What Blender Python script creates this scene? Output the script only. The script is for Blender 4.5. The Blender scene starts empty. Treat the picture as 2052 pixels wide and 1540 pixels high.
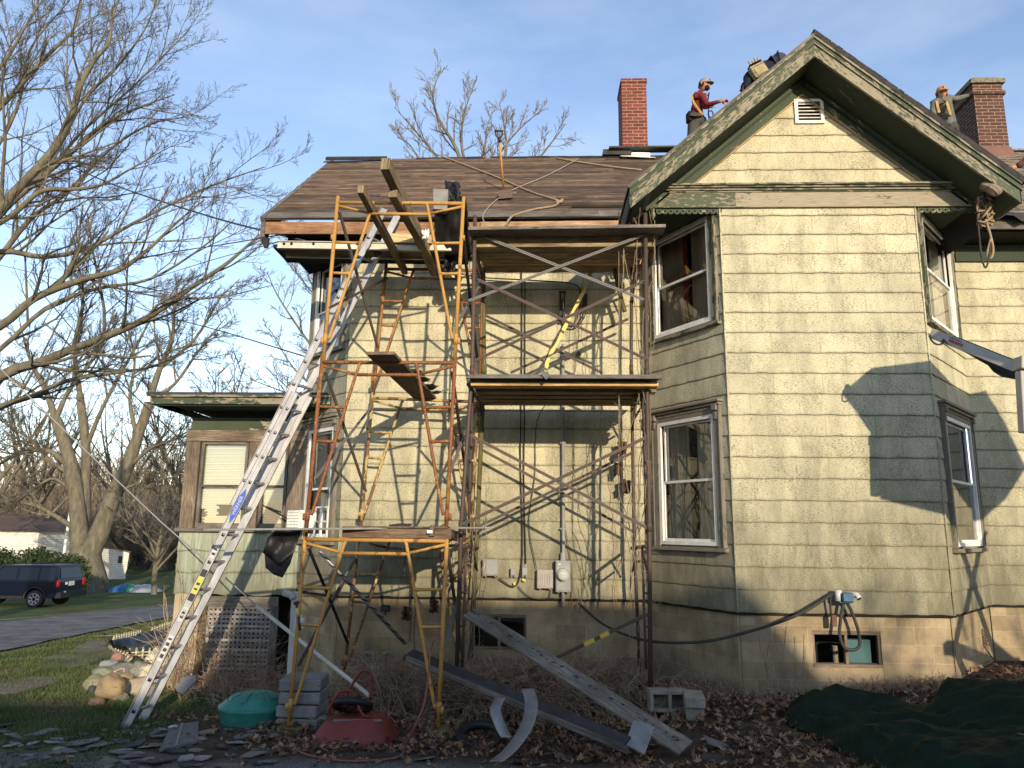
import bpy, math, random
import numpy as np
from mathutils import Vector, Matrix, noise as mnoise
V = Vector
R_ = math.radians
random.seed(7)
scene = bpy.context.scene
col = scene.collection

# ------------------------------------------------------------------ camera
cd = bpy.data.cameras.new('camera'); cam = bpy.data.objects.new('camera', cd); col.objects.link(cam)
cd.sensor_width = 36; cd.lens = 36 * 1500 / 2052; cd.clip_end = 3000; cd.clip_start = .05
CAMP = V((0, 0, 1.75))
CR = Matrix.Rotation(R_(2.2), 3, 'Z') @ Matrix.Rotation(R_(90 + 10.94), 3, 'X') @ Matrix.Rotation(R_(0.6), 3, 'Z')
cam.matrix_world = Matrix.Translation(CAMP) @ CR.to_4x4()
scene.camera = cam
# ------------------------------------------------------------------ sky + sun
SD = V((.326, -1, .27)).normalized()          # towards the sun
EL = math.asin(SD.z); AZ = math.atan2(SD.x, SD.y)
w = bpy.data.worlds.new('World'); scene.world = w; w.use_nodes = True
nt = w.node_tree; bg = nt.nodes['Background']
sk = nt.nodes.new('ShaderNodeTexSky'); sk.sky_type = 'NISHITA'; sk.sun_disc = False
sk.sun_elevation = EL; sk.sun_rotation = AZ; sk.air_density = 1.0; sk.dust_density = .25; sk.ozone_density = 2.2
hs = nt.nodes.new('ShaderNodeMixRGB'); hs.blend_type = 'MULTIPLY'; hs.inputs[0].default_value = 1; hs.inputs[2].default_value = (1.25, 1.08, 1.03, 1)
nt.links.new(sk.outputs[0], hs.inputs[1])
tcw = nt.nodes.new('ShaderNodeTexCoord'); mpw = nt.nodes.new('ShaderNodeMapping'); mpw.inputs['Scale'].default_value = (1.5, 1.5, 5); nt.links.new(tcw.outputs['Generated'], mpw.inputs[0])
nw = nt.nodes.new('ShaderNodeTexNoise'); nw.inputs['Scale'].default_value = 2.2; nw.inputs['Detail'].default_value = 7; nw.inputs['Roughness'].default_value = .55; nt.links.new(mpw.outputs[0], nw.inputs['Vector'])
rw = nt.nodes.new('ShaderNodeValToRGB'); rw.color_ramp.elements[0].position = .42; rw.color_ramp.elements[0].color = (0, 0, 0, 1); rw.color_ramp.elements[1].position = .8; rw.color_ramp.elements[1].color = (.2, .2, .2, 1); nt.links.new(nw.outputs['Fac'], rw.inputs[0])
cw_ = nt.nodes.new('ShaderNodeMixRGB'); cw_.inputs[2].default_value = (4.6, 4.9, 5.4, 1); nt.links.new(rw.outputs[0], cw_.inputs[0]); nt.links.new(hs.outputs[0], cw_.inputs[1]); nt.links.new(cw_.outputs[0], bg.inputs[0]); bg.inputs[1].default_value = .15
sl = bpy.data.lights.new('sun', 'SUN'); so = bpy.data.objects.new('sun', sl); col.objects.link(so)
sl.energy = 2.95; sl.angle = R_(.55); sl.color = (1, .84, .62)
so.rotation_euler = (-SD).to_track_quat('-Z', 'Y').to_euler(); so.location = (10, -20, 20)
scene.view_settings.view_transform = 'Standard'; scene.view_settings.look = 'None'
scene.view_settings.exposure = 0.93; scene.view_settings.gamma = 1
scene.render.resolution_x = 1024; scene.render.resolution_y = 768

# ------------------------------------------------------------------ helpers
def ray(px, py): return CR @ V(((px - 1026) / 1500, (770 - py) / 1500, -1))
def at(px, py, Y):
    d = ray(px, py); return CAMP + d * (Y / d.y)
def onz(px, py, z):
    d = ray(px, py); return CAMP + d * ((z - CAMP.z) / d.z)
def sstep(a, b, x):
    t = max(0, min(1, (x - a) / (b - a))); return t * t * (3 - 2 * t)
def ground(x, y):
    z = -.22 + .24 * sstep(.3, 2.2, x) + .18 * sstep(2.2, 4.8, x)
    k = 1 - sstep(.0, 2.0, x)
    yy = min(y, 16); z -= k * .072 * max(0, yy - 8); z -= k * .047 * max(0, min(y, 45) - 16)
    if x < -6 and y < 8: z -= .03 * min(-6 - x, 8) * 1
    return z
def gz(x, y): return ground(x, y) + .02 * mnoise.noise(V((x * .9, y * .9, 0))) + .008 * mnoise.noise(V((x * 5, y * 5, 3)))
def ong(px, py):
    z = 0
    for i in range(12):
        p = onz(px, py, z); z = ground(p.x, p.y)
    return V((p.x, p.y, gz(p.x, p.y)))
WL = {}
def tag(o, label=None, cat=None, group=None, kind=None):
    if label: o['label'] = label
    if cat: o['category'] = cat
    if group: o['group'] = group
    if kind: o['kind'] = kind
    return o
def thing(name, loc, label, cat, group=None):
    o = bpy.data.objects.new(name, None); col.objects.link(o); o.empty_display_size = .1
    o.location = loc; WL[o.name] = V(loc); return tag(o, label, cat, group)
class MB:
    def __init__(s): s.v = []; s.f = []; s.uv = []; s.mi = []; s.cm = 0
    def face(s, idx, uv=None): s.f.append(tuple(idx)); s.uv.append(uv); s.mi.append(s.cm)
    def poly(s, pts, uv=None):
        n = len(s.v); s.v += [V(p) for p in pts]; s.face(range(n, n + len(pts)), uv); return s
    def bar(s, p0, p1, w, h, up=(0, 0, 1), uo=None):
        p0 = V(p0); p1 = V(p1); a = (p1 - p0); L = a.length
        if L < 1e-6: return s
        a /= L; up = V(up); sd = a.cross(up)
        if sd.length < 1e-4: sd = a.cross(V((1, 0, 0)))
        sd.normalize(); u = sd.cross(a).normalized()
        if uo is None: uo = random.random() * 7
        n = len(s.v)
        for p in (p0, p1):
            for (i, j) in ((-1, -1), (1, -1), (1, 1), (-1, 1)): s.v.append(p + sd * (w / 2 * i) + u * (h / 2 * j))
        per = [0, w, w + h, 2 * w + h, 2 * w + 2 * h]
        for k in range(4):
            k2 = (k + 1) % 4
            s.face((n + k, n + 4 + k, n + 4 + k2, n + k2), [(uo, per[k] + uo), (uo + L, per[k] + uo), (uo + L, per[k + 1] + uo), (uo, per[k + 1] + uo)])
        s.face((n, n + 1, n + 2, n + 3), [(uo, 0), (uo, w), (uo + .02, w), (uo + .02, 0)]); s.face((n + 7, n + 6, n + 5, n + 4), [(uo, 0), (uo, w), (uo + .02, w), (uo + .02, 0)])
        return s
    def box(s, c, sz, rz=0, M=None):
        c = V(c); Mx = M if M else Matrix.Rotation(rz, 3, 'Z')
        n = len(s.v)
        for z in (-1, 1):
            for (i, j) in ((-1, -1), (1, -1), (1, 1), (-1, 1)): s.v.append(c + Mx @ V((sz[0] / 2 * i, sz[1] / 2 * j, sz[2] / 2 * z)))
        for q in ((3, 2, 1, 0), (4, 5, 6, 7), (0, 1, 5, 4), (1, 2, 6, 5), (2, 3, 7, 6), (3, 0, 4, 7)): s.face([n + k for k in q])
        return s
    def tube(s, pts, r, n=8, caps=True, flat=1.0):
        pts = [V(p) for p in pts]; m = len(pts)
        rr = r if isinstance(r, (list, tuple)) else [r] * m
        t0 = (pts[1] - pts[0]).normalized(); ref = V((0, 0, 1)) if abs(t0.z) < .9 else V((1, 0, 0))
        x = t0.cross(ref).normalized(); b0 = len(s.v); L = 0
        for i in range(m):
            t = (pts[min(i + 1, m - 1)] - pts[max(i - 1, 0)]).normalized()
            x = (x - t * x.dot(t)).normalized(); y = t.cross(x)
            for k in range(n):
                a = 2 * math.pi * k / n; s.v.append(pts[i] + (x * math.cos(a) + y * math.sin(a) * flat) * rr[i])
        for i in range(m - 1):
            L2 = L + (pts[i + 1] - pts[i]).length
            for k in range(n):
                k2 = (k + 1) % n; a = b0 + i * n
                s.face((a + k, a + k2, a + n + k2, a + n + k), [(L, k * .04), (L, k * .04 + .04), (L2, k * .04 + .04), (L2, k * .04)])
            L = L2
        if caps:
            s.face([b0 + k for k in range(n)][::-1]); s.face([b0 + (m - 1) * n + k for k in range(n)])
        return s
    def prism(s, pts, vec):
        pts = [V(p) for p in pts]; vec = V(vec); n = len(s.v); m = len(pts)
        s.v += pts + [p + vec for p in pts]
        s.face(range(n, n + m)); s.face([n + m + k for k in range(m)][::-1])
        for k in range(m): s.face((n + (k + 1) % m, n + k, n + m + k, n + m + (k + 1) % m))
        return s
    def build(s, name, mats, parent=None, smooth=False, origin=None):
        if not isinstance(mats, (list, tuple)): mats = [mats]
        me = bpy.data.meshes.new(name)
        vs = s.v
        if parent is not None: off = WL[parent.name]
        elif origin is not None: off = V(origin)
        else:
            a = np.array([tuple(v) for v in vs]); off = V(((a[:, 0].min() + a[:, 0].max()) / 2, (a[:, 1].min() + a[:, 1].max()) / 2, a[:, 2].min()))
        me.from_pydata([tuple(v - off) for v in vs], [], s.f)
        uvl = me.uv_layers.new(name='UVMap'); buf = np.zeros(len(me.loops) * 2, dtype=np.float32)
        k = 0
        for f, uv in zip(s.f, s.uv):
            if uv is None:
                p = [vs[i] for i in f]
                nrm = V((0, 0, 0))
                for i in range(1, len(p) - 1): nrm += (p[i] - p[0]).cross(p[i + 1] - p[0])
                if nrm.length > 0: nrm.normalize()
                if abs(nrm.z) > .75: uv = [(q.x, q.y) for q in p]
                else:
                    t = V((-nrm.y, nrm.x, 0));
                    if t.length > 0: t.normalize()
                    if t.x < 0 or (abs(t.x) < 1e-6 and t.y < 0): t = -t
                    uv = [(q.dot(t), q.z) for q in p]
            for a in uv: buf[k] = a[0]; buf[k + 1] = a[1]; k += 2
        uvl.data.foreach_set('uv', buf)
        for m in mats: me.materials.append(m)
        if len(mats) > 1: me.polygons.foreach_set('material_index', s.mi)
        if smooth: me.polygons.foreach_set('use_smooth', [True] * len(me.polygons))
        o = bpy.data.objects.new(name, me); col.objects.link(o)
        if parent is not None: o.parent = parent; WL[o.name] = off
        else: o.location = off; WL[o.name] = off
        me.update(); return o
def bevel(o, wdt=.005, seg=2):
    b = o.modifiers.new('b', 'BEVEL'); b.width = wdt; b.segments = seg; b.limit_method = 'ANGLE'; return o
def catmull(pts, k=6):
    pts = [V(p) for p in pts]; P = [pts[0] * 2 - pts[1]] + pts + [pts[-1] * 2 - pts[-2]]; o = []
    for i in range(1, len(P) - 2):
        for j in range(k):
            t = j / k; a, b, c, d = P[i - 1:i + 3]
            o.append(.5 * ((2 * b) + (c - a) * t + (2 * a - 5 * b + 4 * c - d) * t * t + (3 * b - a - 3 * c + d) * t ** 3))
    o.append(pts[-1]); return o

# ------------------------------------------------------------------ materials
MT = {}
def newmat(name, rough=.8, metal=0., spec=.3):
    m = bpy.data.materials.new(name); m.use_nodes = True; t = m.node_tree; b = t.nodes['Principled BSDF']
    b.inputs['Roughness'].default_value = rough; b.inputs['Metallic'].default_value = metal
    b.inputs['Specular IOR Level'].default_value = spec
    MT[name] = m; return m, t, b
def N(t, ty, **k):
    n = t.nodes.new('ShaderNode' + ty)
    for a, v in k.items():
        if a.startswith('i_'):
            key = a[2:]; key = int(key) if key.isdigit() else key.replace('_', ' ')
            if isinstance(v, bpy.types.NodeSocket): t.links.new(v, n.inputs[key])
            else: n.inputs[key].default_value = v
        else: setattr(n, a, v)
    return n
def c4(c): return (c[0], c[1], c[2], 1)
def coord(t, kind='UV', scale=(1, 1, 1), rnd=False):
    tc = N(t, 'TexCoord'); o = tc.outputs[kind]
    if rnd:
        oi = N(t, 'ObjectInfo'); mm = N(t, 'Math', operation='MULTIPLY', i_0=oi.outputs['Random'], i_1=37.0)
        a = N(t, 'VectorMath', operation='ADD'); t.links.new(o, a.inputs[0]); t.links.new(mm.outputs[0], a.inputs[1]); o = a.outputs[0]
    mp = N(t, 'Mapping'); t.links.new(o, mp.inputs[0]); mp.inputs['Scale'].default_value = scale
    return mp.outputs[0]
def ramp(t, fac, stops, interp='LINEAR'):
    r = N(t, 'ValToRGB'); r.color_ramp.interpolation = interp; e = r.color_ramp.elements
    while len(e) < len(stops): e.new(.5)
    for k, (p, c) in enumerate(stops):
        e[k].position = p; e[k].color = c4(c) if not isinstance(c, (int, float)) else (c, c, c, 1)
    t.links.new(fac, r.inputs[0]); return r.outputs[0]
def noi(t, vec, scale, detail=6, rough=.6, dist=0):
    n = N(t, 'TexNoise', i_Scale=scale, i_Detail=detail, i_Roughness=rough, i_Distortion=dist); t.links.new(vec, n.inputs['Vector']); return n.outputs['Fac']
def mix(t, f, a, b, mode='MIX'):
    n = N(t, 'MixRGB', blend_type=mode)
    for k, v in ((0, f), (1, a), (2, b)):
        if isinstance(v, bpy.types.NodeSocket): t.links.new(v, n.inputs[k])
        else: n.inputs[k].default_value = v if k == 0 else c4(v)
    return n.outputs[0]
def bump(t, b, h, dist=.01, strength=1.0):
    n = N(t, 'Bump', i_Distance=dist, i_Strength=strength); t.links.new(h, n.inputs['Height']); t.links.new(n.outputs[0], b.inputs['Normal'])
def noisy(name, stops, scale=8, stretch=(1, 1, 1), kind='Object', rough=.8, metal=0, spec=.3, detail=8, bd=.004, fine=None, rnd=True, bs=1.0):
    m, t, b = newmat(name, rough, metal, spec); v = coord(t, kind, stretch, rnd); f = noi(t, v, scale, detail, .62)
    c = ramp(t, f, stops)
    if fine:
        f2 = noi(t, v, fine[0], 4, .6); c = mix(t, ramp(t, f2, [(fine[1], 0.), (fine[1] + .05, 1.)]), c, fine[2])
    t.links.new(c, b.inputs['Base Color'])
    if bd: bump(t, b, f, bd, bs)
    return m
def wood(name, c1, c2, c3, rough=.85, knots=True, gs=1.0, spec=.2):
    m, t, b = newmat(name, rough, 0, spec)
    v = coord(t, 'UV', (1.2 * gs, 14 * gs, 1), True); f = noi(t, v, 3, 10, .68, .4)
    v2 = coord(t, 'UV', (1, 1, 1), True); f2 = noi(t, v2, 2.2, 6, .6)
    v3 = coord(t, 'UV', (3, 90, 1), True); f3 = noi(t, v3, 2, 4, .6)
    c = ramp(t, f, [(.3, c1), (.5, c2), (.68, c3)])
    gi = N(t, 'NewGeometry'); c = mix(t, 1., c, ramp(t, gi.outputs['Random Per Island'], [(0., (.5, .5, .52)), (.5, (.95, .95, .95)), (1., (1.35, 1.28, 1.2))]), 'MULTIPLY')
    c = mix(t, ramp(t, f2, [(.35, 0.), (.7, .7)]), c, tuple(x * .45 for x in c1))
    c = mix(t, ramp(t, f3, [(.42, .55), (.5, 0.)]), c, tuple(x * .3 for x in c1))
    if knots:
        vo = N(t, 'TexVoronoi', i_Scale=1.6); t.links.new(coord(t, 'UV', (1, 5, 1), True), vo.inputs['Vector'])
        c = mix(t, ramp(t, vo.outputs['Distance'], [(.05, .85), (.1, 0.)]), c, tuple(x * .3 for x in c1))
    t.links.new(c, b.inputs['Base Color']); bump(t, b, f3, .003, .8); return m
def flat(name, c, rough=.6, metal=0, spec=.4):
    m, t, b = newmat(name, rough, metal, spec); b.inputs['Base Color'].default_value = c4(c); return m
def rusty(name, paint, rust1, rust2, thr=.5, scale=9, rough=.6):
    m, t, b = newmat(name, rough, .0, .35); v = coord(t, 'Object', (1, 1, .6)); f = noi(t, v, scale, 9, .72); f2 = noi(t, v, scale * 7, 4, .7); f3 = noi(t, v, 1.3, 3, .5)
    pc = ramp(t, f3, [(.3, tuple(x * .75 for x in paint)), (.6, paint)])
    rc = ramp(t, f2, [(.35, rust1), (.65, rust2)])
    mm = N(t, 'Math', operation='MULTIPLY_ADD', i_1=.55, i_2=0.0); t.links.new(f3, mm.inputs[0])
    ad = N(t, 'Math', operation='ADD'); t.links.new(f, ad.inputs[0]); t.links.new(mm.outputs[0], ad.inputs[1])
    c = mix(t, ramp(t, ad.outputs[0], [(thr + .24, 0.), (thr + .29, 1.)]), pc, rc)
    c = mix(t, ramp(t, f2, [(.6, 0.), (.64, .9)]), c, rust1)
    t.links.new(c, b.inputs['Base Color']); bump(t, b, f2, .002, .8); return m
def peel(name, paint, bare1, bare2, thr=.5, scale=5):
    m, t, b = newmat(name, .75, 0, .25); v = coord(t, 'UV', (1, 3, 1)); f = noi(t, v, scale, 10, .7); f3 = noi(t, coord(t, 'UV', (2, 60, 1)), 3, 5, .6); fl = noi(t, coord(t, 'UV', (.8, 1, 1)), 1.1, 3, .5)
    fs = noi(t, v, scale * 14, 3, .6)
    wc = ramp(t, f3, [(.35, bare1), (.6, bare2)])
    pc = mix(t, ramp(t, fl, [(.35, 0.), (.65, .6)]), paint, tuple(x * .45 for x in paint))
    ad = N(t, 'Math', operation='MULTIPLY_ADD', i_1=.6); t.links.new(fl, ad.inputs[0]); t.links.new(f, ad.inputs[2])
    msk = ramp(t, ad.outputs[0], [(thr + .29, 0.), (thr + .31, 1.)])
    c = mix(t, msk, pc, wc)
    c = mix(t, ramp(t, fs, [(.66, 0.), (.68, 1.)]), c, bare2)
    t.links.new(c, b.inputs['Base Color']); bump(t, b, msk, .0015, -.7); return m

def siding(name, base=(.60, .56, .35), dirty=.0, green=False):
    m, t, b = newmat(name, .9, 0, .15)
    uv = coord(t, 'UV'); oi = N(t, 'NewGeometry')
    f = noi(t, uv, .9, 5, .6); fm = noi(t, uv, 4, 6, .6)
    c = ramp(t, f, [(.3, tuple(x * .86 for x in base)), (.65, base)])
    # per shingle tone + vertical joints
    br = N(t, 'TexBrick', offset=.5, i_Scale=1.0, i_Color1=(.86, .86, .86, 1), i_Color2=(1, 1, 1, 1), i_Mortar=(.42, .42, .4, 1), i_Bias=0., i_Mortar_Size=.0022, i_Mortar_Smooth=.2, i_Brick_Width=.56, i_Row_Height=.243)
    t.links.new(uv, br.inputs['Vector'])
    c = mix(t, 1., c, br.outputs['Color'], 'MULTIPLY')
    if not green:
        p = noi(t, coord(t, 'UV', (38, 135, 1)), 1, 3, .55, .2); pm = noi(t, uv, 3.1, 5, .65)
        ad = N(t, 'Math', operation='MULTIPLY_ADD', i_1=.42); t.links.new(pm, ad.inputs[0]); t.links.new(p, ad.inputs[2])
        pit = ramp(t, ad.outputs[0], [(.755, 0.), (.82, .75)]); c = mix(t, pit, c, (.13, .12, .085))
        p2 = noi(t, coord(t, 'UV', (60, 110, 1)), 1, 2, .5); c = mix(t, ramp(t, p2, [(.57, 0.), (.66, .5)]), c, (.2, .19, .12))
    else:
        p = noi(t, coord(t, 'UV', (40, 1.3, 1)), 1, 4, .6); pit = ramp(t, p, [(.4, .75), (.52, 0.)]); c = mix(t, pit, c, tuple(x * .5 for x in base))
    # grime: stronger close to the bottom of the wall and in runs
    sx = N(t, 'SeparateXYZ'); t.links.new(oi.outputs['Position'], sx.inputs[0])
    mr = N(t, 'MapRange', i_1=.85, i_2=2.9, i_3=.44, i_4=-.02 + dirty * .22); t.links.new(sx.outputs['Z'], mr.inputs[0])
    g1 = noi(t, coord(t, 'UV', (2.2, .6, 1)), 1.3, 7, .7, .3)
    ad = N(t, 'Math', operation='ADD'); t.links.new(g1, ad.inputs[0]); t.links.new(mr.outputs[0], ad.inputs[1])
    g = ramp(t, ad.outputs[0], [(.50, 0.), (.95, .85)])
    c = mix(t, g, c, (.115, .11, .075))
    # shade of each course lap painted in as a dark line
    sp = N(t, 'SeparateXYZ'); t.links.new(uv, sp.inputs[0])
    md = N(t, 'Math', operation='PINGPONG', i_1=.243 / 2 * 1.0); t.links.new(sp.outputs['Y'], md.inputs[0])
    fr = N(t, 'Math', operation='FRACT'); dv = N(t, 'Math', operation='DIVIDE', i_1=.243); t.links.new(sp.outputs['Y'], dv.inputs[0]); t.links.new(dv.outputs[0], fr.inputs[0])
    ln = ramp(t, fr.outputs[0], [(.0, .85), (.04, .3), (.12, 0.), (.88, 0.), (1., .6)])
    f4 = noi(t, uv, 6, 4, .6); ln2 = mix(t, 1., ln, ramp(t, f4, [(.3, .4), (.6, 1.)]), 'MULTIPLY')
    c = mix(t, ln2, c, (.1, .095, .06))
    t.links.new(c, b.inputs['Base Color'])
    bump(t, b, pit, .003, -.8); return m
siding('siding', (.60, .55, .37), .3); siding('siding_grimy', (.56, .51, .355), .5); siding('siding_gray', (.46, .43, .32), .9)
siding('siding_green', (.60, .67, .50), .1, True)
def blocks():
    m, t, b = newmat('block_wall', .95, 0, .1); uv = coord(t, 'UV'); f = noi(t, uv, 1.6, 8, .65); ff = noi(t, uv, 40, 4, .6)
    dz = N(t, 'VectorMath', operation='ADD'); nn = N(t, 'TexNoise', i_Scale=5.0, i_Detail=3.0); t.links.new(uv, nn.inputs['Vector']); sc = N(t, 'VectorMath', operation='SCALE'); t.links.new(nn.outputs['Color'], sc.inputs[0]); sc.inputs['Scale'].default_value = .012
    t.links.new(uv, dz.inputs[0]); t.links.new(sc.outputs[0], dz.inputs[1])
    br = N(t, 'TexBrick', offset=.5, i_Scale=1.0, i_Color1=(.75, .75, .75, 1), i_Color2=(1, 1, 1, 1), i_Mortar=(1.08, 1.02, .95, 1), i_Mortar_Size=.005, i_Mortar_Smooth=.3, i_Brick_Width=.38, i_Row_Height=.187)
    t.links.new(dz.outputs[0], br.inputs['Vector'])
    c = ramp(t, f, [(.3, (.20, .15, .09)), (.5, (.35, .275, .17)), (.68, (.48, .39, .255))])
    c = mix(t, 1., c, br.outputs['Color'], 'MULTIPLY')
    fs = noi(t, coord(t, 'UV', (3, .7, 1)), 1.2, 7, .7); c = mix(t, ramp(t, fs, [(.5, 0.), (.75, .8)]), c, (.09, .08, .06))
    c = mix(t, ramp(t, ff, [(.55, 0.), (.75, .4)]), c, (.12, .105, .08))
    t.links.new(c, b.inputs['Base Color'])
    mx = mix(t, .25, br.outputs['Fac'], ff); bump(t, b, mx, .006, -1.); return m
blocks()
def bricks(name, c1, c2, mort):
    m, t, b = newmat(name, .9, 0, .2); uv = coord(t, 'UV'); ff = noi(t, uv, 30, 5, .65); fl = noi(t, uv, 3, 5, .6)
    br = N(t, 'TexBrick', offset=.5, i_Scale=1.0, i_Color1=c4(c1), i_Color2=c4(c2), i_Mortar=c4(mort), i_Mortar_Size=.006, i_Mortar_Smooth=.15, i_Brick_Width=.205, i_Row_Height=.0645)
    t.links.new(uv, br.inputs['Vector'])
    c = mix(t, ramp(t, ff, [(.4, 0.), (.7, .6)]), br.outputs['Color'], tuple(x * .45 for x in c1))
    c = mix(t, ramp(t, fl, [(.5, 0.), (.75, .5)]), c, (.05, .035, .03))
    t.links.new(c, b.inputs['Base Color']); bump(t, b, br.outputs['Fac'], .008, -1.); return m
bricks('brick_red', (.20, .052, .033), (.12, .034, .025), (.30, .24, .20))
bricks('brick_brown', (.11, .05, .036), (.07, .035, .028), (.26, .21, .17))
peel('green_trim', (.055, .07, .042), (.16, .145, .10), (.27, .24, .17), .50)
peel('green_peeling', (.075, .092, .055), (.16, .145, .10), (.28, .245, .175), .50, 11)
peel('green_sound', (.06, .08, .048), (.22, .20, .14), (.32, .28, .20), .62)
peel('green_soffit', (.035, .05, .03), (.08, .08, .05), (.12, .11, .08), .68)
peel('casing_old', (.10, .115, .075), (.12, .105, .08), (.25, .22, .17), .40, 6)
wood('barn_wood', (.12, .092, .066), (.24, .185, .135), (.36, .29, .22))
wood('gray_wood', (.10, .09, .075), (.18, .165, .14), (.27, .25, .215))
wood('deck_wood', (.075, .053, .038), (.155, .108, .074), (.29, .21, .15), gs=.7)
wood('fascia_brown', (.22, .11, .055), (.36, .20, .11), (.46, .30, .19))
wood('fascia_orange', (.30, .17, .09), (.50, .31, .17), (.60, .42, .27))
wood('lumber', (.34, .23, .11), (.52, .38, .20), (.62, .49, .29))
wood('lumber_old', (.13, .105, .065), (.25, .20, .12), (.36, .29, .18))
wood('joist_yellow', (.36, .22, .09), (.54, .36, .15), (.62, .44, .22))
wood('plywood', (.10, .075, .05), (.17, .13, .09), (.24, .19, .14))
wood('mossy_wood', (.09, .085, .03), (.16, .14, .06), (.24, .21, .10))
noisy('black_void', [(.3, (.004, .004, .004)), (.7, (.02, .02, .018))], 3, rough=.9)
noisy('white_frame', [(.3, (.55, .54, .50)), (.6, (.78, .77, .73))], 5, rough=.45, bd=0)
noisy('curtain', [(.3, (.42, .33, .24)), (.6, (.62, .52, .40))], 4, (1, 1, .2), rough=.9)
noisy('curtain_red', [(.3, (.35, .06, .04)), (.6, (.45, .10, .07))], 4, rough=.9)
noisy('curtain_pale', [(.3, (.48, .44, .36)), (.6, (.68, .63, .54))], 4, rough=.9)
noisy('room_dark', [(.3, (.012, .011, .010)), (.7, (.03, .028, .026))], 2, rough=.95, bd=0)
rusty('yellow_steel', (.46, .25, .06), (.09, .035, .015), (.28, .11, .03), .62)
rusty('yellow_rusty', (.40, .20, .05), (.10, .035, .015), (.30, .12, .04), .44)
rusty('pale_rusty', (.52, .36, .13), (.08, .04, .02), (.24, .12, .05), .50, 11)
rusty('brown_steel', (.08, .055, .043), (.05, .028, .02), (.13, .07, .045), .55)
rusty('gray_steel', (.16, .15, .145), (.09, .05, .035), (.14, .09, .07), .66)
noisy('aluminium', [(.3, (.20, .20, .20)), (.65, (.38, .38, .385))], 6, (1, 1, .3), rough=.45, metal=.6, bd=.001)
noisy('asphalt_paper', [(.3, (.008, .008, .009)), (.7, (.022, .021, .022))], 8, rough=.5, bd=.004)
noisy('slate', [(.3, (.075, .073, .070)), (.7, (.15, .146, .138))], 8, rough=.8, fine=(60, .58, (.17, .17, .17)))
noisy('slate_light', [(.3, (.16, .158, .15)), (.7, (.26, .255, .24))], 8, rough=.8)
noisy('slate_dark', [(.3, (.022, .021, .021)), (.7, (.05, .048, .047))], 8, rough=.75)
def glass():
    m, t, b = newmat('glass'); t.nodes.remove(b); out = [n for n in t.nodes if n.type == 'OUTPUT_MATERIAL'][0]
    tr = N(t, 'BsdfTransparent', i_Color=(.84, .86, .85, 1)); gl = N(t, 'BsdfGlossy', i_Roughness=.02, i_Color=(1, 1, 1, 1)); fr = N(t, 'Fresnel', i_IOR=1.7)
    v = coord(t, 'Object', (1, 1, 1)); n = noi(t, v, 1.7, 2, .5); bu = N(t, 'Bump', i_Distance=.02, i_Strength=.25); t.links.new(n, bu.inputs['Height']); t.links.new(bu.outputs[0], gl.inputs['Normal'])
    mm = N(t, 'Math', operation='MULTIPLY_ADD', i_1=1.3, i_2=.03); t.links.new(fr.outputs[0], mm.inputs[0])
    mx = N(t, 'MixShader'); t.links.new(mm.outputs[0], mx.inputs[0]); t.links.new(tr.outputs[0], mx.inputs[1]); t.links.new(gl.outputs[0], mx.inputs[2]); t.links.new(mx.outputs[0], out.inputs[0]); return m
glass()

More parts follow.
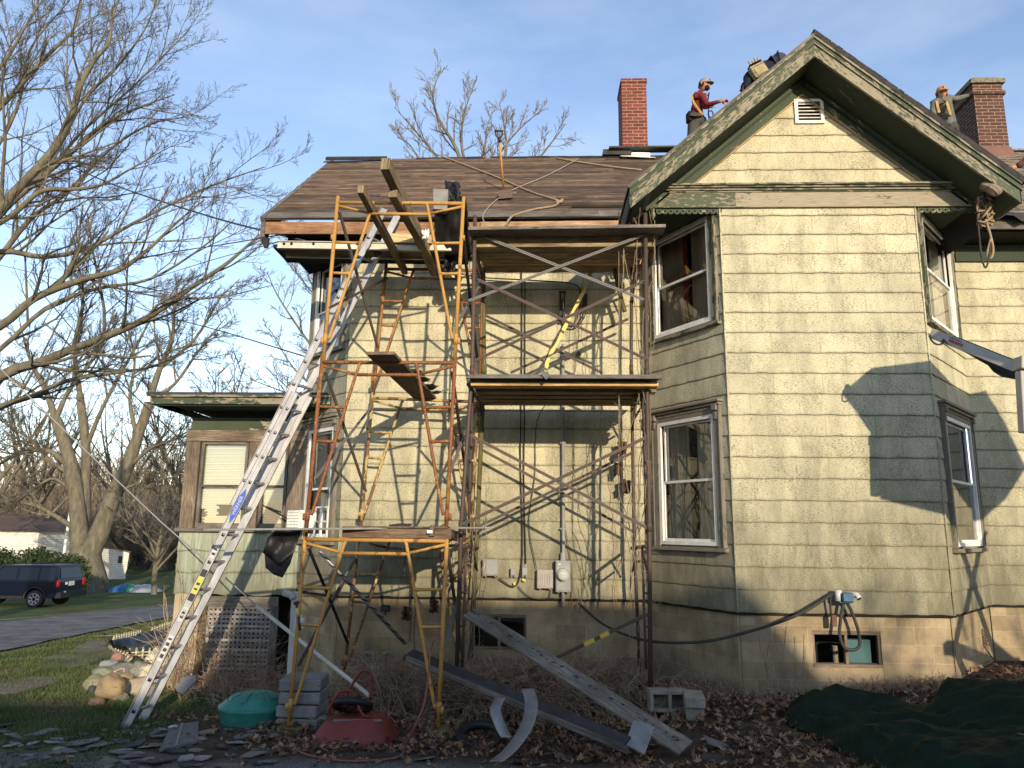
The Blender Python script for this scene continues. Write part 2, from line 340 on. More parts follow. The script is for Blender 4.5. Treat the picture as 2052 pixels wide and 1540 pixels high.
# ------------------------------------------------------------------ HOUSE
house = thing('house', (2.2, 9.9, 0), 'weathered two storey house with pale yellow siding, green trim and a gabled bay', 'house')
EXP = .243; Z0 = .885
class Face:
    def __init__(s, p0, p1):
        s.o = V((p0[0], p0[1], 0)); d = V((p1[0] - p0[0], p1[1] - p0[1], 0)); s.L = d.length; s.t = d / s.L
        s.n = V((s.t.y, -s.t.x, 0))
        s.n = -s.n if s.n.y > 0 else s.n
    def P(s, a, z, d=0): return s.o + s.t * a + s.n * d + V((0, 0, z))
def cut(intervals, a, b):
    out = [(a, b)]
    for (x0, x1) in intervals:
        nx = []
        for (p, q) in out:
            if x1 <= p or x0 >= q: nx.append((p, q)); continue
            if x0 > p: nx.append((p, x0))
            if x1 < q: nx.append((x1, q))
        out = nx
    return out
def wall(face, z1, openings, mat, name='siding_wall', exp=EXP, z0=Z0, zshift=0, lim=None, uoff=0, k0=0, tilt=.011):
    mb = MB(); z = z0; k = k0; f = face
    while z < z1 - .01:
        zb = min(z + exp, z1); cuts = sorted({z, zb} | {q for o in openings for q in (o[2], o[3]) if z < q < zb})
        for c0, c1 in zip(cuts[:-1], cuts[1:]):
            ints = [(o[0], o[1]) for o in openings if o[2] < c1 - 1e-4 and o[3] > c0 + 1e-4]
            a0, a1 = (0, f.L) if lim is None else lim(c0)
            b0, b1 = (0, f.L) if lim is None else lim(c1)
            for (p, q) in cut(ints, a0, a1):
                n = max(1, int((q - p) / .07)); base = len(mb.v)
                for i in range(n + 1):
                    s = p + (q - p) * i / n
                    st = s if lim is None else max(b0, min(b1, s))
                    wv = .004 * math.sin(s * 21 + k * 1.7) + .006 * mnoise.noise(V((s * 4, k * 3.1, f.o.x)))
                    jog = .003 * mnoise.noise(V((s * 9, k * 7, 2)))
                    lo = c0 == z
                    dep0 = tilt * (1 - (c0 - z) / exp) + jog; dep1 = tilt * (1 - (c1 - z) / exp)
                    mb.v += [f.P(s, c0 + (wv if lo else 0) - (.008 if lo else 0), dep0), f.P(st, c1, dep1), f.P(s, c0 + (wv if lo else 0) - (.006 if lo else 0), -.01)]
                for i in range(n):
                    a = base + i * 3; s0_ = p + (q - p) * i / n; s1_ = p + (q - p) * (i + 1) / n
                    va = (c0 - z) / exp * EXP + k * EXP; vb = (c1 - z) / exp * EXP + k * EXP
                    u0 = s0_ + uoff; u1 = s1_ + uoff
                    mb.face((a, a + 3, a + 4, a + 1), [(u0, va + .001), (u1, va + .001), (u1, vb - .0005), (u0, vb - .0005)])
                    if lo: mb.face((a + 2, a + 5, a + 3, a), [(u0, va)] * 4)
        z = zb; k += 1
    return mb.build(name, MT[mat], house)
def plain(face, a0, a1, z0, z1, mat, name, d=0, openings=()):
    mb = MB(); f = face
    zc = sorted({z0, z1} | {q for o in openings for q in (o[2], o[3]) if z0 < q < z1})
    for c0, c1 in zip(zc[:-1], zc[1:]):
        ints = [(o[0], o[1]) for o in openings if o[2] < c1 - 1e-4 and o[3] > c0 + 1e-4]
        for (p, q) in cut(ints, a0, a1):
            mb.poly([f.P(p, c0, d), f.P(q, c0, d), f.P(q, c1, d), f.P(p, c1, d)], [(p, c0), (q, c0), (q, c1), (p, c1)])
    return mb.build(name, MT[mat], house)
XJ1, XF1, XF2, XJ2 = 1.36, 2.165, 4.485, 5.66
YF, YM = 8.6, 9.95
Fm = Face((-2.64, YM), (XJ1, YM)); Fl = Face((XJ1, YM), (XF1, YF)); Ff = Face((XF1, YF), (XF2, YF)); Fr = Face((XF2, YF), (XJ2, YM)); Fb = Face((XJ2, YM), (16, YM))
Fc = Face((-3.44, 10.75), (-2.64, YM)); Fe = Face((-3.44, 16), (-3.44, 10.75))
ZT = 5.6
# windows openings per face: (s0, s1, z0, z1)
W_l_up = (.34, 1.40, 4.22, 5.56); W_l_lo = (.36, 1.36, 1.58, 3.10)
W_r_up = (.13, 1.40, 4.22, 5.56); W_r_lo = (.30, 1.50, 1.60, 3.10)
W_c_up = (.17, .92, 4.24, 5.56); W_c_lo = (.20, .92, 1.58, 3.10)
wall(Fm, ZT + .25, [], 'siding'); wall(Fl, ZT, [W_l_up, W_l_lo], 'siding_grimy', uoff=.13)
wall(Ff, ZT, [], 'siding', uoff=.31); wall(Fr, ZT, [W_r_up, W_r_lo], 'siding', uoff=.2); wall(Fb, ZT + .25, [], 'siding', uoff=.4)
wall(Fc, ZT + .25, [W_c_up, W_c_lo], 'siding_gray', uoff=.1); wall(Fe, ZT + .2, [], 'siding_gray')
# corner beads (lighter strip at bay corners)
mb = MB()
for (x, y) in ((XF1, YF), (XF2, YF)):
    mb.bar((x, y - .012, Z0 - .01), (x, y - .012, ZT), .016, .012, up=(0, 1, 0))
mb.build('corner_bead', MT['siding'], house)
# foundation
FW_f = (2.965 - XF1, 3.70 - XF1, .32, .695); FW_m = (-.86 + 2.64, -.17 + 2.64, .24, .67)
def bw(f, a0, a1, ops=()): return plain(f, a0, a1, -2.2, Z0 + .005, 'block_wall', 'foundation_wall', -.035, ops)
bw(Fm, -.01, Fm.L + .02, [FW_m]); bw(Fl, -.02, Fl.L); bw(Ff, .0, Ff.L, [FW_f]); bw(Fr, 0, Fr.L + .02); bw(Fb, 0, Fb.L); bw(Fc, 0, Fc.L); bw(Fe, 0, Fe.L)
# dark starter line between siding and blocks
mb = MB()
for f in (Fm, Fl, Ff, Fr, Fb, Fc): mb.bar(f.P(0, Z0 - .02, -.015), f.P(f.L, Z0 - .02, -.015), .03, .03)
mb.build('starter_strip', MT['black_void'], house)

def window(f, op, label=None, head=False, curtain='curtain', split=.5, casing='casing_old', cw=.11, red=False, header=True):
    s0, s1, z0, z1 = op
    m = MB(); d = .02
    fw = .045
    def fr(mb, a, b, c, e, w_, dp, th):   # rectangular frame
        mb.bar(f.P(a, c + w_ / 2, dp), f.P(b, c + w_ / 2, dp), th, w_); mb.bar(f.P(a, e - w_ / 2, dp), f.P(b, e - w_ / 2, dp), th, w_)
        mb.bar(f.P(a + w_ / 2, c + w_, dp), f.P(a + w_ / 2, e - w_, dp), w_, th, up=f.n); mb.bar(f.P(b - w_ / 2, c + w_, dp), f.P(b - w_ / 2, e - w_, dp), w_, th, up=f.n)
    fr(m, s0, s1, z0, z1, fw, .022, .03)
    win = m.build('window', MT['white_frame'], house)
    if label: win['label'] = label
    c = MB(); a = s0 - cw; b = s1 + cw; zz = z1 + (.13 if header else .05)
    c.bar(f.P(a + cw / 2, z0 - .02, .02), f.P(a + cw / 2, zz, .02), cw, .05, up=f.n); c.bar(f.P(b - cw / 2, z0 - .02, .02), f.P(b - cw / 2, zz, .02), cw, .05, up=f.n)
    c.bar(f.P(s0, (z1 + zz) / 2, .0185), f.P(s1, (z1 + zz) / 2, .0185), .045, zz - z1 )
    c.bar(f.P(a - .02, z0 - .045, .025), f.P(b + .02, z0 - .045, .025), .09, .045)
    # raised outer band
    for q in (a + .012, b - .012): c.bar(f.P(q, z0 - .02, .05), f.P(q, zz, .05), .02, .012, up=f.n)
    if header:
        c.bar(f.P(a - .03, zz + .015, .04), f.P(b + .03, zz + .015, .04), .11, .03); c.bar(f.P(a - .01, zz - .02, .03), f.P(b + .01, zz - .02, .03), .08, .03)
        k = int((s1 - s0) / .035)
        for i in range(k): c.bar(f.P(s0 + (i + .5) * (s1 - s0) / k, zz - .05, .045), f.P(s0 + (i + .5) * (s1 - s0) / k, zz - .075, .045), .022, .012, up=f.n)
        for q in (a + cw / 2, b - cw / 2): c.box(f.P(q, zz - .065, .05), (.07, .07, .07), math.atan2(f.t.y, f.t.x)); c.box(f.P(q, zz - .16, .045), (.04, .04, .09), math.atan2(f.t.y, f.t.x))
    bevel(c.build('casing', MT[casing], win), .003, 1)
    zs = z0 + (z1 - z0) * split
    sa = MB(); fr(sa, s0 + fw, s1 - fw, z0 + fw, zs + .015, .03, .002, .025); fr(sa, s0 + fw, s1 - fw, zs - .015, z1 - fw, .028, -.03, .022)
    sa.build('sash', MT['white_frame'], win)
    g = MB(); g.poly([f.P(s0 + fw, z0 + fw, .0), f.P(s1 - fw, z0 + fw, .0), f.P(s1 - fw, zs, .0), f.P(s0 + fw, zs, .0)]); g.poly([f.P(s0 + fw, zs, -.03), f.P(s1 - fw, zs, -.03), f.P(s1 - fw, z1 - fw, -.03), f.P(s0 + fw, z1 - fw, -.03)])
    g.build('pane', MT['glass'], win)
    # folded curtain halves
    if curtain:
        for (c0, c1, zt) in ((s0 + .03, s0 + (s1 - s0) * .44, z1), (s0 + (s1 - s0) * .58, s1 - .03, z1)) + (((s0 + (s1 - s0) * .44, s0 + (s1 - s0) * .50, z1),) if red else ()):
            q = MB(); n = 40
            for i in range(n + 1):
                s = c0 + (c1 - c0) * i / n; dd = -.10 + .022 * math.sin(i * .95) + .01 * math.sin(i * 2.3 + c0 * 9)
                q.v += [f.P(s, z0 - .05, dd), f.P(s, z1, dd * .8 - .02)]
            for i in range(n): q.face((2 * i, 2 * i + 2, 2 * i + 3, 2 * i + 1))
            q.build('curtain', MT['curtain_red' if red and c1 - c0 < .2 else curtain], win, smooth=True)
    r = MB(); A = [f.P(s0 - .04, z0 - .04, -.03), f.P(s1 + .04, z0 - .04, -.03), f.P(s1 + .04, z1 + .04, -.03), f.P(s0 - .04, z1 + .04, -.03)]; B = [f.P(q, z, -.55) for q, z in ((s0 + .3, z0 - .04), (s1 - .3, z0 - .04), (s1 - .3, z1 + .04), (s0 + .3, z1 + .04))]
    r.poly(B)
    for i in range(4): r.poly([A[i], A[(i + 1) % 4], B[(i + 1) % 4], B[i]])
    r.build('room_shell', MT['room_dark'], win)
    return win
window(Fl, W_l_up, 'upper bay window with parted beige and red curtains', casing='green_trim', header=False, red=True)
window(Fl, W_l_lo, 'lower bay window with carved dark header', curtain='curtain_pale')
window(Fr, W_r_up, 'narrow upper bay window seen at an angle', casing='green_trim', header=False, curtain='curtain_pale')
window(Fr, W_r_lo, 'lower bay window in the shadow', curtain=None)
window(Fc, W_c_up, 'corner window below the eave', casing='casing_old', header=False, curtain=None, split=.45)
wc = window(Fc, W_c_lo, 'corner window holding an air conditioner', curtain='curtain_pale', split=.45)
# window air conditioner panels in the lower corner window
m = MB(); f = Fc; s0, s1, z0, z1 = W_c_lo
ac = MB(); ac.box(f.P(s0 + .12, z0 + .26, .10), (.36, .3, .26), math.atan2(f.t.y, f.t.x)); aco = ac.build('air_conditioner', MT['white_frame'], wc)
g = MB(); n_ = f.n
for i in range(9): g.bar(f.P(s0 - .04 + i * .04, z0 + .15, .256), f.P(s0 - .04 + i * .04, z0 + .37, .256), .006, .008, up=n_)
for i in range(6): g.bar(f.P(s0 - .05, z0 + .16 + i * .04, .258), f.P(s0 + .29, z0 + .16 + i * .04, .258), .008, .006)
g.build('grille', MT['white_frame'], aco)
q = MB()
for (a, b) in ((s0 + .36, s0 + .52), (s0 + .54, s0 + .70)):
    q.bar(f.P(a, z0 + .03, .05), f.P(a, z0 + .44, .05), .02, .02, up=n_); q.bar(f.P(b, z0 + .03, .05), f.P(b, z0 + .44, .05), .02, .02, up=n_)
    for zz in (.04, .24, .43): q.bar(f.P(a, z0 + zz, .05), f.P(b, z0 + zz, .05), .02, .02)
q.build('window_insert', MT['white_frame'], wc)

# basement windows
def bwin(f, op, box=False):
    s0, s1, z0, z1 = op; m = MB(); dp = -.075
    m.bar(f.P(s0, z1 - .02, dp), f.P(s1, z1 - .02, dp), .07, .04); m.bar(f.P(s0, z0 + .015, dp + .01), f.P(s1, z0 + .015, dp + .01), .09, .03)
    for a in (s0 + .015, (s0 + s1) / 2, s1 - .015): m.bar(f.P(a, z0 + .03, dp), f.P(a, z1 - .04, dp), .03, .05, up=f.n)
    w_ = m.build('basement_window', MT['barn_wood'], house)
    g = MB(); g.poly([f.P(s0, z0, dp - .01), f.P(s1, z0, dp - .01), f.P(s1, z1, dp - .01), f.P(s0, z1, dp - .01)]); g.build('pane', MT['glass'], w_)
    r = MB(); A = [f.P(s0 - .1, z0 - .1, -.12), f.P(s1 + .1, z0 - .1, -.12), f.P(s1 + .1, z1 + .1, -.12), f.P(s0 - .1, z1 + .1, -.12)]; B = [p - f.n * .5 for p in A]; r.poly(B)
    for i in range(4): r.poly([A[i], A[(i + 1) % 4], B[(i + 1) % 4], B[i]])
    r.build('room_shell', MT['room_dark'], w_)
    if box:
        b = MB(); b.box(f.P(s1 - .2, z0 + .15, -.2), (.26, .1, .24)); b.build('blue_board', flat('teal_board', (.10, .22, .25)), w_)
        b = MB(); b.tube([f.P(s0 + .3, z0 + .02, -.2), f.P(s0 + .3, z0 + .2, -.2)], .035, 12); b.build('jar', flat('jar_tan', (.35, .32, .24)), w_)
    # reveal
    r = MB()
    for (a, b) in (((s0, z0), (s1, z0)), ((s1, z0), (s1, z1)), ((s1, z1), (s0, z1)), ((s0, z1), (s0, z0))):
        r.poly([f.P(a[0], a[1], -.034), f.P(b[0], b[1], -.034), f.P(b[0], b[1], -.13), f.P(a[0], a[1], -.13)])
    r.build('reveal', MT['block_wall'], w_)
bwin(Ff, FW_f, True); bwin(Fm, FW_m)

# ---- main roof: plank sheathing on the left of the gable, slates on the right
EY, EZ, RY, RZ = 9.42, 5.84, 12.4, 8.27
sl_ = V((0, RY - EY, RZ - EZ)); SL = sl_.length; su = sl_ / SL; sn = V((0, -su.z, su.y))
def RP(x, q, d=0): return V((x, EY, EZ)) + su * q + sn * d
XR = -3.80
mb = MB(); nrow = 27; bw_ = (SL) / nrow
for r in range(nrow):
    x = XR + random.uniform(-.02, .05); q0 = r * bw_
    xe = 8.2
    if r >= 25: x = -2.65 + random.uniform(-.1, .1)
    while x < xe:
        L = random.uniform(1.2, 3.4); x1 = min(x + L, xe)
        if random.random() > .02 or r > 20 or x < -3:
            dd = random.uniform(-.004, .004)
            mb.bar(RP(x, q0 + bw_ / 2, dd), RP(x1, q0 + bw_ / 2, dd + random.uniform(-.003, .003)), bw_ - random.uniform(.010, .022), random.uniform(.016, .03), up=sn)
        x = x1 + .004
deck = mb.build('roof_sheathing', MT['deck_wood'], house)
# paler first course
mb = MB(); x = XR
while x < 1.4:
    x1 = min(x + random.uniform(1.5, 3), 1.4); mb.bar(RP(x, .12, .02), RP(x1, .12, .02), .25, .012, up=sn); x = x1 + .003
mb.build('starter_boards', MT['gray_wood'], house)
# under-deck, back slope, rafters
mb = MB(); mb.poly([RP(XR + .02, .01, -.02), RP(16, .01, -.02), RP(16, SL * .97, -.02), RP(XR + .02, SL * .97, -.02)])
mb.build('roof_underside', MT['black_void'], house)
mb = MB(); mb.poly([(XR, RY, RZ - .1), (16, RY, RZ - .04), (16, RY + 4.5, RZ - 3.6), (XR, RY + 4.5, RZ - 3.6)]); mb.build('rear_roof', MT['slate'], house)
# ridge scraps: black edge strip, ragged boards, black torn paper
mb = MB(); mb.bar(RP(-3.80, SL * .925, .08), RP(-2.72, SL * .925, .08), .1, .05, up=sn); mb.bar(RP(-3.84, SL * .915, .03), RP(-2.8, SL * .925, .035), .06, .015, up=sn)
mb.build('ridge_strip', MT['slate_dark'], house)
mb = MB()
for i in range(26):
    x = random.uniform(-2.5, 1.9); L = random.uniform(.15, .7); mb.bar(RP(x, SL + random.uniform(-.06, .03), .02), RP(x + L, SL + random.uniform(-.06, .03), .02), random.uniform(.05, .12), .012, up=sn)
mb.box((1.35, RY - .02, RZ + .05), (.5, .2, .1)); mb.bar((1.2, RY - .1, RZ + .1), (2.9, RY - .1, RZ + .1), .2, .03); mb.build('ridge_scraps', MT['slate_dark'], house)
# slates on the right slope
mb = MB(); q = .0; k = 0
while q < SL - .02:
    x = 4.6 + (k % 2) * .12
    while x < 11:
        ww = random.uniform(.2, .25); a = x + .003; b = x + ww - .003; d0 = .045 + random.uniform(-.006, .006)
        mb.prism([RP(a, q, d0), RP(b, q + random.uniform(-.01, .01), d0), RP(b, q + .22, d0 - .025), RP(a, q + .22, d0 - .025)], -sn * .012)
        x += ww
    q += .125; k += 1
noisy('roof_slate', [(.3, (.13, .105, .085)), (.5, (.20, .165, .13)), (.7, (.27, .235, .19))], 5, rough=.7)
mb.build('roof_slates', MT['roof_slate'], house)
mb = MB(); mb.bar((4.5, RY, RZ + .04), (16, RY, RZ + .04), .2, .03); mb.build('ridge_cap', MT['gray_steel'], house)
# fascia, soffit frame, frieze under the eave
fz = 5.70
mb = MB(); mb.bar((XR + .08, EY + .0, fz + .01), (-.82, EY + .0, fz - .01), .03, .17); mb.build('fascia', MT['fascia_brown'], house)
mb = MB(); mb.bar((-.815, EY + .0, fz - .005), (1.17, EY, fz + .005), .03, .17); mb.build('fascia', MT['fascia_orange'], house)
mb = MB(); mb.prism([(XR, EY + .02, 5.6), (XR, EY + .02, 5.80), (XR, EY - .03, 5.86), (XR, RY, RZ + .0), (XR, RY, RZ - .17), (XR, EY + .2, 5.72), (XR, EY + .12, 5.52)], (.06, 0, 0)); mb.build('rake_board', MT['gray_wood'], house)
mb = MB(); mb.tube([(XR + .06, EY + .08, 5.6), (XR + .06, EY + .12, 5.47)], [.06, .03], 8); mb.build('eave_return', MT['slate_dark'], house)
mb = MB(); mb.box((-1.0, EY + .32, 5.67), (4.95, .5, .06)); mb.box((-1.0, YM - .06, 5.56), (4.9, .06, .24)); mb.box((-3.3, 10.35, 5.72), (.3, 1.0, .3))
mb.prism([(-3.5, EY + .25, 5.50), (-2.6, EY + .25, 5.50), (-2.6, YM + .1, 5.50), (-3.5, 10.7, 5.50)], (0, 0, .2)); mb.build('soffit', MT['black_void'], house)  # soffit coloured near black for the shade under the eave
# right side eave
mb = MB(); mb.bar((5.35, EY + .02, 5.72), (16, EY + .02, 5.70), .03, .13); mb.build('fascia', MT['gray_wood'], house)
mb = MB(); mb.box((10.7, EY + .32, 5.66), (10.6, .5, .05)); mb.build('soffit', MT['black_void'], house)  # eave shade painted near black here too
mb = MB(); mb.bar((5.66, YM - .03, 5.50), (16, YM - .03, 5.50), .03, .22); mb.build('frieze_board', MT['green_soffit'], house)
# drooping torn gutter / tar paper on the right
mb = MB(); n = 40
for i in range(n + 1):
    x = 5.3 + i * .1; zz = 5.80 + .03 * math.sin(i * 1.1) + .02 * math.sin(i * 2.7)
    mb.v += [V((x, EY - .02, 5.86)), V((x, EY - .10, zz + .02)), V((x, EY - .12, zz - .05 + .02 * math.sin(i * 1.9)))]
for i in range(n):
    a = 3 * i; mb.face((a, a + 3, a + 4, a + 1)); mb.face((a + 1, a + 4, a + 5, a + 2))
mb.build('torn_drip_edge', MT['slate_dark'], house, smooth=True)

# ---- gable
PX, PZ = 3.235, 7.56; GY0 = 8.08; TH = math.atan(.862); ct = math.cos(TH)
def chev(n0, n1, xl, xr, y0, y1, mat, name, side=0, sub=None):
    # chevron band between perpendicular offsets n0>n1 below the roof line; side -1 left, 1 right
    mb = MB(); t = math.tan(TH)
    for sd, xe in ((-1, xl), (1, xr)):
        if side and side != sd: continue
        za = PZ - n0 / ct; zb = PZ - n1 / ct
        h = n0 if n0 < n1 else n1
        A = V((PX, y0, za)); B = V((PX, y0, zb)); xe_ = xe
        C = V((xe_ , y0, za - abs(xe_ - PX) * t)); D = V((xe_, y0, zb - abs(xe_ - PX) * t))
        L = (C - A).length; n = len(mb.v); Y = V((0, y1 - y0, 0))
        mb.v += [A, B, D, C, A + Y, B + Y, D + Y, C + Y]
        hh = abs(n1 - n0); o = 3 if sd < 0 else 9
        mb.face((n, n + 1, n + 2, n + 3), [(o, 0), (o, hh), (o + L, hh), (o + L, 0)])
        mb.face((n + 7, n + 6, n + 5, n + 4)); mb.face((n, n + 3, n + 7, n + 4), [(o, 0), (o + L, 0), (o + L, y1 - y0), (o, y1 - y0)]); mb.face((n + 1, n + 5, n + 6, n + 2), [(o, 0), (o, y1 - y0), (o + L, y1 - y0), (o + L, 0)]); mb.face((n + 2, n + 6, n + 7, n + 3))
    return mb.build(name, MT[mat], house)
XL, XRR = 1.02, 5.42
noisy('shingle_dark', [(.3, (.018, .017, .018)), (.7, (.05, .046, .045))], 12, rough=.9)
chev(-.03, .02, XL - .02, XRR + .03, GY0 - .035, 11.8, 'shingle_dark', 'gable_roof', 1)
chev(-.005, .02, XL - .02, XRR, GY0 - .03, 11.8, 'gray_wood', 'gable_roof', -1)
# ragged shingle ends on the right edge
mb = MB(); t = math.tan(TH)
for i in range(34):
    x = PX + i * .066; z = PZ - (x - PX) * t + .04 / ct; mb.box((x + .03, GY0 + .12, z - .028 + random.uniform(-.004, .006)), (random.uniform(.07, .11), .3, .012), M=Matrix.Rotation(TH, 3, 'Y'))
mb.build('shingle_edge', MT['shingle_dark'], house)
chev(.02, .045, XL, XRR, GY0 - .03, GY0 + .02, 'green_trim', 'rake_crown'); chev(.045, .085, XL, XRR, GY0 - .012, GY0 + .03, 'green_sound', 'rake_crown'); chev(.085, .10, XL, XRR, GY0 - .02, GY0 + .02, 'green_trim', 'rake_crown')
chev(.10, .215, XL + .01, XRR - .01, GY0, GY0 + .03, 'green_peeling', 'rake_fascia')
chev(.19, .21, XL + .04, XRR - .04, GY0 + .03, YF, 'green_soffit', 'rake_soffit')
chev(.21, .25, XL + .25, XRR - .25, YF - .055, YF, 'green_sound', 'rake_frieze'); chev(.25, .27, 1.4, 5.1, YF - .045, YF, 'green_soffit', 'rake_frieze'); chev(.27, .36, 1.5, 5.0, YF - .03, YF, 'green_sound', 'rake_frieze'); chev(.36, .372, 1.55, 4.95, YF - .04, YF, 'lumber', 'rake_frieze')
def glim(z):
    w_ = max(.001, (PZ - .30 / ct - z) / math.tan(TH)); c = PX - 1.33; return (max(0, c - w_), min(3.96, c + w_))
Fg = Face((1.33, YF), (5.29, YF))
VO = (3.155 - 1.33, 3.47 - 1.33, 6.715, 7.0)
wall(Fg, 7.30, [VO], 'siding', exp=.228, z0=5.868, lim=glim, uoff=.2, k0=3)
# vent
m = MB(); f = Fg; s0, s1, z0, z1 = VO
for (a, b, c, d) in ((s0 - .02, s1 + .02, z0 - .02, z0 + .015), (s0 - .02, s1 + .02, z1 - .015, z1 + .02)): m.bar(f.P(a, (c + d) / 2, .02), f.P(b, (c + d) / 2, .02), .03, d - c)
for a in (s0, s1): m.bar(f.P(a, z0 + .015, .02), f.P(a, z1 - .015, .02), .04, .03, up=f.n)
vent = m.build('gable_vent', MT['white_frame'], house)
m = MB()
for i in range(6):
    z = z0 + .025 + i * .046; m.bar(f.P(s0 + .02, z, .0), f.P(s1 - .02, z, .0), .035, .012, up=(f.n * .6 + V((0, 0, 1))))
m.build('louvre', MT['white_frame'], vent)
m = MB(); m.poly([f.P(s0, z0, -.06), f.P(s1, z0, -.06), f.P(s1, z1, -.06), f.P(s0, z1, -.06)]); m.build('backing', MT['room_dark'], vent)
# pent moulding + frieze box over the bay
mb = MB(); mb.bar((1.27, YF - .06, 5.855), (5.34, YF - .06, 5.855), .13, .022); mb.bar((1.30, YF - .05, 5.832), (5.31, YF - .05, 5.832), .10, .022); mb.bar((1.31, YF - .04, 5.808), (5.30, YF - .04, 5.808), .07, .024)
mb.bar((1.32, YF - .03, 5.786), (5.29, YF - .03, 5.786), .05, .018)
mb.build('pent_moulding', MT['green_trim'], house)
mb = MB(); mb.bar((1.33, YF - .02, 5.683), (2.35, YF - .02, 5.683), .05, .19, uo=0); mb.build('frieze_board', MT['green_peeling'], house)
peel('frieze_bare', (.08, .10, .06), (.20, .17, .115), (.34, .295, .205), .38, 5); mb = MB(); mb.bar((2.352, YF - .02, 5.683), (5.29, YF - .02, 5.683), .05, .19, uo=3); mb.build('frieze_board', MT['frieze_bare'], house)
for xs, xa, xb in ((1.345, 1.33, 2.4), (5.275, 4.2, 5.29)):
    mb = MB(); mb.bar((xs, YF + .01, 5.70), (xs, YM, 5.70), .03, .24); mb.build('frieze_return', MT['green_sound'], house)
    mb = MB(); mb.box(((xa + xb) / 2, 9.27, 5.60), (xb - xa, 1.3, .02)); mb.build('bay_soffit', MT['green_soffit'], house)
# fill behind the gable (attic cheek walls, roof valley)
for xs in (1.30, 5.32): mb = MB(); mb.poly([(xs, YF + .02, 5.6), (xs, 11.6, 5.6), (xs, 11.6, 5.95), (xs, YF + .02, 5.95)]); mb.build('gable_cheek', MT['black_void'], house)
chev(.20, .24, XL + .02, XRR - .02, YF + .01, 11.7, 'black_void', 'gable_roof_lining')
for xs, sg in ((XL, 1), (XRR, -1)):
    mb = MB(); z = PZ - abs(xs - PX) * math.tan(TH); mb.prism([(xs, GY0 + .0, z - .02), (xs, GY0 + .0, z - .24), (xs + sg * .02, GY0, z - .26), (xs + sg * .02, GY0, z - .02)], (0, 1.5, 0))
    mb.prism([(xs, GY0 + .03, z - .26), (xs + sg * .27, GY0 + .03, z - .05), (xs + sg * .27, GY0 + .03, z - .03), (xs, GY0 + .03, z - .24)], (0, 1.5, 0))
    mb.build('gable_eave', MT['gray_wood'], house)
# scalloped spindle trim
def scallop(x0, n):
    mb = MB(); st = .072
    for i in range(n):
        cx = x0 + st * (i + .5); pts = []; hole = []
        y = YF - .012; zc = 5.572; m_ = 12
        o = len(mb.v)
        for k in range(m_ + 1):
            a = math.pi + math.pi * k / m_; mb.v.append(V((cx + math.cos(a) * st / 2, y, zc - .022 + math.sin(a) * .034)))
        for k in range(m_ + 1):
            a = math.pi + math.pi * k / m_; mb.v.append(V((cx + math.cos(a) * .011, y, zc - .018 + math.sin(a) * .011)))
        for k in range(m_): mb.face((o + k, o + k + 1, o + m_ + 2 + k, o + m_ + 1 + k))
        o2 = len(mb.v)
        for k in range(m_ + 1):
            a = math.pi - math.pi * k / m_; mb.v.append(V((cx + math.cos(a) * .011, y, zc - .018 + math.sin(a) * .011)))
        mb.v += [V((cx - st / 2, y, zc + .02)), V((cx + st / 2, y, zc + .02)), V((cx - st / 2, y, zc - .022)), V((cx + st / 2, y, zc - .022))]
        e = o2 + m_ + 1
        mb.face((e + 2, o2, *[o2 + k for k in range(1, m_ // 2 + 1)], e)); mb.face((e, o2 + m_ // 2, e + 1)); mb.face((e + 1, *[o2 + k for k in range(m_ // 2, m_ + 1)], e + 3))
    ob = mb.build('scalloped_trim', MT['green_trim'], house); s = ob.modifiers.new('s', 'SOLIDIFY'); s.thickness = .018; return ob
scallop(1.40, 11); scallop(4.52, 10)
for x in (1.36, 5.27):
    mb = MB(); mb.tube([(x, YF - .005, 5.60), (x, YF - .005, 5.57), (x, YF - .005, 5.555), (x, YF - .005, 5.53), (x, YF - .005, 5.50), (x, YF - .005, 5.475), (x, YF - .005, 5.46), (x, YF - .005, 5.44)], [.03, .03, .018, .03, .036, .026, .012, .016], 14); mb.build('pendant', MT['green_trim'], house, smooth=True)
# bay upper corner dark returns of soffit over oblique windows handled by bay_soffit

# ---- chimneys
def chimney(x0, x1, y0, y1, zb, zt, mat, cap):
    mb = MB(); mb.box(((x0 + x1) / 2, (y0 + y1) / 2, (zb + zt) / 2), (x1 - x0, y1 - y0, zt - zb)); ch = mb.build('chimney', MT[mat], house)
    mb = MB(); cx, cy = (x0 + x1) / 2, (y0 + y1) / 2; w_, d_ = x1 - x0, y1 - y0
    if cap:
        mb.box((cx, cy, zt - .19), (w_ + .07, d_ + .07, .07)); mb.build('brick_band', MT[mat], ch)
        mb = MB(); mb.box((cx, cy, zt + .03), (w_ + .09, d_ + .09, .08)); a = .06
        A = [V((cx + i * (w_ / 2 + .03), cy + j * (d_ / 2 + .03), zt + .07)) for i, j in ((-1, -1), (1, -1), (1, 1), (-1, 1))]; B = [V((cx + i * (w_ / 2 - .06), cy + j * (d_ / 2 - .06), zt + .15)) for i, j in ((-1, -1), (1, -1), (1, 1), (-1, 1))]
        mb.poly(B)
        for i in range(4): mb.poly([A[i], A[(i + 1) % 4], B[(i + 1) % 4], B[i]])
        mb.build('chimney_cap', noisy('mossy_cement', [(.3, (.07, .06, .045)), (.6, (.20, .18, .13))], 14, rough=.95, bd=.01), ch)
    else:
        mb.box((cx, cy, zt + .03), (w_ + .03, d_ + .03, .07)); mb.build('brick_band', MT[mat], ch)
    return ch
ch = chimney(1.455, 1.90, 12.35, 12.95, 7.6, 9.72, 'brick_red', False); tag(ch, 'narrow bright red brick chimney')
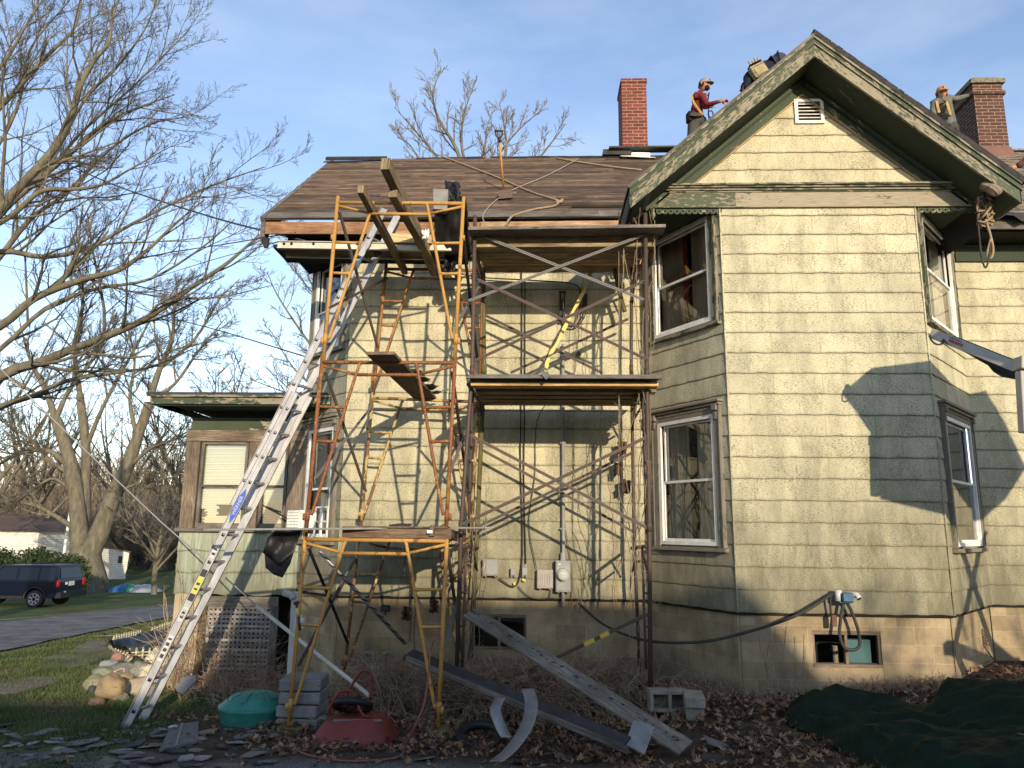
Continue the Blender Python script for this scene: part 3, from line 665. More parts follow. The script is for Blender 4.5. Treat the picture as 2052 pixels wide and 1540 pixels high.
mb = MB(); mb.bar((1.44, 12.33, 8.27), (1.93, 12.33, 8.25), .02, .13); mb.bar((1.40, 12.25, 8.22), (2.0, 12.22, 8.17), .18, .01, up=(0, -.5, 1)); mb.build('flashing', MT['white_frame'], ch)
cx0 = at(1958, 250, 12.2); cx1 = at(2010, 250, 12.2)
ch = chimney(cx0.x, cx0.x + .50, 12.2, 13.05, 7.6, 9.52, 'brick_brown', True); tag(ch, 'wide dark brown brick chimney with mossy cement cap')
mb = MB(); mb.prism([(cx0.x - .05, 12.12, 8.02), (cx0.x + .58, 12.12, 8.02), (cx0.x + .52, 12.19, 8.3), (cx0.x - .02, 12.19, 8.3)], (0, .03, 0)); mb.build('flashing', rusty('flash_brown', (.17, .08, .06), (.1, .04, .03), (.2, .1, .07)), ch)

# ---- enclosed porch on the left
PY = 10.7
Fp = Face((-5.13, PY), (-3.40, PY)); FpL = Face((-5.13, 14.5), (-5.13, PY))
def pw(f, z1, mat):
    mb = MB(); z = .80; k = 0
    while z < z1 - .02:
        zb = min(z + .30, z1); n = int(f.L / .05); b0 = len(mb.v)
        for i in range(n + 1):
            s = f.L * i / n; wv = .012 * math.sin(s * 14 + k * 2.2) + .01 * mnoise.noise(V((s * 5, k, 5)))
            mb.v += [f.P(s, z + wv, .016), f.P(s, zb + .01, 0), f.P(s, z + wv, -.01)]
        for i in range(n):
            a = b0 + 3 * i; u0 = f.L * i / n; u1 = f.L * (i + 1) / n
            mb.face((a, a + 3, a + 4, a + 1), [(u0, k * .243), (u1, k * .243), (u1, k * .243 + .242), (u0, k * .243 + .242)]); mb.face((a + 2, a + 5, a + 3, a))
        z = zb; k += 1
    return mb.build('porch_wall', MT[mat], house)
pw(Fp, 1.66, 'siding_green'); pw(FpL, 1.66, 'siding_green')
mb = MB(); f = Fp
mb.bar(f.P(-.05, 1.69, .02), f.P(1.73, 1.69, .02), .1, .05); mb.build('porch_sill', MT['gray_wood'], house)
for (a, b) in ((-.0, .20), (.93, 1.10), (1.52, 1.73)): mb = MB(); mb.bar(f.P((a + b) / 2, 1.715, 0), f.P((a + b) / 2, 2.95, 0), b - a, .08, up=f.n); mb.build('porch_post', MT['barn_wood'], house)
mb = MB(); mb.bar(f.P(-.0, 3.035, .01), f.P(1.73, 3.035, .01), .09, .17); mb.build('porch_beam', MT['barn_wood'], house)
mb = MB(); mb.bar(f.P(.05, 3.21, .0), f.P(1.73, 3.21, .0), .06, .18); mb.bar(f.P(.0, 3.125, .03), f.P(1.73, 3.125, .03), .06, .02); mb.build('porch_frieze', MT['green_sound'], house)
m, t, b = newmat('blind_slats', .7, 0, .3); wv = N(t, 'TexWave', wave_type='BANDS', bands_direction='Y', i_Scale=8.0, i_Distortion=.3); t.links.new(coord(t, 'UV', (.05, 1.6, 1)), wv.inputs['Vector'])
t.links.new(ramp(t, wv.outputs['Fac'], [(.0, (.44, .43, .34)), (.35, (.72, .70, .57))]), b.inputs['Base Color']); bump(t, b, wv.outputs['Fac'], .004, .7)
for (a, b_, torn) in ((.20, .93, True), (1.10, 1.52, False)):
    m = MB()
    for (p, q) in ((a + .02, a + .06), (b_ - .06, b_ - .02)): m.bar(f.P((p + q) / 2, 1.72, -.01), f.P((p + q) / 2, 2.94, -.01), q - p, .06, up=f.n)
    m.bar(f.P(a + .06, 1.75, -.01), f.P(b_ - .06, 1.75, -.01), .06, .07); m.bar(f.P(a + .06, 2.93, -.01), f.P(b_ - .06, 2.93, -.01), .06, .04); m.bar(f.P(a + .06, 2.31, .0), f.P(b_ - .06, 2.31, .0), .06, .035)
    pwn = m.build('porch_window', MT['gray_wood'], house)
    g = MB(); g.poly([f.P(a + .05, 1.76, -.03), f.P(b_ - .05, 1.76, -.03), f.P(b_ - .05, 2.95, -.03), f.P(a + .05, 2.95, -.03)]); g.build('pane', MT['glass'], pwn)
    # blind built as rows, torn where the photo shows the dark hole
    bl = MB(); z = 1.77
    while z < 2.95:
        ints = []
        if torn and 1.89 < z < 2.05:
            jit = lambda: random.uniform(-.03, .03); ints.append((a + .30 + jit(), a + .60 + jit()))
        if torn and 1.77 <= z < 1.98: ints.append((a + .0, a + .10 + random.uniform(-.02, .05)))
        for (p, q) in cut(ints, a + .04, b_ - .04): bl.poly([f.P(p, z, -.058), f.P(q, z, -.058), f.P(q, z + .019, -.066), f.P(p, z + .019, -.066)])
        z += .02
    bl.build('blind', MT['blind_slats'], pwn)
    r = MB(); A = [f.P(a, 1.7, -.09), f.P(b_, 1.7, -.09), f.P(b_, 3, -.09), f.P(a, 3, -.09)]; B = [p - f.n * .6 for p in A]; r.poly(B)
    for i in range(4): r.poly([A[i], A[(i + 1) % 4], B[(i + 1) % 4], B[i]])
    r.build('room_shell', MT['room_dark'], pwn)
# porch side wall (left) above siding
mb = MB(); mb.bar(FpL.P(0, 1.69, .02), FpL.P(FpL.L, 1.69, .02), .1, .05); mb.box((-5.11, 12.6, 2.4), (.06, 3.8, 1.45)); mb.build('porch_side', MT['barn_wood'], house)
# porch roof
mb = MB(); mb.box((-4.25, 12.3, 3.56), (2.55, 4.3, .05)); mb.build('porch_roof', MT['slate_dark'], house)
mb = MB(); mb.bar((-5.42, 10.13, 3.46), (-2.9, 10.13, 3.46), .05, .10); mb.bar((-5.42, 10.11, 3.52), (-2.9, 10.11, 3.52), .08, .03); mb.build('porch_fascia', MT['green_trim'], house)
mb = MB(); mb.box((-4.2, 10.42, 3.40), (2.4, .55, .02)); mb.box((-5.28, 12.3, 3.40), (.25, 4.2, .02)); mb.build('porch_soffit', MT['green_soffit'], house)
mb = MB(); mb.box((-5.47, 10.3, 3.47), (.09, .45, .08)); mb.build('gutter_end', MT['white_frame'], house)
wood('lattice_gray', (.22, .21, .19), (.36, .34, .31), (.46, .44, .40))
# porch base: pier + lattice
mb = MB(); mb.box((-4.93, PY + .14, .2), (.36, .3, 1.3)); mb.build('porch_pier', noisy('tan_cement', [(.3, (.30, .24, .15)), (.7, (.46, .38, .25))], 4, rough=.9), house)
mb = MB(); x0, x1, za, zb = -4.60, -3.72, -.42, .66; yl = PY - .02
s = .062; n1 = int((x1 - x0) / s); n2 = int((zb - za) / s)
sh = lambda x, z: (x + (z - za) * -.00, z)
for i in range(n1 + 1): mb.bar((x0 + i * s, yl, za), (x0 + i * s + .0, yl, zb), .036, .008, up=(0, 1, 0))
for j in range(n2 + 1): mb.bar((x0, yl - .009, za + j * s), (x1, yl - .009, za + j * s), .008, .036)
lat = mb.build('lattice', MT['lattice_gray'], house)
mb = MB(); mb.bar((x0 - .05, yl - .03, zb + .06), (x1 + .1, yl - .03, zb + .06), .03, .13); mb.bar((x1 + .06, yl - .03, za), (x1 + .06, yl - .03, zb), .1, .03, up=(0, 1, 0)); mb.build('lattice_frame', MT['gray_wood'], lat)
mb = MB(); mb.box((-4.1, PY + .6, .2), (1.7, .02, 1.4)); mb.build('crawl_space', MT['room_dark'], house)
# ------------------------------------------------------------------ scaffolds
def lerp(a, b, t): return a + (b - a) * t
class Quad:   # frame plane from 4 corners, u right, h down
    def __init__(s, TL, TR, BL, BR): s.c = (V(TL), V(TR), V(BL), V(BR))
    def P(s, u, h):
        a, b, c, d = s.c; return lerp(lerp(a, b, u), lerp(c, d, u), h)
def yframe(parent, q, mat, r=.021, foot=False, rung=(.28, .47)):
    mb = MB()
    top, low = .03, .10
    for u in (0, 1): mb.tube([q.P(u, -.01), q.P(u, 1.0)], r, 10)
    mb.tube([q.P(0, top), q.P(1, top)], r, 10); mb.tube([q.P(.27, low), q.P(.73, low)], r * .85, 10)
    for sg in (0, 1):
        U = (lambda u: u) if sg == 0 else (lambda u: 1 - u)
        mb.tube(catmull([q.P(U(.295), top + .01), q.P(U(.265), low), q.P(U(.05), .80), q.P(U(.02), .86)], 5), r * .85, 8)
        mb.tube([q.P(U(0.01), .05), q.P(U(.255), .095)], r * .75, 8)
        for h in rung:
            ui = .265 - (h - low) / (.80 - low) * .215; mb.tube([q.P(U(.0), h), q.P(U(ui), h + .005)], r * .8, 8)
            mb.tube([q.P(U(ui - .05), h + .003), q.P(U(ui), h + .004)], [r * .7, r * 1.1], 8)
        mb.box(q.P(U(-.022), .88), (.03, .03, .07)); mb.box(q.P(U(-.018), .25), (.024, .03, .06))
        mb.tube([q.P(U(0), .84), q.P(U(0), .9)], r * 1.18, 10)
    fr = mb.build('scaffold_frame', MT[mat], parent, smooth=True)
    return fr
YY0, YY1 = 7.8, 9.6
def A8(px, py): return at(px, py, YY0)
def A9(px, py): return at(px, py, YY1)
ys = thing('yellow_scaffold', A8(730, 1440), 'tall scaffold tower of rust spotted yellow tubes with ladder frames', 'scaffold')
qs = []
Qa = Quad(A8(677, 397), A8(929, 399), A8(648, 724), A8(911, 724)); Qb = Quad(A8(646, 716), A8(912, 717), A8(612, 1082), A8(893, 1082)); Qc = Quad(A8(612, 1070), A8(896, 1073), A8(578, 1466), A8(877, 1474))
for q, m_ in ((Qa, 'yellow_steel'), (Qb, 'yellow_rusty'), (Qc, 'yellow_steel')): yframe(ys, q, m_)
Qd = Quad(A9(774, 532), A9(968, 535), A9(748, 792), A9(960, 800)); Qe = Quad(A9(747, 790), A9(960, 798), A9(722, 1066), A9(942, 1070)); Qf = Quad(A9(720, 1070), A9(941, 1072), A9(688, 1365), A9(925, 1370))
for q, m_ in ((Qd, 'yellow_rusty'), (Qe, 'pale_rusty'), (Qf, 'pale_rusty')): yframe(ys, q, m_)
def brace(parent, p0, p1, mat, w_=.032, name='cross_brace'):
    mb = MB(); p0 = V(p0); p1 = V(p1); mb.bar(p0, p1, w_, .006, up=(0, -1, .2)); mb.bar(p0 + V((0, .004, 0)), p1 + V((0, .004, 0)), .006, .03, up=(0, -1, .2))
    for p in (p0, p1): mb.tube([p + V((0, -.02, 0)), p + V((0, .03, 0))], .008, 6)
    return mb.build(name, MT[mat], parent)
for (a, b) in (((680, 425), (758, 700)), ((660, 617), (776, 558)), ((652, 745), (733, 985)), ((632, 959), (747, 812)), ((619, 1100), (697, 1290)), ((598, 1335), (712, 1118)),
               ((928, 480), (957, 724)), ((906, 746), (938, 985)), ((896, 960), (956, 812)), ((897, 1100), (925, 1310)), ((885, 1320), (942, 1110)), ((912, 655), (968, 560))):
    brace(ys, A8(*a), A9(*b), 'slate_dark' if a in ((619, 1100), (928, 480)) else 'brown_steel' if random.random() < .6 else 'gray_steel', .036)
rs = thing('brown_scaffold', at(1110, 1400, 9.0), 'wide scaffold tower of rusty brown tubes with cross braces in front of the meter wall', 'scaffold')
RY0, RY1 = 8.4, 9.6; xa, xb = -.79, 1.20
def post(parent, pts, r, mat, name='post'):
    mb = MB(); mb.tube(pts, r, 10); 
    for p in pts[1:-1]: mb.tube([V(p) + V((0, 0, -.06)), V(p) + V((0, 0, .06))], r * 1.2, 10)
    for k in range(5):
        p = V(pts[0]).lerp(V(pts[-1]), .1 + k * .2)
    return mb.build(name, MT[mat], parent, smooth=True)
post(rs, [at(952, 433, RY0), at(946, 744, RY0), at(924, 1055, RY0), at(915, 1350, RY0)], .024, 'brown_steel')
post(rs, [at(1293, 428, RY0), at(1296, 749, RY0), at(1301, 1055, RY0), at(1304, 1442, RY0)], .025, 'brown_steel')
post(rs, [at(968, 480, RY1), at(970, 742, RY1), at(957, 1051, RY1), at(941, 1348, RY1)], .03, 'mossy_wood')
post(rs, [at(1266, 480, RY1), at(1265, 740, RY1), at(1271, 1087, RY1), at(1283, 1380, RY1)], .022, 'brown_steel')
# end frames: tie bars, inner rails and corner braces running front to back
for (fx, bx, nm) in ((946, 970, 'l'), (1296, 1266, 'r')):
    for (yf, yb) in ((470, 570), (770, 822), (1095, 1099)):
        a = at(fx + (-8 if fx < 1000 and yf > 700 else 0) - (14 if fx < 1000 and yf > 1000 else 0), yf, RY0); b = at(bx, yb, RY1)
        if fx < 1000 and yf > 1000: b = at(957, yb, RY1)
        mb = MB(); mb.tube([a, b], .021, 8); lo = V((0, 0, -.16)); mb.tube([a.lerp(b, .22) + lo, a.lerp(b, .78) + lo], .015, 8)
        mb.tube([a + V((0, 0, -.28)), a.lerp(b, .3)], .014, 8); mb.tube([b + V((0, 0, -.28)), a.lerp(b, .7)], .014, 8)
        mb.tube([a.lerp(b, .28), a.lerp(b, .22) + V((0, 0, -.9)), a.lerp(b, .2) + V((0, 0, -1.65 if yf < 1000 else -1.3))], .015, 8)
        for k in (-.5, -.85, -1.2): mb.tube([a + V((0, 0, k)), a.lerp(b, .21) + V((0, 0, k))], .012, 6)
        mb.build('end_frame', MT['brown_steel' if nm == 'l' or yf > 900 else 'brown_steel'], rs, smooth=True)
for (a, b, ya, yb, m_) in (((943, 464), (1290, 601), RY0, RY0, 'gray_steel'), ((1304, 466), (940, 603), RY0 - .02, RY0 - .02, 'gray_steel'),
        ((958, 561), (1297, 721), RY0 - .03, RY0 - .03, 'brown_steel'), ((952, 723), (1290, 564), RY0, RY0, 'brown_steel'), ((974, 633), (1205, 747), RY1, RY1, 'brown_steel'), ((1258, 640), (1024, 747), RY1 - .03, RY1 - .03, 'brown_steel'),
        ((943, 873), (1300, 1060), RY0, RY0, 'brown_steel'), ((1297, 876), (927, 1051), RY0 - .03, RY0 - .03, 'brown_steel'), ((962, 900), (1271, 1067), RY1, RY1, 'brown_steel'), ((1267, 908), (958, 1056), RY1 - .03, RY1 - .03, 'brown_steel')):
    brace(rs, at(*a, ya), at(*b, yb), m_, .036)
br = brace(rs, at(1296, 1232, RY0), at(1005, 1372, 8.5), 'brown_steel', .04)
mb = MB()
for (t0, t1) in ((.26, .32), (.36, .43)):
    p = at(1296, 1232, RY0 - .012); q = at(1005, 1372, 8.488); mb.bar(p.lerp(q, t0), p.lerp(q, t1), .044, .02, up=(0, -1, .2))
mb.build('yellow_tape', flat('tape_yellow', (.50, .34, .03)), rs)

# ------------------------------------------------------------------ planks, platforms, walkboard
def single(mb, name, mat, label, cat, group=None, smooth=False):
    o = mb.build(name, MT[mat] if isinstance(mat, str) else mat, smooth=smooth); return tag(o, label, cat, group)
def plank(p0, p1, w_, h, up, name, mat, label, cat='plank', group=None, bv=True):
    mb = MB(); mb.bar(p0, p1, w_, h, up=up); o = single(mb, name, mat, label, cat, group)
    if bv: bevel(o, .004, 1)
    return o
# steep timbers lying over the top of the yellow tower
def tim(a, Ya, b, Yb, w_, h, label):
    p0 = at(*a, Ya); p1 = at(*b, Yb); return plank(p0, p1, w_, h, (0, -.3, 1), 'timber', 'lumber_old', label, 'timber', 'timbers laid over the top of the scaffold')
tim((772, 328), 7.25, (872, 545), 9.7, .10, .14, 'longest thick timber sticking up highest above the yellow scaffold')
tim((787, 388), 7.6, (884, 552), 9.7, .10, .09, 'timber with a rounded dark end tucked beside the longest one')
tim((722, 379), 7.35, (812, 545), 9.6, .07, .09, 'leftmost and shortest timber across the yellow scaffold top')
# mid platform on the brown tower
def zlev(px, py, Y): return at(px, py, Y).z
zp = zlev(1130, 752, 8.15)
mb = MB(); a = at(938, 752, 8.12); b = at(1326, 752, 8.12)
mb.poly([(a.x, 8.12, zp), (b.x, 8.12, zp), (b.x - .05, 9.55, zp), (a.x + .05, 9.55, zp)]); o = mb.build('plywood_sheet', MT['slate']); tag(o, 'worn plywood decking sheet on the middle level of the brown scaffold', 'plywood'); s_ = o.modifiers.new('s', 'SOLIDIFY'); s_.thickness = .02
mb = MB(); mb.bar((a.x - .02, 8.125, zp - .035), (b.x, 8.125, zp - .035), .05, .025); single(mb, 'batten', 'gray_wood', 'thin dark weathered batten under the front edge of the middle deck', 'batten')
plank((a.x + .02, 8.32, zp - .085), (b.x - .02, 8.32, zp - .085), .18, .045, (0, 0, 1), 'joist_plank', 'joist_yellow', 'bright yellow front plank carrying the middle deck', 'plank', 'planks carrying the middle deck')
for k, (yy, mt_) in enumerate(((8.62, 'lumber_old'), (8.9, 'lumber_old'), (9.18, 'lumber_old'), (9.42, 'lumber_old'))):
    plank((a.x + .05, yy, zp - .10), (b.x - (.10 if k else -.0), yy, zp - .10), .2, .045, (0, 0, 1), 'joist_plank', mt_, 'shaded plank in the underside of the middle deck, number %s from the front' % ('two', 'three', 'four', 'five')[k], 'plank', 'planks carrying the middle deck')
plank((b.x - .25, 8.7, zp - .19), (b.x - .04, 8.7, zp - .19), .12, .09, (0, 0, 1), 'wood_block', 'mossy_wood', 'greenish wood block sticking out below the right end of the middle deck', 'block')
# slate scraps hanging over the deck edge
def slab(pts, thick, name, mat, label, cat, group=None, nrm=None):
    mb = MB(); pts = [V(p) for p in pts]; n = V((0, 0, 0))
    for i in range(1, len(pts) - 1): n += (pts[i] - pts[0]).cross(pts[i + 1] - pts[0])
    n.normalize(); mb.prism(pts, n * thick); return single(mb, name, mat, label, cat, group)
slab([at(1082, 744, 8.1), at(1098, 745, 8.1), at(1102, 755, 8.08), at(1094, 761, 8.07), at(1086, 752, 8.08)], .008, 'slate_piece', 'slate', 'gray slate piece drooping over the edge of the middle deck', 'slate')
# top platform on the brown tower
zt = zlev(1130, 458, 8.2); a2 = at(938, 459, 8.2); b2 = at(1334, 459, 8.2)
names_ = ('frontmost', 'second', 'third', 'fourth', 'fifth added shade-casting', 'rearmost added shade-casting')  # last two planks added to deepen the deck's shade on the wall
for k in range(6):
    plank((a2.x + .02 * k, 8.3 + k * .25, zt - .0), (b2.x - .05 * k, 8.3 + k * .25, zt + .0 + .02 * (k == 0)), .235, .04, (0, 0, 1), 'deck_plank', 'gray_wood' if k == 0 else 'lumber_old', '%s weathered plank of the top deck, counted from the front' % names_[k], 'plank', 'planks of the top deck')
zb1 = zlev(1100, 500, 8.6); plank((at(955, 500, 8.5).x, 8.5, zb1), (at(1312, 500, 8.5).x, 8.5, zb1), .09, .05, (0, 0, 1), 'support_beam', 'lumber_old', 'front support beam under the top deck', 'beam')
zb2 = zlev(1130, 520, 9.3); plank((at(975, 520, 9.35).x, 9.35, zb2), (at(1290, 520, 9.35).x, 9.35, zb2), .04, .115, (0, 0, 1), 'support_beam', 'joist_yellow', 'pale yellow lumber beam close to the wall under the top deck', 'beam')
# aluminium walkboard along the eave
wb = thing('walkboard', at(560, 492, 9.0), 'aluminium walkboard with round holes running under the left eave', 'walkboard')
wa = at(557, 492, 8.95); wb_ = at(905, 497, 8.95)
mb = MB(); mb.bar(wa, wb_, .03, .085); mb.bar(wa + V((0, .33, 0)), wb_ + V((0, .33, 0)), .03, .085); mb.bar(wa + V((0, -.012, .045)), wb_ + V((0, -.012, .045)), .05, .008); mb.bar(wa + V((0, -.012, -.045)), wb_ + V((0, -.012, -.045)), .05, .008)
mb.build('side_rail', noisy('old_alu', [(.3, (.36, .34, .26)), (.65, (.56, .54, .44))], 5, rough=.55, metal=.3), wb)
mb = MB(); mb.bar(wa + V((0, .165, -.01)), wb_ + V((0, .165, -.01)), .30, .02); mb.build('board', MT['plywood'], wb)
mb = MB()
for px in (569, 584, 628, 716, 790): p = at(px, 489, 8.93); mb.tube([p + V((0, .002, 0)), p + V((0, -.002, 0))], .018, 12)
mb.build('rail_hole', MT['black_void'], wb)
plank(at(562, 509, 9.3), at(935, 513, 9.3), .55, .05, (0, 0, 1), 'shade_plank', 'black_void', 'wide plank added beneath the aluminium walkboard, its underside shade painted black', 'plank')  # walkboard's shaded underside painted black; plank widened to shade the wall
plank(at(780, 478, 8.9), at(866, 480, 8.9), .04, .12, (0, 0, 1), 'short_board', 'lumber', 'short pale board on edge behind the timbers by the eave', 'board')
plank(at(790, 494, 9.0), at(925, 498, 9.0), .04, .14, (0, 0, 1), 'short_board', 'lumber_old', 'dull board on edge beneath the short pale board', 'board')
# roof jack bracket: black box chute at the tower top
slab([at(868, 379, 8.5), at(898, 380, 8.5), at(896, 420, 8.5), at(869, 419, 8.5)], .2, 'concrete_block', 'slate_light', 'upright gray block at the top right of the yellow scaffold', 'block')
ch_ = thing('tarpaper_bundle', at(905, 470, 8.8), 'black torn roofing felt bundle hanging over the eave beside the yellow scaffold', 'roofing felt')
mb = MB()
def sheet(pts, thick, nx=1):
    m2 = MB(); return m2
def fold(pl, Y0, Y1, amp, seed, mat, name, parent=None, n=16, m=12, label=None, cat=None):
    # crumpled sheet between four pixel corners (TL,TR,BR,BL)
    mb = MB(); TL, TR, BR, BL = pl
    for j in range(m + 1):
        for i in range(n + 1):
            u, v = i / n, j / m; px = lerp(lerp(TL[0], TR[0], u), lerp(BL[0], BR[0], u), v); py = lerp(lerp(TL[1], TR[1], u), lerp(BL[1], BR[1], u), v)
            ed = 1 if 0 < i < n and 0 < j < m else 1.6
            Y = lerp(Y0, Y1, v) + amp * mnoise.noise(V((u * 4, v * 3, seed))) + amp * .5 * math.sin(u * 9 + seed)
            p = at(px + 4 * ed * mnoise.noise(V((u * 7, v * 7, seed + 5))), py + 4 * ed * mnoise.noise(V((u * 7, v * 7, seed + 9))), Y); mb.v.append(p)
    for j in range(m):
        for i in range(n):
            a = j * (n + 1) + i; mb.face((a, a + 1, a + n + 2, a + n + 1))
    o = mb.build(name, MT[mat], parent, smooth=True); s = o.modifiers.new('s', 'SOLIDIFY'); s.thickness = .008
    if label: tag(o, label, cat)
    return o
fold(((892, 364), (920, 366), (922, 410), (896, 400)), 8.7, 8.6, .05, 3, 'asphalt_paper', 'upper_flap', ch_)
fold(((870, 415), (925, 405), (925, 512), (872, 505)), 8.55, 9.0, .06, 5, 'asphalt_paper', 'front_sheet', ch_)
fold(((900, 380), (935, 400), (948, 520), (905, 520)), 8.8, 9.1, .08, 8, 'asphalt_paper', 'side_sheet', ch_)
fold(((893, 510), (915, 512), (912, 548), (890, 545)), 9.1, 9.2, .04, 11, 'asphalt_paper', 'hanging_end', ch_)
# rag on the timber
fold(((845, 462), (860, 460), (858, 482), (846, 480)), 8.5, 8.45, .04, 2, 'white_frame', 'rag', None, 8, 8, 'dirty white rag tied round the longest timber', 'rag')
# plank heaped with slate on the middle level of the yellow tower
pl0 = at(762, 708, 7.5); pl1 = at(852, 798, 9.62)
plank(pl0, pl1, .30, .035, (0, -.1, 1), 'scaffold_plank', 'plywood', 'brown plank heaped with slate scraps across the middle of the yellow scaffold', 'plank')
for k in range(14):
    t = .45 + k * .04; p = pl0.lerp(pl1, t) + V((random.uniform(.02, .16), 0, .04 + .012 * k % .05)); r = random.uniform(.08, .14)
    mb = MB(); pts = [p + V((math.cos(a) * r * random.uniform(.7, 1.1), math.sin(a) * r * random.uniform(.7, 1.1), random.uniform(0, .03))) for a in (0, 1.3, 2.6, 3.9, 5.2)]
    mb.prism(pts, (0, 0, .008)); single(mb, 'slate_scrap', ('slate_dark', 'slate', 'barn_wood')[k % 3], 'broken slate scrap heaped on the plank across the yellow scaffold', 'slate scrap', 'slate scraps heaped on the scaffold plank')
# lower platform of the yellow tower: thin sheet on a box beam
zq = at(780, 1055, 8.3).z
q0 = [at(640, 1053, 7.72), at(880, 1052, 7.72)]; 
mb = MB(); mb.poly([(at(690, 1056, 7.75).x, 7.75, zq + .0), (at(898, 1056, 7.75).x, 7.75, zq), (at(925, 1060, 9.3).x, 9.4, zq), (at(705, 1060, 9.3).x, 9.4, zq)]); o = mb.build('plywood_sheet', MT['plywood']); s_ = o.modifiers.new('s', 'SOLIDIFY'); s_.thickness = .018; tag(o, 'plywood sheet lying on the lower level of the yellow scaffold', 'plywood')
plank(at(687, 1066, 7.8), at(905, 1070, 7.8), .05, .11, (0, 0, 1), 'box_beam', 'deck_wood', 'dark beam on edge under the front of the lower plywood sheet', 'beam')
plank(at(865, 1064, 7.74), at(930, 1078, 9.2), .05, .11, (0, 0, 1), 'box_beam', 'plywood', 'beam running back towards the wall under the lower plywood sheet', 'beam')
mb = MB(); mb.box(at(861, 1066, 7.71), (.055, .004, .03)); single(mb, 'paper_tag', 'white_frame', 'small white paper tag on the beam end', 'tag')
plank(at(408, 1062, 7.3), at(985, 1058, 8.15), .10, .02, (0, 0, 1), 'long_strip', 'slate_light', 'long thin gray metal strip lying across the lower level of the yellow scaffold', 'metal strip')
slab([at(780, 1052, 7.9), at(800, 1049, 7.9), at(826, 1050, 8), at(820, 1055, 7.85), at(790, 1055, 7.82)], .012, 'slate_piece', 'slate_dark', 'dark slate scrap on the lower plywood sheet', 'slate')

# ------------------------------------------------------------------ aluminium extension ladder
lad = thing('extension_ladder', at(255, 1460, 7.55), 'long aluminium extension ladder leaning from the ground on the left up to the eave', 'ladder')
LB_l = at(250, 1462, 7.6); LB_r = at(283, 1448, 7.98); 
zl = ground(-3.8, 7.6)
LT_l = at(778, 420, 8.95); LT_r = at(806, 432, 9.25)
ldir = (LT_l - LB_l).normalized()
def rail(p0, p1, mat, nm, thick=.03, dep=.085, side=1):
    mb = MB(); ax = (p1 - p0).normalized(); across = (LB_r - LB_l); across -= ax * across.dot(ax); across.normalize(); up = ax.cross(across).normalized()
    mb.bar(p0, p1, .004, dep, up=up)
    for s in (-1, 1): mb.bar(p0 + up * s * (dep / 2 - .002) + across * side * thick / 2, p1 + up * s * (dep / 2 - .002) + across * side * thick / 2, thick, .004, up=up)
    return mb.build(nm, MT[mat], lad), up, across
r_, up_, ac_ = rail(LB_l, LT_l.lerp(LB_l, .42), 'aluminium', 'base_rail', side=-1)
rail(LB_r, LT_r.lerp(LB_r, .42), 'aluminium', 'base_rail', side=1)
off = up_ * (.05 if up_.y < 0 else -.05)
f0 = .36
rail(LB_l.lerp(LT_l, f0) + off + ac_ * .02, LT_l + off + ac_ * .02, 'aluminium', 'fly_rail', side=-1); rail(LB_r.lerp(LT_r, f0) + off - ac_ * .02, LT_r + off - ac_ * .02, 'aluminium', 'fly_rail', side=1)
LL = (LT_l - LB_l).length; n = int(LL / .305)
for k in range(n):
    t = (k + .55) * .305 / LL
    if t > .97: break
    mb = MB(); a = LB_l.lerp(LT_l, t); b = LB_r.lerp(LT_r, t)
    if t < .60: mb.tube([a - ac_ * .006, b + ac_ * .006], .016, 10)
    if t > f0: mb.tube([a + off * 1.3 - ac_ * .004, b + off * 1.3 + ac_ * .004], .016, 10)
    mb.build('rung', MT['aluminium'], lad, smooth=True)
    mb = MB()
    if t < .60: mb.box(a - ac_ * .004, (.034, .006, .034), M=Matrix((ac_.cross(up_), ac_, up_)).transposed())
    if t > f0: mb.box(a + off * 1.3 + ac_ * .012, (.034, .006, .034), M=Matrix((ac_.cross(up_), ac_, up_)).transposed())
    mb.build('rung_end', MT['black_void'], lad)
for p in (LB_l, LB_r):
    mb = MB(); mb.bar(p + V((0, 0, .03)), p + V((0, 0, -.05)), .05, .07, up=(0, -1, 0)); mb.box(p + V((0, 0, -.05)), (.11, .16, .02)); mb.build('foot', MT['aluminium'], lad)
Mx = Matrix((ldir, ac_, up_)).transposed()
def sticker(t0, t1, wd, mat, nm, base=0.):
    a = LB_l.lerp(LT_l, t0); b = LB_l.lerp(LT_l, t1); mb = MB(); mb.bar(a - ac_ * (.006 - base), b - ac_ * (.006 - base), .003, wd, up=up_); return mb.build(nm, MT[mat] if isinstance(mat, str) else mat, lad)
white_st = flat('sticker_white', (.48, .48, .46)); yel_st = flat('sticker_yellow', (.46, .43, .07)); blk_st = flat('sticker_black', (.02, .02, .02)); blu_st = flat('sticker_blue', (.03, .09, .45))
sticker(.210, .238, .06, yel_st, 'yellow_label'); sticker(.198, .2095, .06, blk_st, 'black_label'); sticker(.2385, .250, .06, blk_st, 'black_label')
sticker(.165, .187, .05, white_st, 'white_label'); sticker(.102, .142, .05, white_st, 'white_label'); sticker(.27, .292, .045, white_st, 'white_label')
for (a, b) in ((.107, .113), (.117, .122), (.126, .131), (.135, .138), (.17, .173), (.177, .18), (.275, .279), (.283, .286), (.216, .219), (.224, .228)): sticker(a, b, .035, blk_st, 'label_print', -.003)
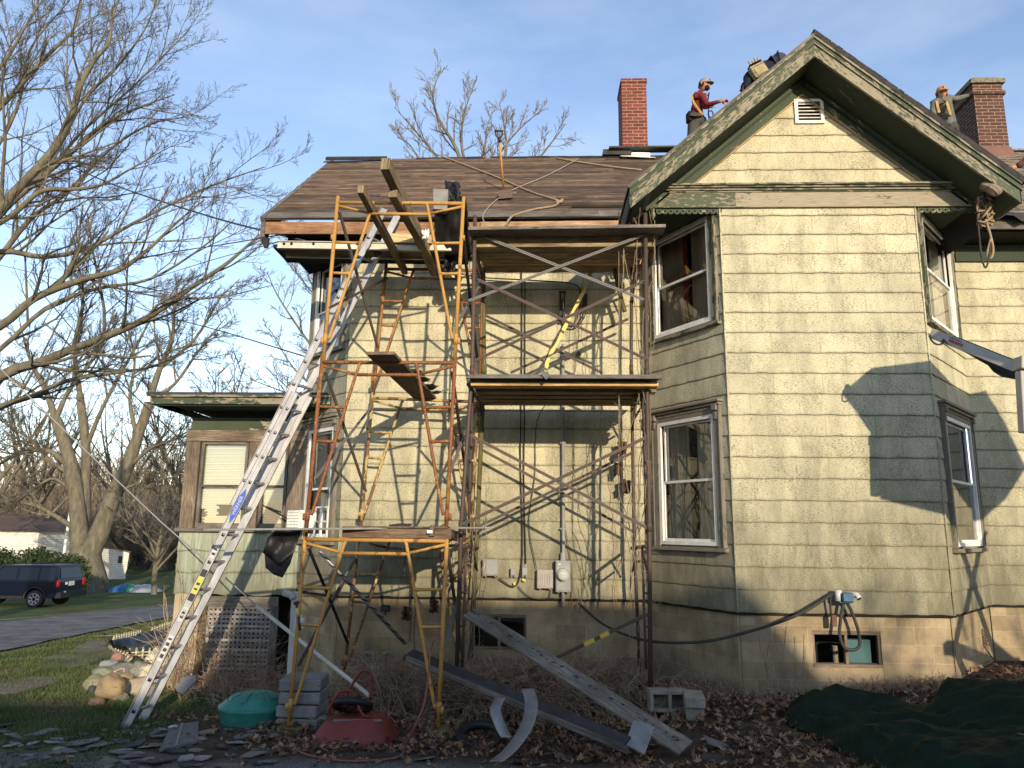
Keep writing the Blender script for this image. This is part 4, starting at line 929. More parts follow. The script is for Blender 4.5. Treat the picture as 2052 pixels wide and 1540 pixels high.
# blue lozenge brand plate with white lettering
pc = LB_l.lerp(LT_l, .362) - ac_ * .010; mb = MB(); mb.prism([pc - ldir * .20, pc - ldir * .1 + up_ * .033, pc + ldir * .1 + up_ * .033, pc + ldir * .20, pc + ldir * .1 - up_ * .033, pc - ldir * .1 - up_ * .033], -ac_ * .003); mb.build('blue_label', blu_st, lad)
def text(body, size, loc, xdir, updir, mat, name, parent=None, label=None, cat=None, ext=.001):
    cu = bpy.data.curves.new(name, 'FONT'); cu.body = body; cu.size = size; cu.extrude = ext; cu.align_x = 'CENTER'; cu.align_y = 'CENTER'; cu.resolution_u = 2
    tmp = bpy.data.objects.new('tmp_text', cu); col.objects.link(tmp); dg = bpy.context.evaluated_depsgraph_get(); me = bpy.data.meshes.new_from_object(tmp.evaluated_get(dg)); bpy.data.objects.remove(tmp)
    x = V(xdir).normalized(); y = V(updir); y = (y - x * y.dot(x)).normalized(); z = x.cross(y); M4 = Matrix((x, y, z)).transposed().to_4x4()
    me.materials.clear(); me.materials.append(MT[mat] if isinstance(mat, str) else mat)
    o = bpy.data.objects.new(name, me); col.objects.link(o); me.name = name
    if parent: me.transform(Matrix.Translation(V(loc) - WL[parent.name]) @ M4); o.parent = parent; WL[o.name] = WL[parent.name]
    else: me.transform(M4); o.location = loc; WL[o.name] = V(loc)
    if label: tag(o, label, cat)
    return o
uu = up_ if up_.z > 0 else -up_
text('WERNER', .055, pc - ac_ * .006, ldir, uu, white_st, 'lettering', lad)
text('250', .05, LB_l.lerp(LT_l, .178) - ac_ * .0095, ldir, uu, blk_st, 'lettering', lad)

# ------------------------------------------------------------------ utilities on the main wall
YW = YM - .03
def W(px, py, d=0): return at(px, py, YW - d)
greyb = noisy('utility_gray', [(.3, (.20, .20, .19)), (.7, (.30, .30, .285))], 6, rough=.6, bd=0)
def ubox(px0, py0, px1, py1, dep, name, label, cat, mat='utility_gray', ribs=0):
    a = W(px0, py0); b = W(px1, py1); root = thing(name, ((a.x + b.x) / 2, YW, b.z), label, cat)
    mb = MB(); mb.box(((a.x + b.x) / 2, YW - dep / 2, (a.z + b.z) / 2), (b.x - a.x, dep, a.z - b.z)); bevel(mb.build('body', MT[mat], root), .008, 2)
    mb = MB(); mb.box(((a.x + b.x) / 2, YW - dep - .004, (a.z + b.z) / 2 + .004), ((b.x - a.x) * .9, .008, (a.z - b.z) * .9))
    for k in range(ribs): mb.box((lerp(a.x, b.x, (k + 1.5) / (ribs + 2)), YW - dep - .010, (a.z + b.z) / 2 - .01), (.008, .01, (a.z - b.z) * .68))
    for x in (lerp(a.x, b.x, .2), lerp(a.x, b.x, .8)): mb.box((x, YW - dep * .6, b.z - .006), (.03, .03, .014))
    bevel(mb.build('cover', MT[mat], root), .004, 1); return root
ubox(968, 1120, 999, 1154, .09, 'cable_box', 'gray cable box with a smooth cover, leftmost on the wall', 'utility box')
ubox(1023, 1139, 1034, 1154, .05, 'junction_box', 'small gray junction box left of the yellow tag', 'junction box'); ubox(1046, 1137, 1057, 1154, .05, 'junction_box', 'small gray junction box right of the yellow tag', 'junction box')
noisy('box_pinkish', [(.3, (.27, .25, .225)), (.7, (.36, .33, .30))], 6, rough=.7, bd=0)
ubox(1076, 1141, 1108, 1179, .09, 'phone_box', 'ribbed pinkish gray box beside the electric meter', 'utility box', 'box_pinkish', 5)
mt_ = ubox(1113, 1123, 1143, 1186, .11, 'electric_meter', 'electric meter with round glass dial below the gray conduit', 'meter')
c = W(1128, 1153, .13); mb = MB(); mb.tube([c + V((0, .03, 0)), c, c + V((0, -.02, 0))], [.085, .085, .078], 24); mb.build('meter_ring', MT['aluminium'], mt_, smooth=False)
mb = MB(); mb.tube([c + V((0, -.018, 0)), c + V((0, -.05, 0)), c + V((0, -.065, 0))], [.068, .066, .05], 24); mb.build('dial', flat('dial_face', (.42, .42, .38), .15), mt_, smooth=True)
mb = MB(); mb.box(c + V((0, -.07, .02)), (.06, .004, .02)); mb.box(c + V((0, -.066, -.02)), (.05, .004, .006)); mb.box(W(1121, 1131, .12), (.035, .004, .02)); mb.build('meter_plate', white_st, mt_)
cond = MB(); cond.tube([W(1128, 690, .04), W(1129, 1110, .04), W(1128, 1124, .04)], .022, 12); cond.tube([W(1128, 1108, .04), W(1128, 1124, .04)], [.032, .036], 12)
for y in (888, 1060): p = W(1128, y, .035); cond.box(p, (.075, .02, .018))
cond.tube([W(1128, 1186, .05), W(1129, 1215, .05)], .02, 10)
single(cond, 'conduit', greyb, 'vertical gray electric conduit rising above the meter', 'conduit', smooth=False)
def cable(name, pts, r, mat, label, cat='cable', group=None, n=6):
    mb = MB(); mb.tube(catmull(pts, 7), r, n); return single(mb, name, mat, label, cat, group, smooth=True)
cblk = noisy('cable_black', [(.3, (.02, .02, .018)), (.7, (.05, .048, .04))], 9, rough=.7, bd=0)
cable('cable', [W(1045, 540, .02), W(1046, 700, .02), W(1043, 900, .02), W(1047, 1080, .02), W(1043, 1150, .03), W(1030, 1176, .03), W(1000, 1160, .04)], .009, 'cable_black', 'black cable hanging beside the gray conduit down to the cable box')
cable('cable', [W(1052, 560, .02), W(1052, 760, .02), W(1050, 960, .02), W(1054, 1130, .02)], .008, 'cable_black', 'black cable ending at the right junction box')
cable('cable', [W(1100, 800, .02), W(1075, 850, .02), W(1072, 950, .02), W(1060, 1050, .02), W(1075, 1140, .03)], .006, 'cable_black', 'thin bowed cable leading to the ribbed box')
cable('cable', [W(1118, 980, .02), W(1130, 1040, .02), W(1146, 1150, .02), W(1144, 1215, .03)], .005, 'brown_steel', 'thin rusty wire trailing right of the meter')
cable('cable', [W(1038, 1175, .03), W(1052, 1190, .03), W(1070, 1200, .04), W(1098, 1200, .03), W(1104, 1182, .03)], .006, 'cable_black', 'short looping cable below the ribbed box')
cable('cable', [W(905, 545, .03), W(960, 556, .03), W(1060, 562, .04), W(1150, 570, .03), W(1165, 600, .03)], .009, 'cable_black', 'black cable strung along the wall under the eave')
mb = MB(); mb.box(W(1050, 1163, .04), (.045, .004, .03), M=Matrix.Rotation(.3, 3, 'Y')); mb.box(W(1031, 1170, .04), (.03, .004, .035), M=Matrix.Rotation(-.2, 3, 'Y')); single(mb, 'yellow_tag', yel_st, 'small yellow tag on the cables between the junction boxes', 'tag')
# service entrance bracket and weatherhead
sv = thing('service_bracket', W(1128, 690), 'black service cable bracket and weatherhead fixed on the wall', 'bracket')
mb = MB(); mb.bar(W(1123, 585, .05), W(1123, 645, .05), .03, .02, up=(0, -1, 0)); mb.bar(W(1131, 585, .05), W(1131, 640, .05), .02, .02, up=(0, -1, 0)); mb.bar(W(1120, 586, .05), W(1134, 586, .05), .05, .02); mb.build('bracket', MT['slate_dark'], sv)
mb = MB(); mb.tube([W(1172, 590, .06), W(1172, 618, .06)], .035, 10); mb.tube([W(1159, 600, .06), W(1159, 612, .06)], .03, 10); mb.build('weatherhead', MT['slate_dark'], sv)
mb = MB()
for (a, b) in ((1159, 1126), (1168, 1127), (1173, 1128)): mb.tube(catmull([W(a, 610, .06), W(a - 2, 636, .06), W((a + b) / 2, 655, .06), W(b, 640, .05), W(b - 2, 600, .05)], 6), .009, 6)
mb.build('service_loop', cblk, sv, smooth=True)
mb = MB(); c = W(1160, 710, .02); mb.tube([c + V((0, .02, 0)), c + V((0, -.05, 0))], .032, 14); mb.tube([c + V((0, -.04, 0)), c + V((0, -.07, 0))], .02, 10); single(mb, 'pipe_stub', 'brown_steel', 'round rusty pipe stub poking out of the wall', 'pipe')
# yellow strap pole leaning
mb = MB(); pts = catmull([W(1188, 530, .25), W(1172, 580, .3), W(1145, 630, .35), W(1115, 690, .4), W(1100, 715, .45), W(1093, 745, .5)], 6); m_ = len(pts)
for i in range(m_ - 1): mb.bar(pts[i], pts[i + 1], .042 + .01 * math.sin(i), .01, up=(.2, -1, 0))
single(mb, 'yellow_strap', noisy('strap_yellow', [(.3, (.55, .45, .12)), (.7, (.72, .62, .22))], 5), 'long twisted yellow strap hanging from the eave over the middle deck', 'strap')
mb = MB(); mb.tube(catmull([at(1222, 500, 9.5), at(1236, 560, 9.55), at(1245, 600, 9.6), at(1252, 625, 9.6)], 6), [.03] * 19, 8); single(mb, 'bent_pole', 'mossy_wood', 'mossy bent pole hanging under the eave near the bay', 'pole', smooth=True)
# small flood lamp and gas pipes on the foundation
root = thing('flood_lamp', W(772, 1222), 'small dark square lamp mounted on the foundation wall', 'lamp')
a = W(764, 1213, .05); b = W(781, 1226, .05); mb = MB(); mb.box(((a.x + b.x) / 2, a.y, (a.z + b.z) / 2), (b.x - a.x, .05, a.z - b.z)); bevel(mb.build('housing', MT['slate_dark'], root), .005, 1)
mb = MB(); mb.box(((a.x + b.x) / 2, a.y - .03, (a.z + b.z) / 2), ((b.x - a.x) * .75, .006, (a.z - b.z) * .7)); mb.build('lens', flat('lens', (.05, .06, .065), .1), root); mb = MB(); mb.tube([W(772, 1226, .03), W(772, 1233, .03)], .012, 8); mb.build('stem', MT['slate_dark'], root)
gm = thing('gas_meter', W(755, 1345), 'gas meter with pale looping pipes low on the foundation wall', 'gas meter')
pale = noisy('pipe_pale', [(.3, (.14, .14, .125)), (.7, (.25, .25, .22))], 8, rough=.7)
for pts in ([(727, 1345), (727, 1316), (738, 1309), (748, 1312), (748, 1330)], [(768, 1330), (768, 1313), (778, 1308), (790, 1312), (790, 1345)]):
    mb = MB(); mb.tube(catmull([W(*p, .12) for p in pts], 5), .022, 10); mb.build('pipe', pale, gm, smooth=True)
mb = MB(); mb.box(W(757, 1341, .13), (.2, .13, .16)); bevel(mb.build('meter_body', MT['gray_steel'], gm), .02, 3); mb = MB(); mb.box(W(752, 1338, .205), (.1, .006, .05)); mb.build('dial_window', white_st, gm)
# blue vent blower with pvc elbows on the bay wall
pm = thing('vent_blower', at(1690, 1200, YF - .05), 'blue blower with white plastic elbows on the bay wall above the basement window', 'blower')
B_ = lambda px, py, d=.1: at(px, py, YF - d)
mb = MB(); mb.box(B_(1696, 1197, .14), (.11, .12, .09)); mb.box(B_(1694, 1207, .12), (.15, .08, .02)); bevel(mb.build('motor', noisy('blower_blue', [(.3, (.02, .075, .13)), (.7, (.035, .12, .20))], 7, rough=.45), pm), .008, 2)
pvc_ = flat('pvc', (.5, .5, .48), .35); mb = MB(); mb.tube([B_(1680, 1183, .12), B_(1680, 1205, .12)], .035, 16); mb.build('pvc_pipe', pvc_, pm, smooth=True); mb = MB(); mb.tube(catmull([B_(1708, 1193, .12), B_(1716, 1193, .15), B_(1722, 1200, .18)], 4), .03, 14); pv = mb.build('pvc_elbow', pvc_, pm, smooth=True)
mb = MB(); mb.tube([B_(1722, 1200, .181), B_(1723, 1201, .184)], .024, 14); mb.build('elbow_mouth', MT['black_void'], pm)
cable('hose', [B_(1690, 1209), B_(1684, 1245, .1), B_(1683, 1275, .1), B_(1692, 1298, .1), B_(1708, 1303, .1), B_(1722, 1295, .1), B_(1720, 1265, .1), B_(1706, 1225, .1), B_(1698, 1209)], .018, 'cable_black', 'thick black hose looping down in front of the basement window', 'hose', n=8)
cable('hose', [B_(1670, 1187), B_(1664, 1200, .1), B_(1665, 1232, .08)], .012, 'cable_black', 'short black hose hanging left of the blower', 'hose', n=8)
mb = MB(); mb.box(B_(1671, 1244, .09), (.055, .04, .12)); bevel(single(mb, 'outlet_box', rusty('box_rust', (.12, .04, .03), (.08, .04, .03), (.16, .08, .05)), 'small rusty outlet box under the blower', 'outlet box'), .005, 1)
cable('drop_cable', [at(1160, 1210, YM - .1), at(1210, 1252, 9.3), at(1290, 1283, 8.7), at(1400, 1287, 8.3), at(1500, 1266, 8.35), at(1600, 1232, 8.4), B_(1672, 1188)], .016, 'cable_black', 'sagging black cable from the meter wall to the blue blower', n=8)
# rope tangle at the bay corner
tanr = noisy('rope_tan', [(.3, (.20, .14, .08)), (.7, (.36, .27, .17))], 30, rough=.95)
pts = []
for k in range(60):
    a = k * .9; pts.append(at(1975 + 14 * math.cos(a) + random.uniform(-4, 4), 425 + 26 * math.sin(a * .37) + random.uniform(-6, 6), 8.35 + random.uniform(-.07, .07)))
mb = MB(); mb.tube(catmull(pts, 3), .012, 6); rt = single(mb, 'rope_coil', tanr, 'tangled tan rope knotted at the right corner of the frieze', 'rope', smooth=True)
cable('rope', [at(1975, 440, 8.3), at(1984, 470, 8.3), at(1990, 500, 8.3), at(1986, 517, 8.3), at(1978, 512, 8.32), at(1985, 480, 8.3)], .014, tanr, 'thick tan rope end hanging below the knot', 'rope')
cable('hanging_cable', [at(1972, 385, 8.3), at(1976, 430, 8.3), at(1984, 480, 8.3), at(1982, 515, 8.3), at(1975, 537, 8.3), at(1967, 515, 8.3), at(1962, 470, 8.3), at(1958, 430, 8.35)], .010, 'cable_black', 'green black cable hanging in a narrow loop beside the rope')
mb = MB(); P0 = at(1968, 372, 8.2); mb.tube(catmull([P0, at(1982, 376, 8.15), at(1996, 384, 8.1), at(2002, 391, 8.1)], 3), [.05, .06, .06, .055, .065, .06, .06, .055, .05, .03], 8)
single(mb, 'rotten_wood', 'barn_wood', 'rotten brown wood stub at the right end of the pent moulding', 'wood stub')
# shovel and brick on the roof
def roofpt(px, py, d=0):
    dr = ray(px, py); n = sn; o = V((0, EY, EZ)) + sn * (.015 + d); t = (o - CAMP).dot(n) / dr.dot(n); return CAMP + dr * t
sh = thing('roof_shovel', roofpt(1012, 385), 'shovel with an orange handle and black grip standing against the bare roof boards', 'shovel')
h0 = roofpt(1009, 378, .03); h1 = at(1001, 283, h0.y - .35)
mb = MB(); mb.tube([h0, h1], .016, 10); mb.build('handle', noisy('handle_orange', [(.3, (.35, .16, .04)), (.7, (.55, .30, .08))], 12), sh, smooth=True)
hx = (h1 - h0).normalized(); g0 = h1; g1 = h1 + hx * .14
mb = MB(); mb.tube([h1 - hx * .02, h1 + hx * .03], .02, 8); 
for s in (-1, 1): mb.tube(catmull([h1 + hx * .03, h1 + hx * .08 + V((s * .045, 0, 0)), g1 + V((s * .05, 0, 0))], 4), .009, 6)
mb.tube([g1 + V((-.06, 0, 0)), g1 + V((.06, 0, 0))], .014, 8); mb.build('grip', MT['asphalt_paper'], sh, smooth=True)
mb = MB(); bq = roofpt(1012, 394, .0); mb.bar(h0, h0.lerp(h1, -.05), .05, .03); 
c = roofpt(1013, 390, .07); mb.box(c, (.2, .03, .13), M=Matrix.Rotation(-.1, 3, 'Y')); mb.box(c + V((0, .06, .06)), (.2, .14, .01), M=Matrix.Rotation(.6, 3, 'X')); mb.build('blade', MT['brown_steel'], sh)
def rope(name, pix, r, mat, label, d=.02): return cable(name, [roofpt(*p, d) for p in pix], r, mat, label, 'rope')
rope('rope', [(870, 308), (930, 330), (1000, 357), (1060, 383), (1118, 402)], .014, tanr, 'tan rope running diagonally down the roof boards to a knot')
rope('rope', [(1122, 404), (1110, 413), (1070, 420), (1035, 430), (1022, 438), (1014, 452)], .016, tanr, 'tan rope trailing from the knot over the eave')
rope('rope', [(1115, 317), (1160, 325), (1230, 335), (1286, 341)], .014, tanr, 'tan rope near the ridge running towards the gable')
cord = flat('cord_gray', (.34, .32, .29))
rope('cord', [(1160, 318), (1100, 350), (1025, 382), (990, 405), (968, 432), (974, 452)], .006, cord, 'thin gray cord crossing the roof boards behind the shovel')
mb = MB()
p = roofpt(1120, 405, .03); mb.tube(catmull([p + V((.05 * math.cos(k * 2.1), .02 * math.sin(k * 1.7), .03 * math.sin(k * 2.6))) for k in range(9)], 3), .016, 6)
single(mb, 'rope_knot', tanr, 'rope knot lying on the roof boards', 'knot')
# ------------------------------------------------------------------ GROUND, ROAD, HILLS
def gmesh(name, xs, ys, zf, mat, uv=False):
    n = len(xs); v = [(x, y, zf(x, y)) for y in ys for x in xs]; f = [(j * n + i, j * n + i + 1, (j + 1) * n + i + 1, (j + 1) * n + i) for j in range(len(ys) - 1) for i in range(n - 1)]
    me = bpy.data.meshes.new(name); me.from_pydata(v, [], f); me.materials.append(MT[mat]); me.polygons.foreach_set('use_smooth', [True] * len(f)); o = bpy.data.objects.new(name, me); col.objects.link(o); return tag(o, kind='structure')
def rng(a, b, s):
    n = max(1, int(round((b - a) / s))); return [a + (b - a) * i / n for i in range(n + 1)]
# lawn/soil material: green to the left and far, leaf litter soil near the house, gravel near the bottom of the view
m, t, b = newmat('lawn_soil', .95, 0, .1); P = coord(t, 'Object'); sx = N(t, 'SeparateXYZ'); t.links.new(P, sx.inputs[0])
f1 = noi(t, P, .55, 8, .65); f2 = noi(t, P, 9, 6, .7); f3 = noi(t, P, 45, 4, .7)
gr = ramp(t, f1, [(.35, (.06, .078, .026)), (.55, (.10, .12, .042)), (.7, (.15, .145, .07))]); gr = mix(t, ramp(t, f2, [(.4, .6), (.6, 0.)]), gr, (.04, .055, .016))
so_ = ramp(t, f2, [(.3, (.035, .027, .02)), (.6, (.085, .066, .05)), (.75, (.12, .10, .08))])
gv = ramp(t, f3, [(.35, (.07, .068, .064)), (.55, (.15, .145, .135)), (.7, (.24, .23, .215))])
ad = N(t, 'MathX') if False else N(t, 'Math', operation='MULTIPLY_ADD', i_1=2.2); t.links.new(f1, ad.inputs[0]); t.links.new(sx.outputs['X'], ad.inputs[2])
mk = N(t, 'MapRange', i_1=-3.1, i_2=-2.2); t.links.new(ad.outputs[0], mk.inputs[0]); c = mix(t, mk.outputs[0], gr, so_)
a2_ = N(t, 'Math', operation='MULTIPLY_ADD', i_1=1.2); t.links.new(f1, a2_.inputs[0]); t.links.new(sx.outputs['Y'], a2_.inputs[2])
mk2 = N(t, 'MapRange', i_1=7.35, i_2=7.6, i_3=1., i_4=0.); t.links.new(a2_.outputs[0], mk2.inputs[0])
mx3 = N(t, 'MapRange', i_1=.3, i_2=1.2, i_3=1., i_4=0.); t.links.new(sx.outputs['X'], mx3.inputs[0]); mm = N(t, 'Math', operation='MULTIPLY'); t.links.new(mk2.outputs[0], mm.inputs[0]); t.links.new(mx3.outputs[0], mm.inputs[1])
c = mix(t, mm.outputs[0], c, gv); t.links.new(c, b.inputs['Base Color']); bump(t, b, mix(t, .5, f2, f3), .03, 1.)
def gz0(x, y):
    return gz(x, y)
gmesh('ground', [-400, -200, -120, -80] + rng(-60, -16, 2) [:-1] + rng(-16, 8, .12) + [9, 10, 12, 15, 20, 30, 60, 120, 400], [-120, -60, -30, -10, 0, 2, 4] + rng(5, 12, .12) + rng(12.3, 34, .5) + [36, 40, 45, 50, 60, 80, 110, 150, 220, 400, 700], gz0, 'lawn_soil')
# road
noisy('road_asphalt', [(.3, (.06, .056, .052)), (.5, (.13, .122, .11)), (.7, (.20, .185, .165))], 1.4, rough=.9, fine=(11, .57, (.05, .05, .052)), rnd=False)
rl = []; rr_ = []
near = [ong(-420, 1420), ong(-200, 1355), ong(0, 1308), ong(120, 1282), ong(240, 1258), ong(345, 1238), ong(450, 1222)]; far = [ong(-700, 1285), ong(-300, 1262), ong(0, 1247), ong(120, 1236), ong(240, 1224), ong(345, 1214), ong(450, 1205)]
mb = MB()
N1 = catmull(near, 8); N2 = catmull(far, 8)
K = 8
for i in range(len(N1)):
    for k in range(K + 1):
        p = N1[i].lerp(N2[i], k / K); mb.v.append(V((p.x, p.y, gz(p.x, p.y) + .03)))
for i in range(len(N1) - 1):
    for k in range(K): a = i * (K + 1) + k; mb.face((a, a + 1, a + K + 2, a + K + 1))
tag(mb.build('road', MT['road_asphalt'], origin=(0, 0, 0)), kind='structure')
mb = MB()
for i in range(len(N1)):
    for k, e in ((0, -.0), (1, -.35)):
        p = N2[i] + (N2[i] - N1[i]).normalized() * (.0 if k == 0 else .5); mb.v.append(V((p.x, p.y, gz(p.x, p.y) + .045)))
for i in range(len(N1) - 1): a = 2 * i; mb.face((a, a + 1, a + 3, a + 2))
noisy('verge', [(.3, (.09, .08, .045)), (.7, (.17, .15, .085))], 4, rough=.95); tag(mb.build('road_verge', MT['verge'], origin=(0, 0, 0)), kind='structure')
# wooded hill far behind
noisy('hill_woods', [(.3, (.07, .055, .04)), (.5, (.13, .10, .075)), (.7, (.19, .155, .12))], .35, (1, 1, .35), rough=1, bd=0, rnd=False)
def hz(x, y):
    r = sstep(70, 210, y + .15 * x + 12 * mnoise.noise(V((x * .01, 0, 1)))); return -2.2 + r * (14.5 + 3.5 * mnoise.noise(V((x * .012, y * .01, 4))) + 1.2 * mnoise.noise(V((x * .15, y * .1, 8))))
gmesh('hill', rng(-420, 300, 3), rng(66, 320, 6), hz, 'hill_woods')

# ------------------------------------------------------------------ TREES
rs_ = np.random.RandomState(11)
def tubes_np(brs, sides):
    Vs = []; Fs = []; off = 0; byk = {}
    for b_ in brs: byk.setdefault(len(b_[0]), []).append(b_)
    for k, L in byk.items():
        P = np.array([b_[0] for b_ in L]); r = np.array([b_[1] for b_ in L])
        T = np.empty_like(P); T[:, 1:-1] = P[:, 2:] - P[:, :-2]; T[:, 0] = P[:, 1] - P[:, 0]; T[:, -1] = P[:, -1] - P[:, -2]
        T /= np.linalg.norm(T, axis=2, keepdims=True) + 1e-9
        ref = np.array([.31, .22, .92]); X = np.cross(T, ref); X /= np.linalg.norm(X, axis=2, keepdims=True) + 1e-9; Y = np.cross(T, X)
        an = np.arange(sides) * 2 * np.pi / sides
        C_ = P[:, :, None, :] + (X[:, :, None, :] * np.cos(an)[None, None, :, None] + Y[:, :, None, :] * np.sin(an)[None, None, :, None]) * r[:, :, None, None]
        n = len(L); Vs.append(C_.reshape(-1, 3)); base = (np.arange(n) * k * sides)[:, None, None] + (np.arange(k - 1) * sides)[None, :, None] + off
        a = np.arange(sides)[None, None, :]; a2 = (np.arange(sides) + 1) % sides
        F = np.stack([base + a, base + a2[None, None, :], base + sides + a2[None, None, :], base + sides + a], axis=3).reshape(-1, 4); Fs.append(F); off += n * k * sides
    return np.concatenate(Vs), np.concatenate(Fs)
def np_mesh(name, Vt, F, mat, parent=None, origin=(0, 0, 0), smooth=True, matidx=None):
    o_ = np.array(tuple(WL[parent.name] if parent is not None else origin)); Vt = Vt - o_; me = bpy.data.meshes.new(name); me.vertices.add(len(Vt)); me.vertices.foreach_set('co', Vt.astype(np.float32).ravel())
    k = F.shape[1]; me.loops.add(F.size); me.loops.foreach_set('vertex_index', F.astype(np.int32).ravel()); me.polygons.add(len(F)); me.polygons.foreach_set('loop_start', np.arange(len(F), dtype=np.int32) * k)
    mats = mat if isinstance(mat, list) else [mat]
    for m in mats: me.materials.append(MT[m])
    if matidx is not None: me.polygons.foreach_set('material_index', matidx.astype(np.int32))
    me.update(calc_edges=True); me.validate()
    if smooth: me.polygons.foreach_set('use_smooth', [True] * len(me.polygons))
    o = bpy.data.objects.new(name, me); col.objects.link(o)
    if parent is not None: o.parent = parent
    else: o.location = tuple(o_)
    WL[o.name] = V(tuple(o_)); return o
def grow(path, r0, r1, lvl, spec, out, up=.25):
    path = np.array(path, float); n = len(path); rad = np.linspace(r0, r1, n); out[lvl].append((path, rad))
    if lvl >= len(spec): return
    cnt, lf, amin, amax = spec[lvl][:4]; rmin = spec[lvl][4] if len(spec[lvl]) > 4 else .005
    seg = np.linalg.norm(np.diff(path, axis=0), axis=1); cum = np.concatenate([[0], np.cumsum(seg)]); L = cum[-1]
    for i in range(cnt):
        t = (.18 if lvl else .25) + (.8 if lvl else .74) * (i + rs_.rand()) / cnt; s = t * L; k = min(n - 2, np.searchsorted(cum, s) - 1); k = max(0, k); w_ = (s - cum[k]) / (seg[k] + 1e-9); p = path[k] * (1 - w_) + path[k + 1] * w_; tg = path[k + 1] - path[k]; tg = tg / (np.linalg.norm(tg) + 1e-9)
        q = rs_.normal(size=3); q -= tg * q.dot(tg); q /= np.linalg.norm(q); ang = math.radians(rs_.uniform(amin, amax)); d = tg * math.cos(ang) + q * math.sin(ang); d[2] += up * rs_.uniform(0, 1); d /= np.linalg.norm(d)
        l = L * lf * rs_.uniform(.55, 1.15) * (1.15 - .6 * t); m = 5 if lvl < 2 else 4; pts = [p]; dd = d.copy()
        for j in range(m - 1):
            dd = dd + rs_.normal(size=3) * .12; dd[2] += .05; dd /= np.linalg.norm(dd); pts.append(pts[-1] + dd * l / (m - 1))
        rr0 = max(rmin, (r0 + (r1 - r0) * t) * .55); grow(pts, rr0, max(rmin * .7, rr0 * .35), lvl + 1, spec, out, up)
def cm(pts, k=4): return np.array([tuple(p) for p in catmull(pts, k)])
noisy('bark', [(.3, (.07, .062, .042)), (.5, (.125, .112, .078)), (.7, (.18, .162, .115))], 5, (1, 1, .3), rough=.95, bd=.02, rnd=False)
noisy('twig', [(.3, (.06, .055, .042)), (.7, (.12, .11, .088))], 3, rough=.95, bd=0, rnd=False)
noisy('twig_pale', [(.3, (.13, .105, .075)), (.7, (.23, .185, .13))], 3, rough=.95, bd=0, rnd=False)
def tree(name, trunk, limbs, spec, label, group=None, tw='twig', up=.25, bark='bark', trunk_r=None):
    base = trunk[0][0][0]; root = thing(name, base, label, 'tree', group); out = [[] for _ in range(8)]
    tb = []
    for (pts, r0, r1) in trunk: tb.append((cm(pts), np.linspace(r0, r1, len(cm(pts)))))
    Vt, F = tubes_np(tb, 12)
    # bark relief
    Vt = Vt + np.array([[mnoise.noise(V((v[0] * 3, v[1] * 3, v[2] * .8))) * .05 * min(1, trunk[0][1] * 2) for _ in range(1)] * 3 for v in Vt]) * [1, 1, 0]
    np_mesh('trunk', Vt, F, bark, root)
    for (pts, r0, r1) in limbs: grow(cm(pts), r0, r1, 0, spec, out, up)
    big = out[0] + out[1]
    Vt, F = tubes_np(big, 6); np_mesh('limbs', Vt, F, bark, root)
    sm = [b_ for l in out[2:] for b_ in l]
    if sm: Vt, F = tubes_np(sm, 3); np_mesh('crown', Vt, F, tw, root, smooth=False)
    return root
def A(Y): return lambda px, py, d=0: at(px, py, Y + d)
a = A(15)
limbs = [([a(-150, 870), a(0, 756), a(85, 725, .3), a(143, 701, .4), a(239, 664, .2), a(307, 630), a(375, 582), a(443, 537), a(488, 500), a(520, 470)], 0.122, 0.021),
    ([a(-150, 900, 2), a(0, 817, 2), a(68, 793, 2), a(136, 763, 2.3), a(239, 746, 2.5), a(307, 735, 2.6), a(385, 700, 2.6)], 0.086, 0.014),
    ([a(-120, 560, 1), a(0, 427, 1), a(68, 368, 1), a(153, 297, 1.4), a(205, 252, 1.2), a(273, 218, .6), a(350, 190, .4)], 0.108, 0.014),
    ([a(-120, 600, -1), a(0, 420, -1), a(102, 307, -1), a(143, 232, -1), a(164, 164, -1.3), a(191, 119, -1.2), a(218, 85, -1), a(226, 34, -1), a(245, -20, -1)], 0.101, 0.014),
    ([a(-120, 330), a(0, 215), a(68, 140), a(112, 95), a(150, 55), a(165, -10)], 0.072, 0.014), ([a(-120, 260, 1), a(0, 136, 1), a(58, 41, 1), a(99, -20, 1)], 0.058, 0.014),
    ([a(-150, 540, 2), a(0, 505, 2), a(85, 515, 2), a(170, 500, 2), a(256, 454, 2), a(341, 410, 2), a(430, 370, 2), a(530, 335, 2)], 0.079, 0.014),
    ([a(-150, 720, -1), a(0, 654, -1), a(68, 599, -1), a(164, 561, -1), a(239, 541, -1), a(297, 500, -1), a(350, 450, -1), a(410, 400, -1)], 0.101, 0.014),
    ([a(-150, 500, -2), a(0, 447, -2), a(80, 385, -2), a(140, 380, -2), a(200, 372, -2), a(260, 340, -2), a(330, 300, -2)], 0.065, 0.010),
    ([a(-160, 640, 3), a(-40, 560, 3), a(60, 440, 3), a(130, 390, 3), a(220, 300, 3), a(300, 250, 3), a(370, 235, 3)], 0.086, 0.014),
    ([a(-150, 800, 3), a(0, 700, 3), a(90, 620, 3), a(190, 580, 3.4), a(300, 560, 3.4), a(400, 500, 3.4), a(470, 440, 3)], 0.079, 0.014),
    ([a(-140, 100, 1), a(-30, 20, 1), a(60, -40, 1), a(180, -120, 1)], 0.072, 0.021), ([a(-90, 360, 2), a(-10, 300, 2), a(40, 200, 2), a(60, 100, 2), a(140, 0, 2)], 0.058, 0.014),
    ([a(100, 330, 0), a(170, 200, .3), a(230, 140, .4), a(290, 60, .4), a(320, -20, .5)], 0.043, 0.010), ([a(60, 400, 2.5), a(150, 280, 2.5), a(260, 180, 2.5), a(320, 120, 2.6), a(380, 60, 2.6)], 0.043, 0.010)]
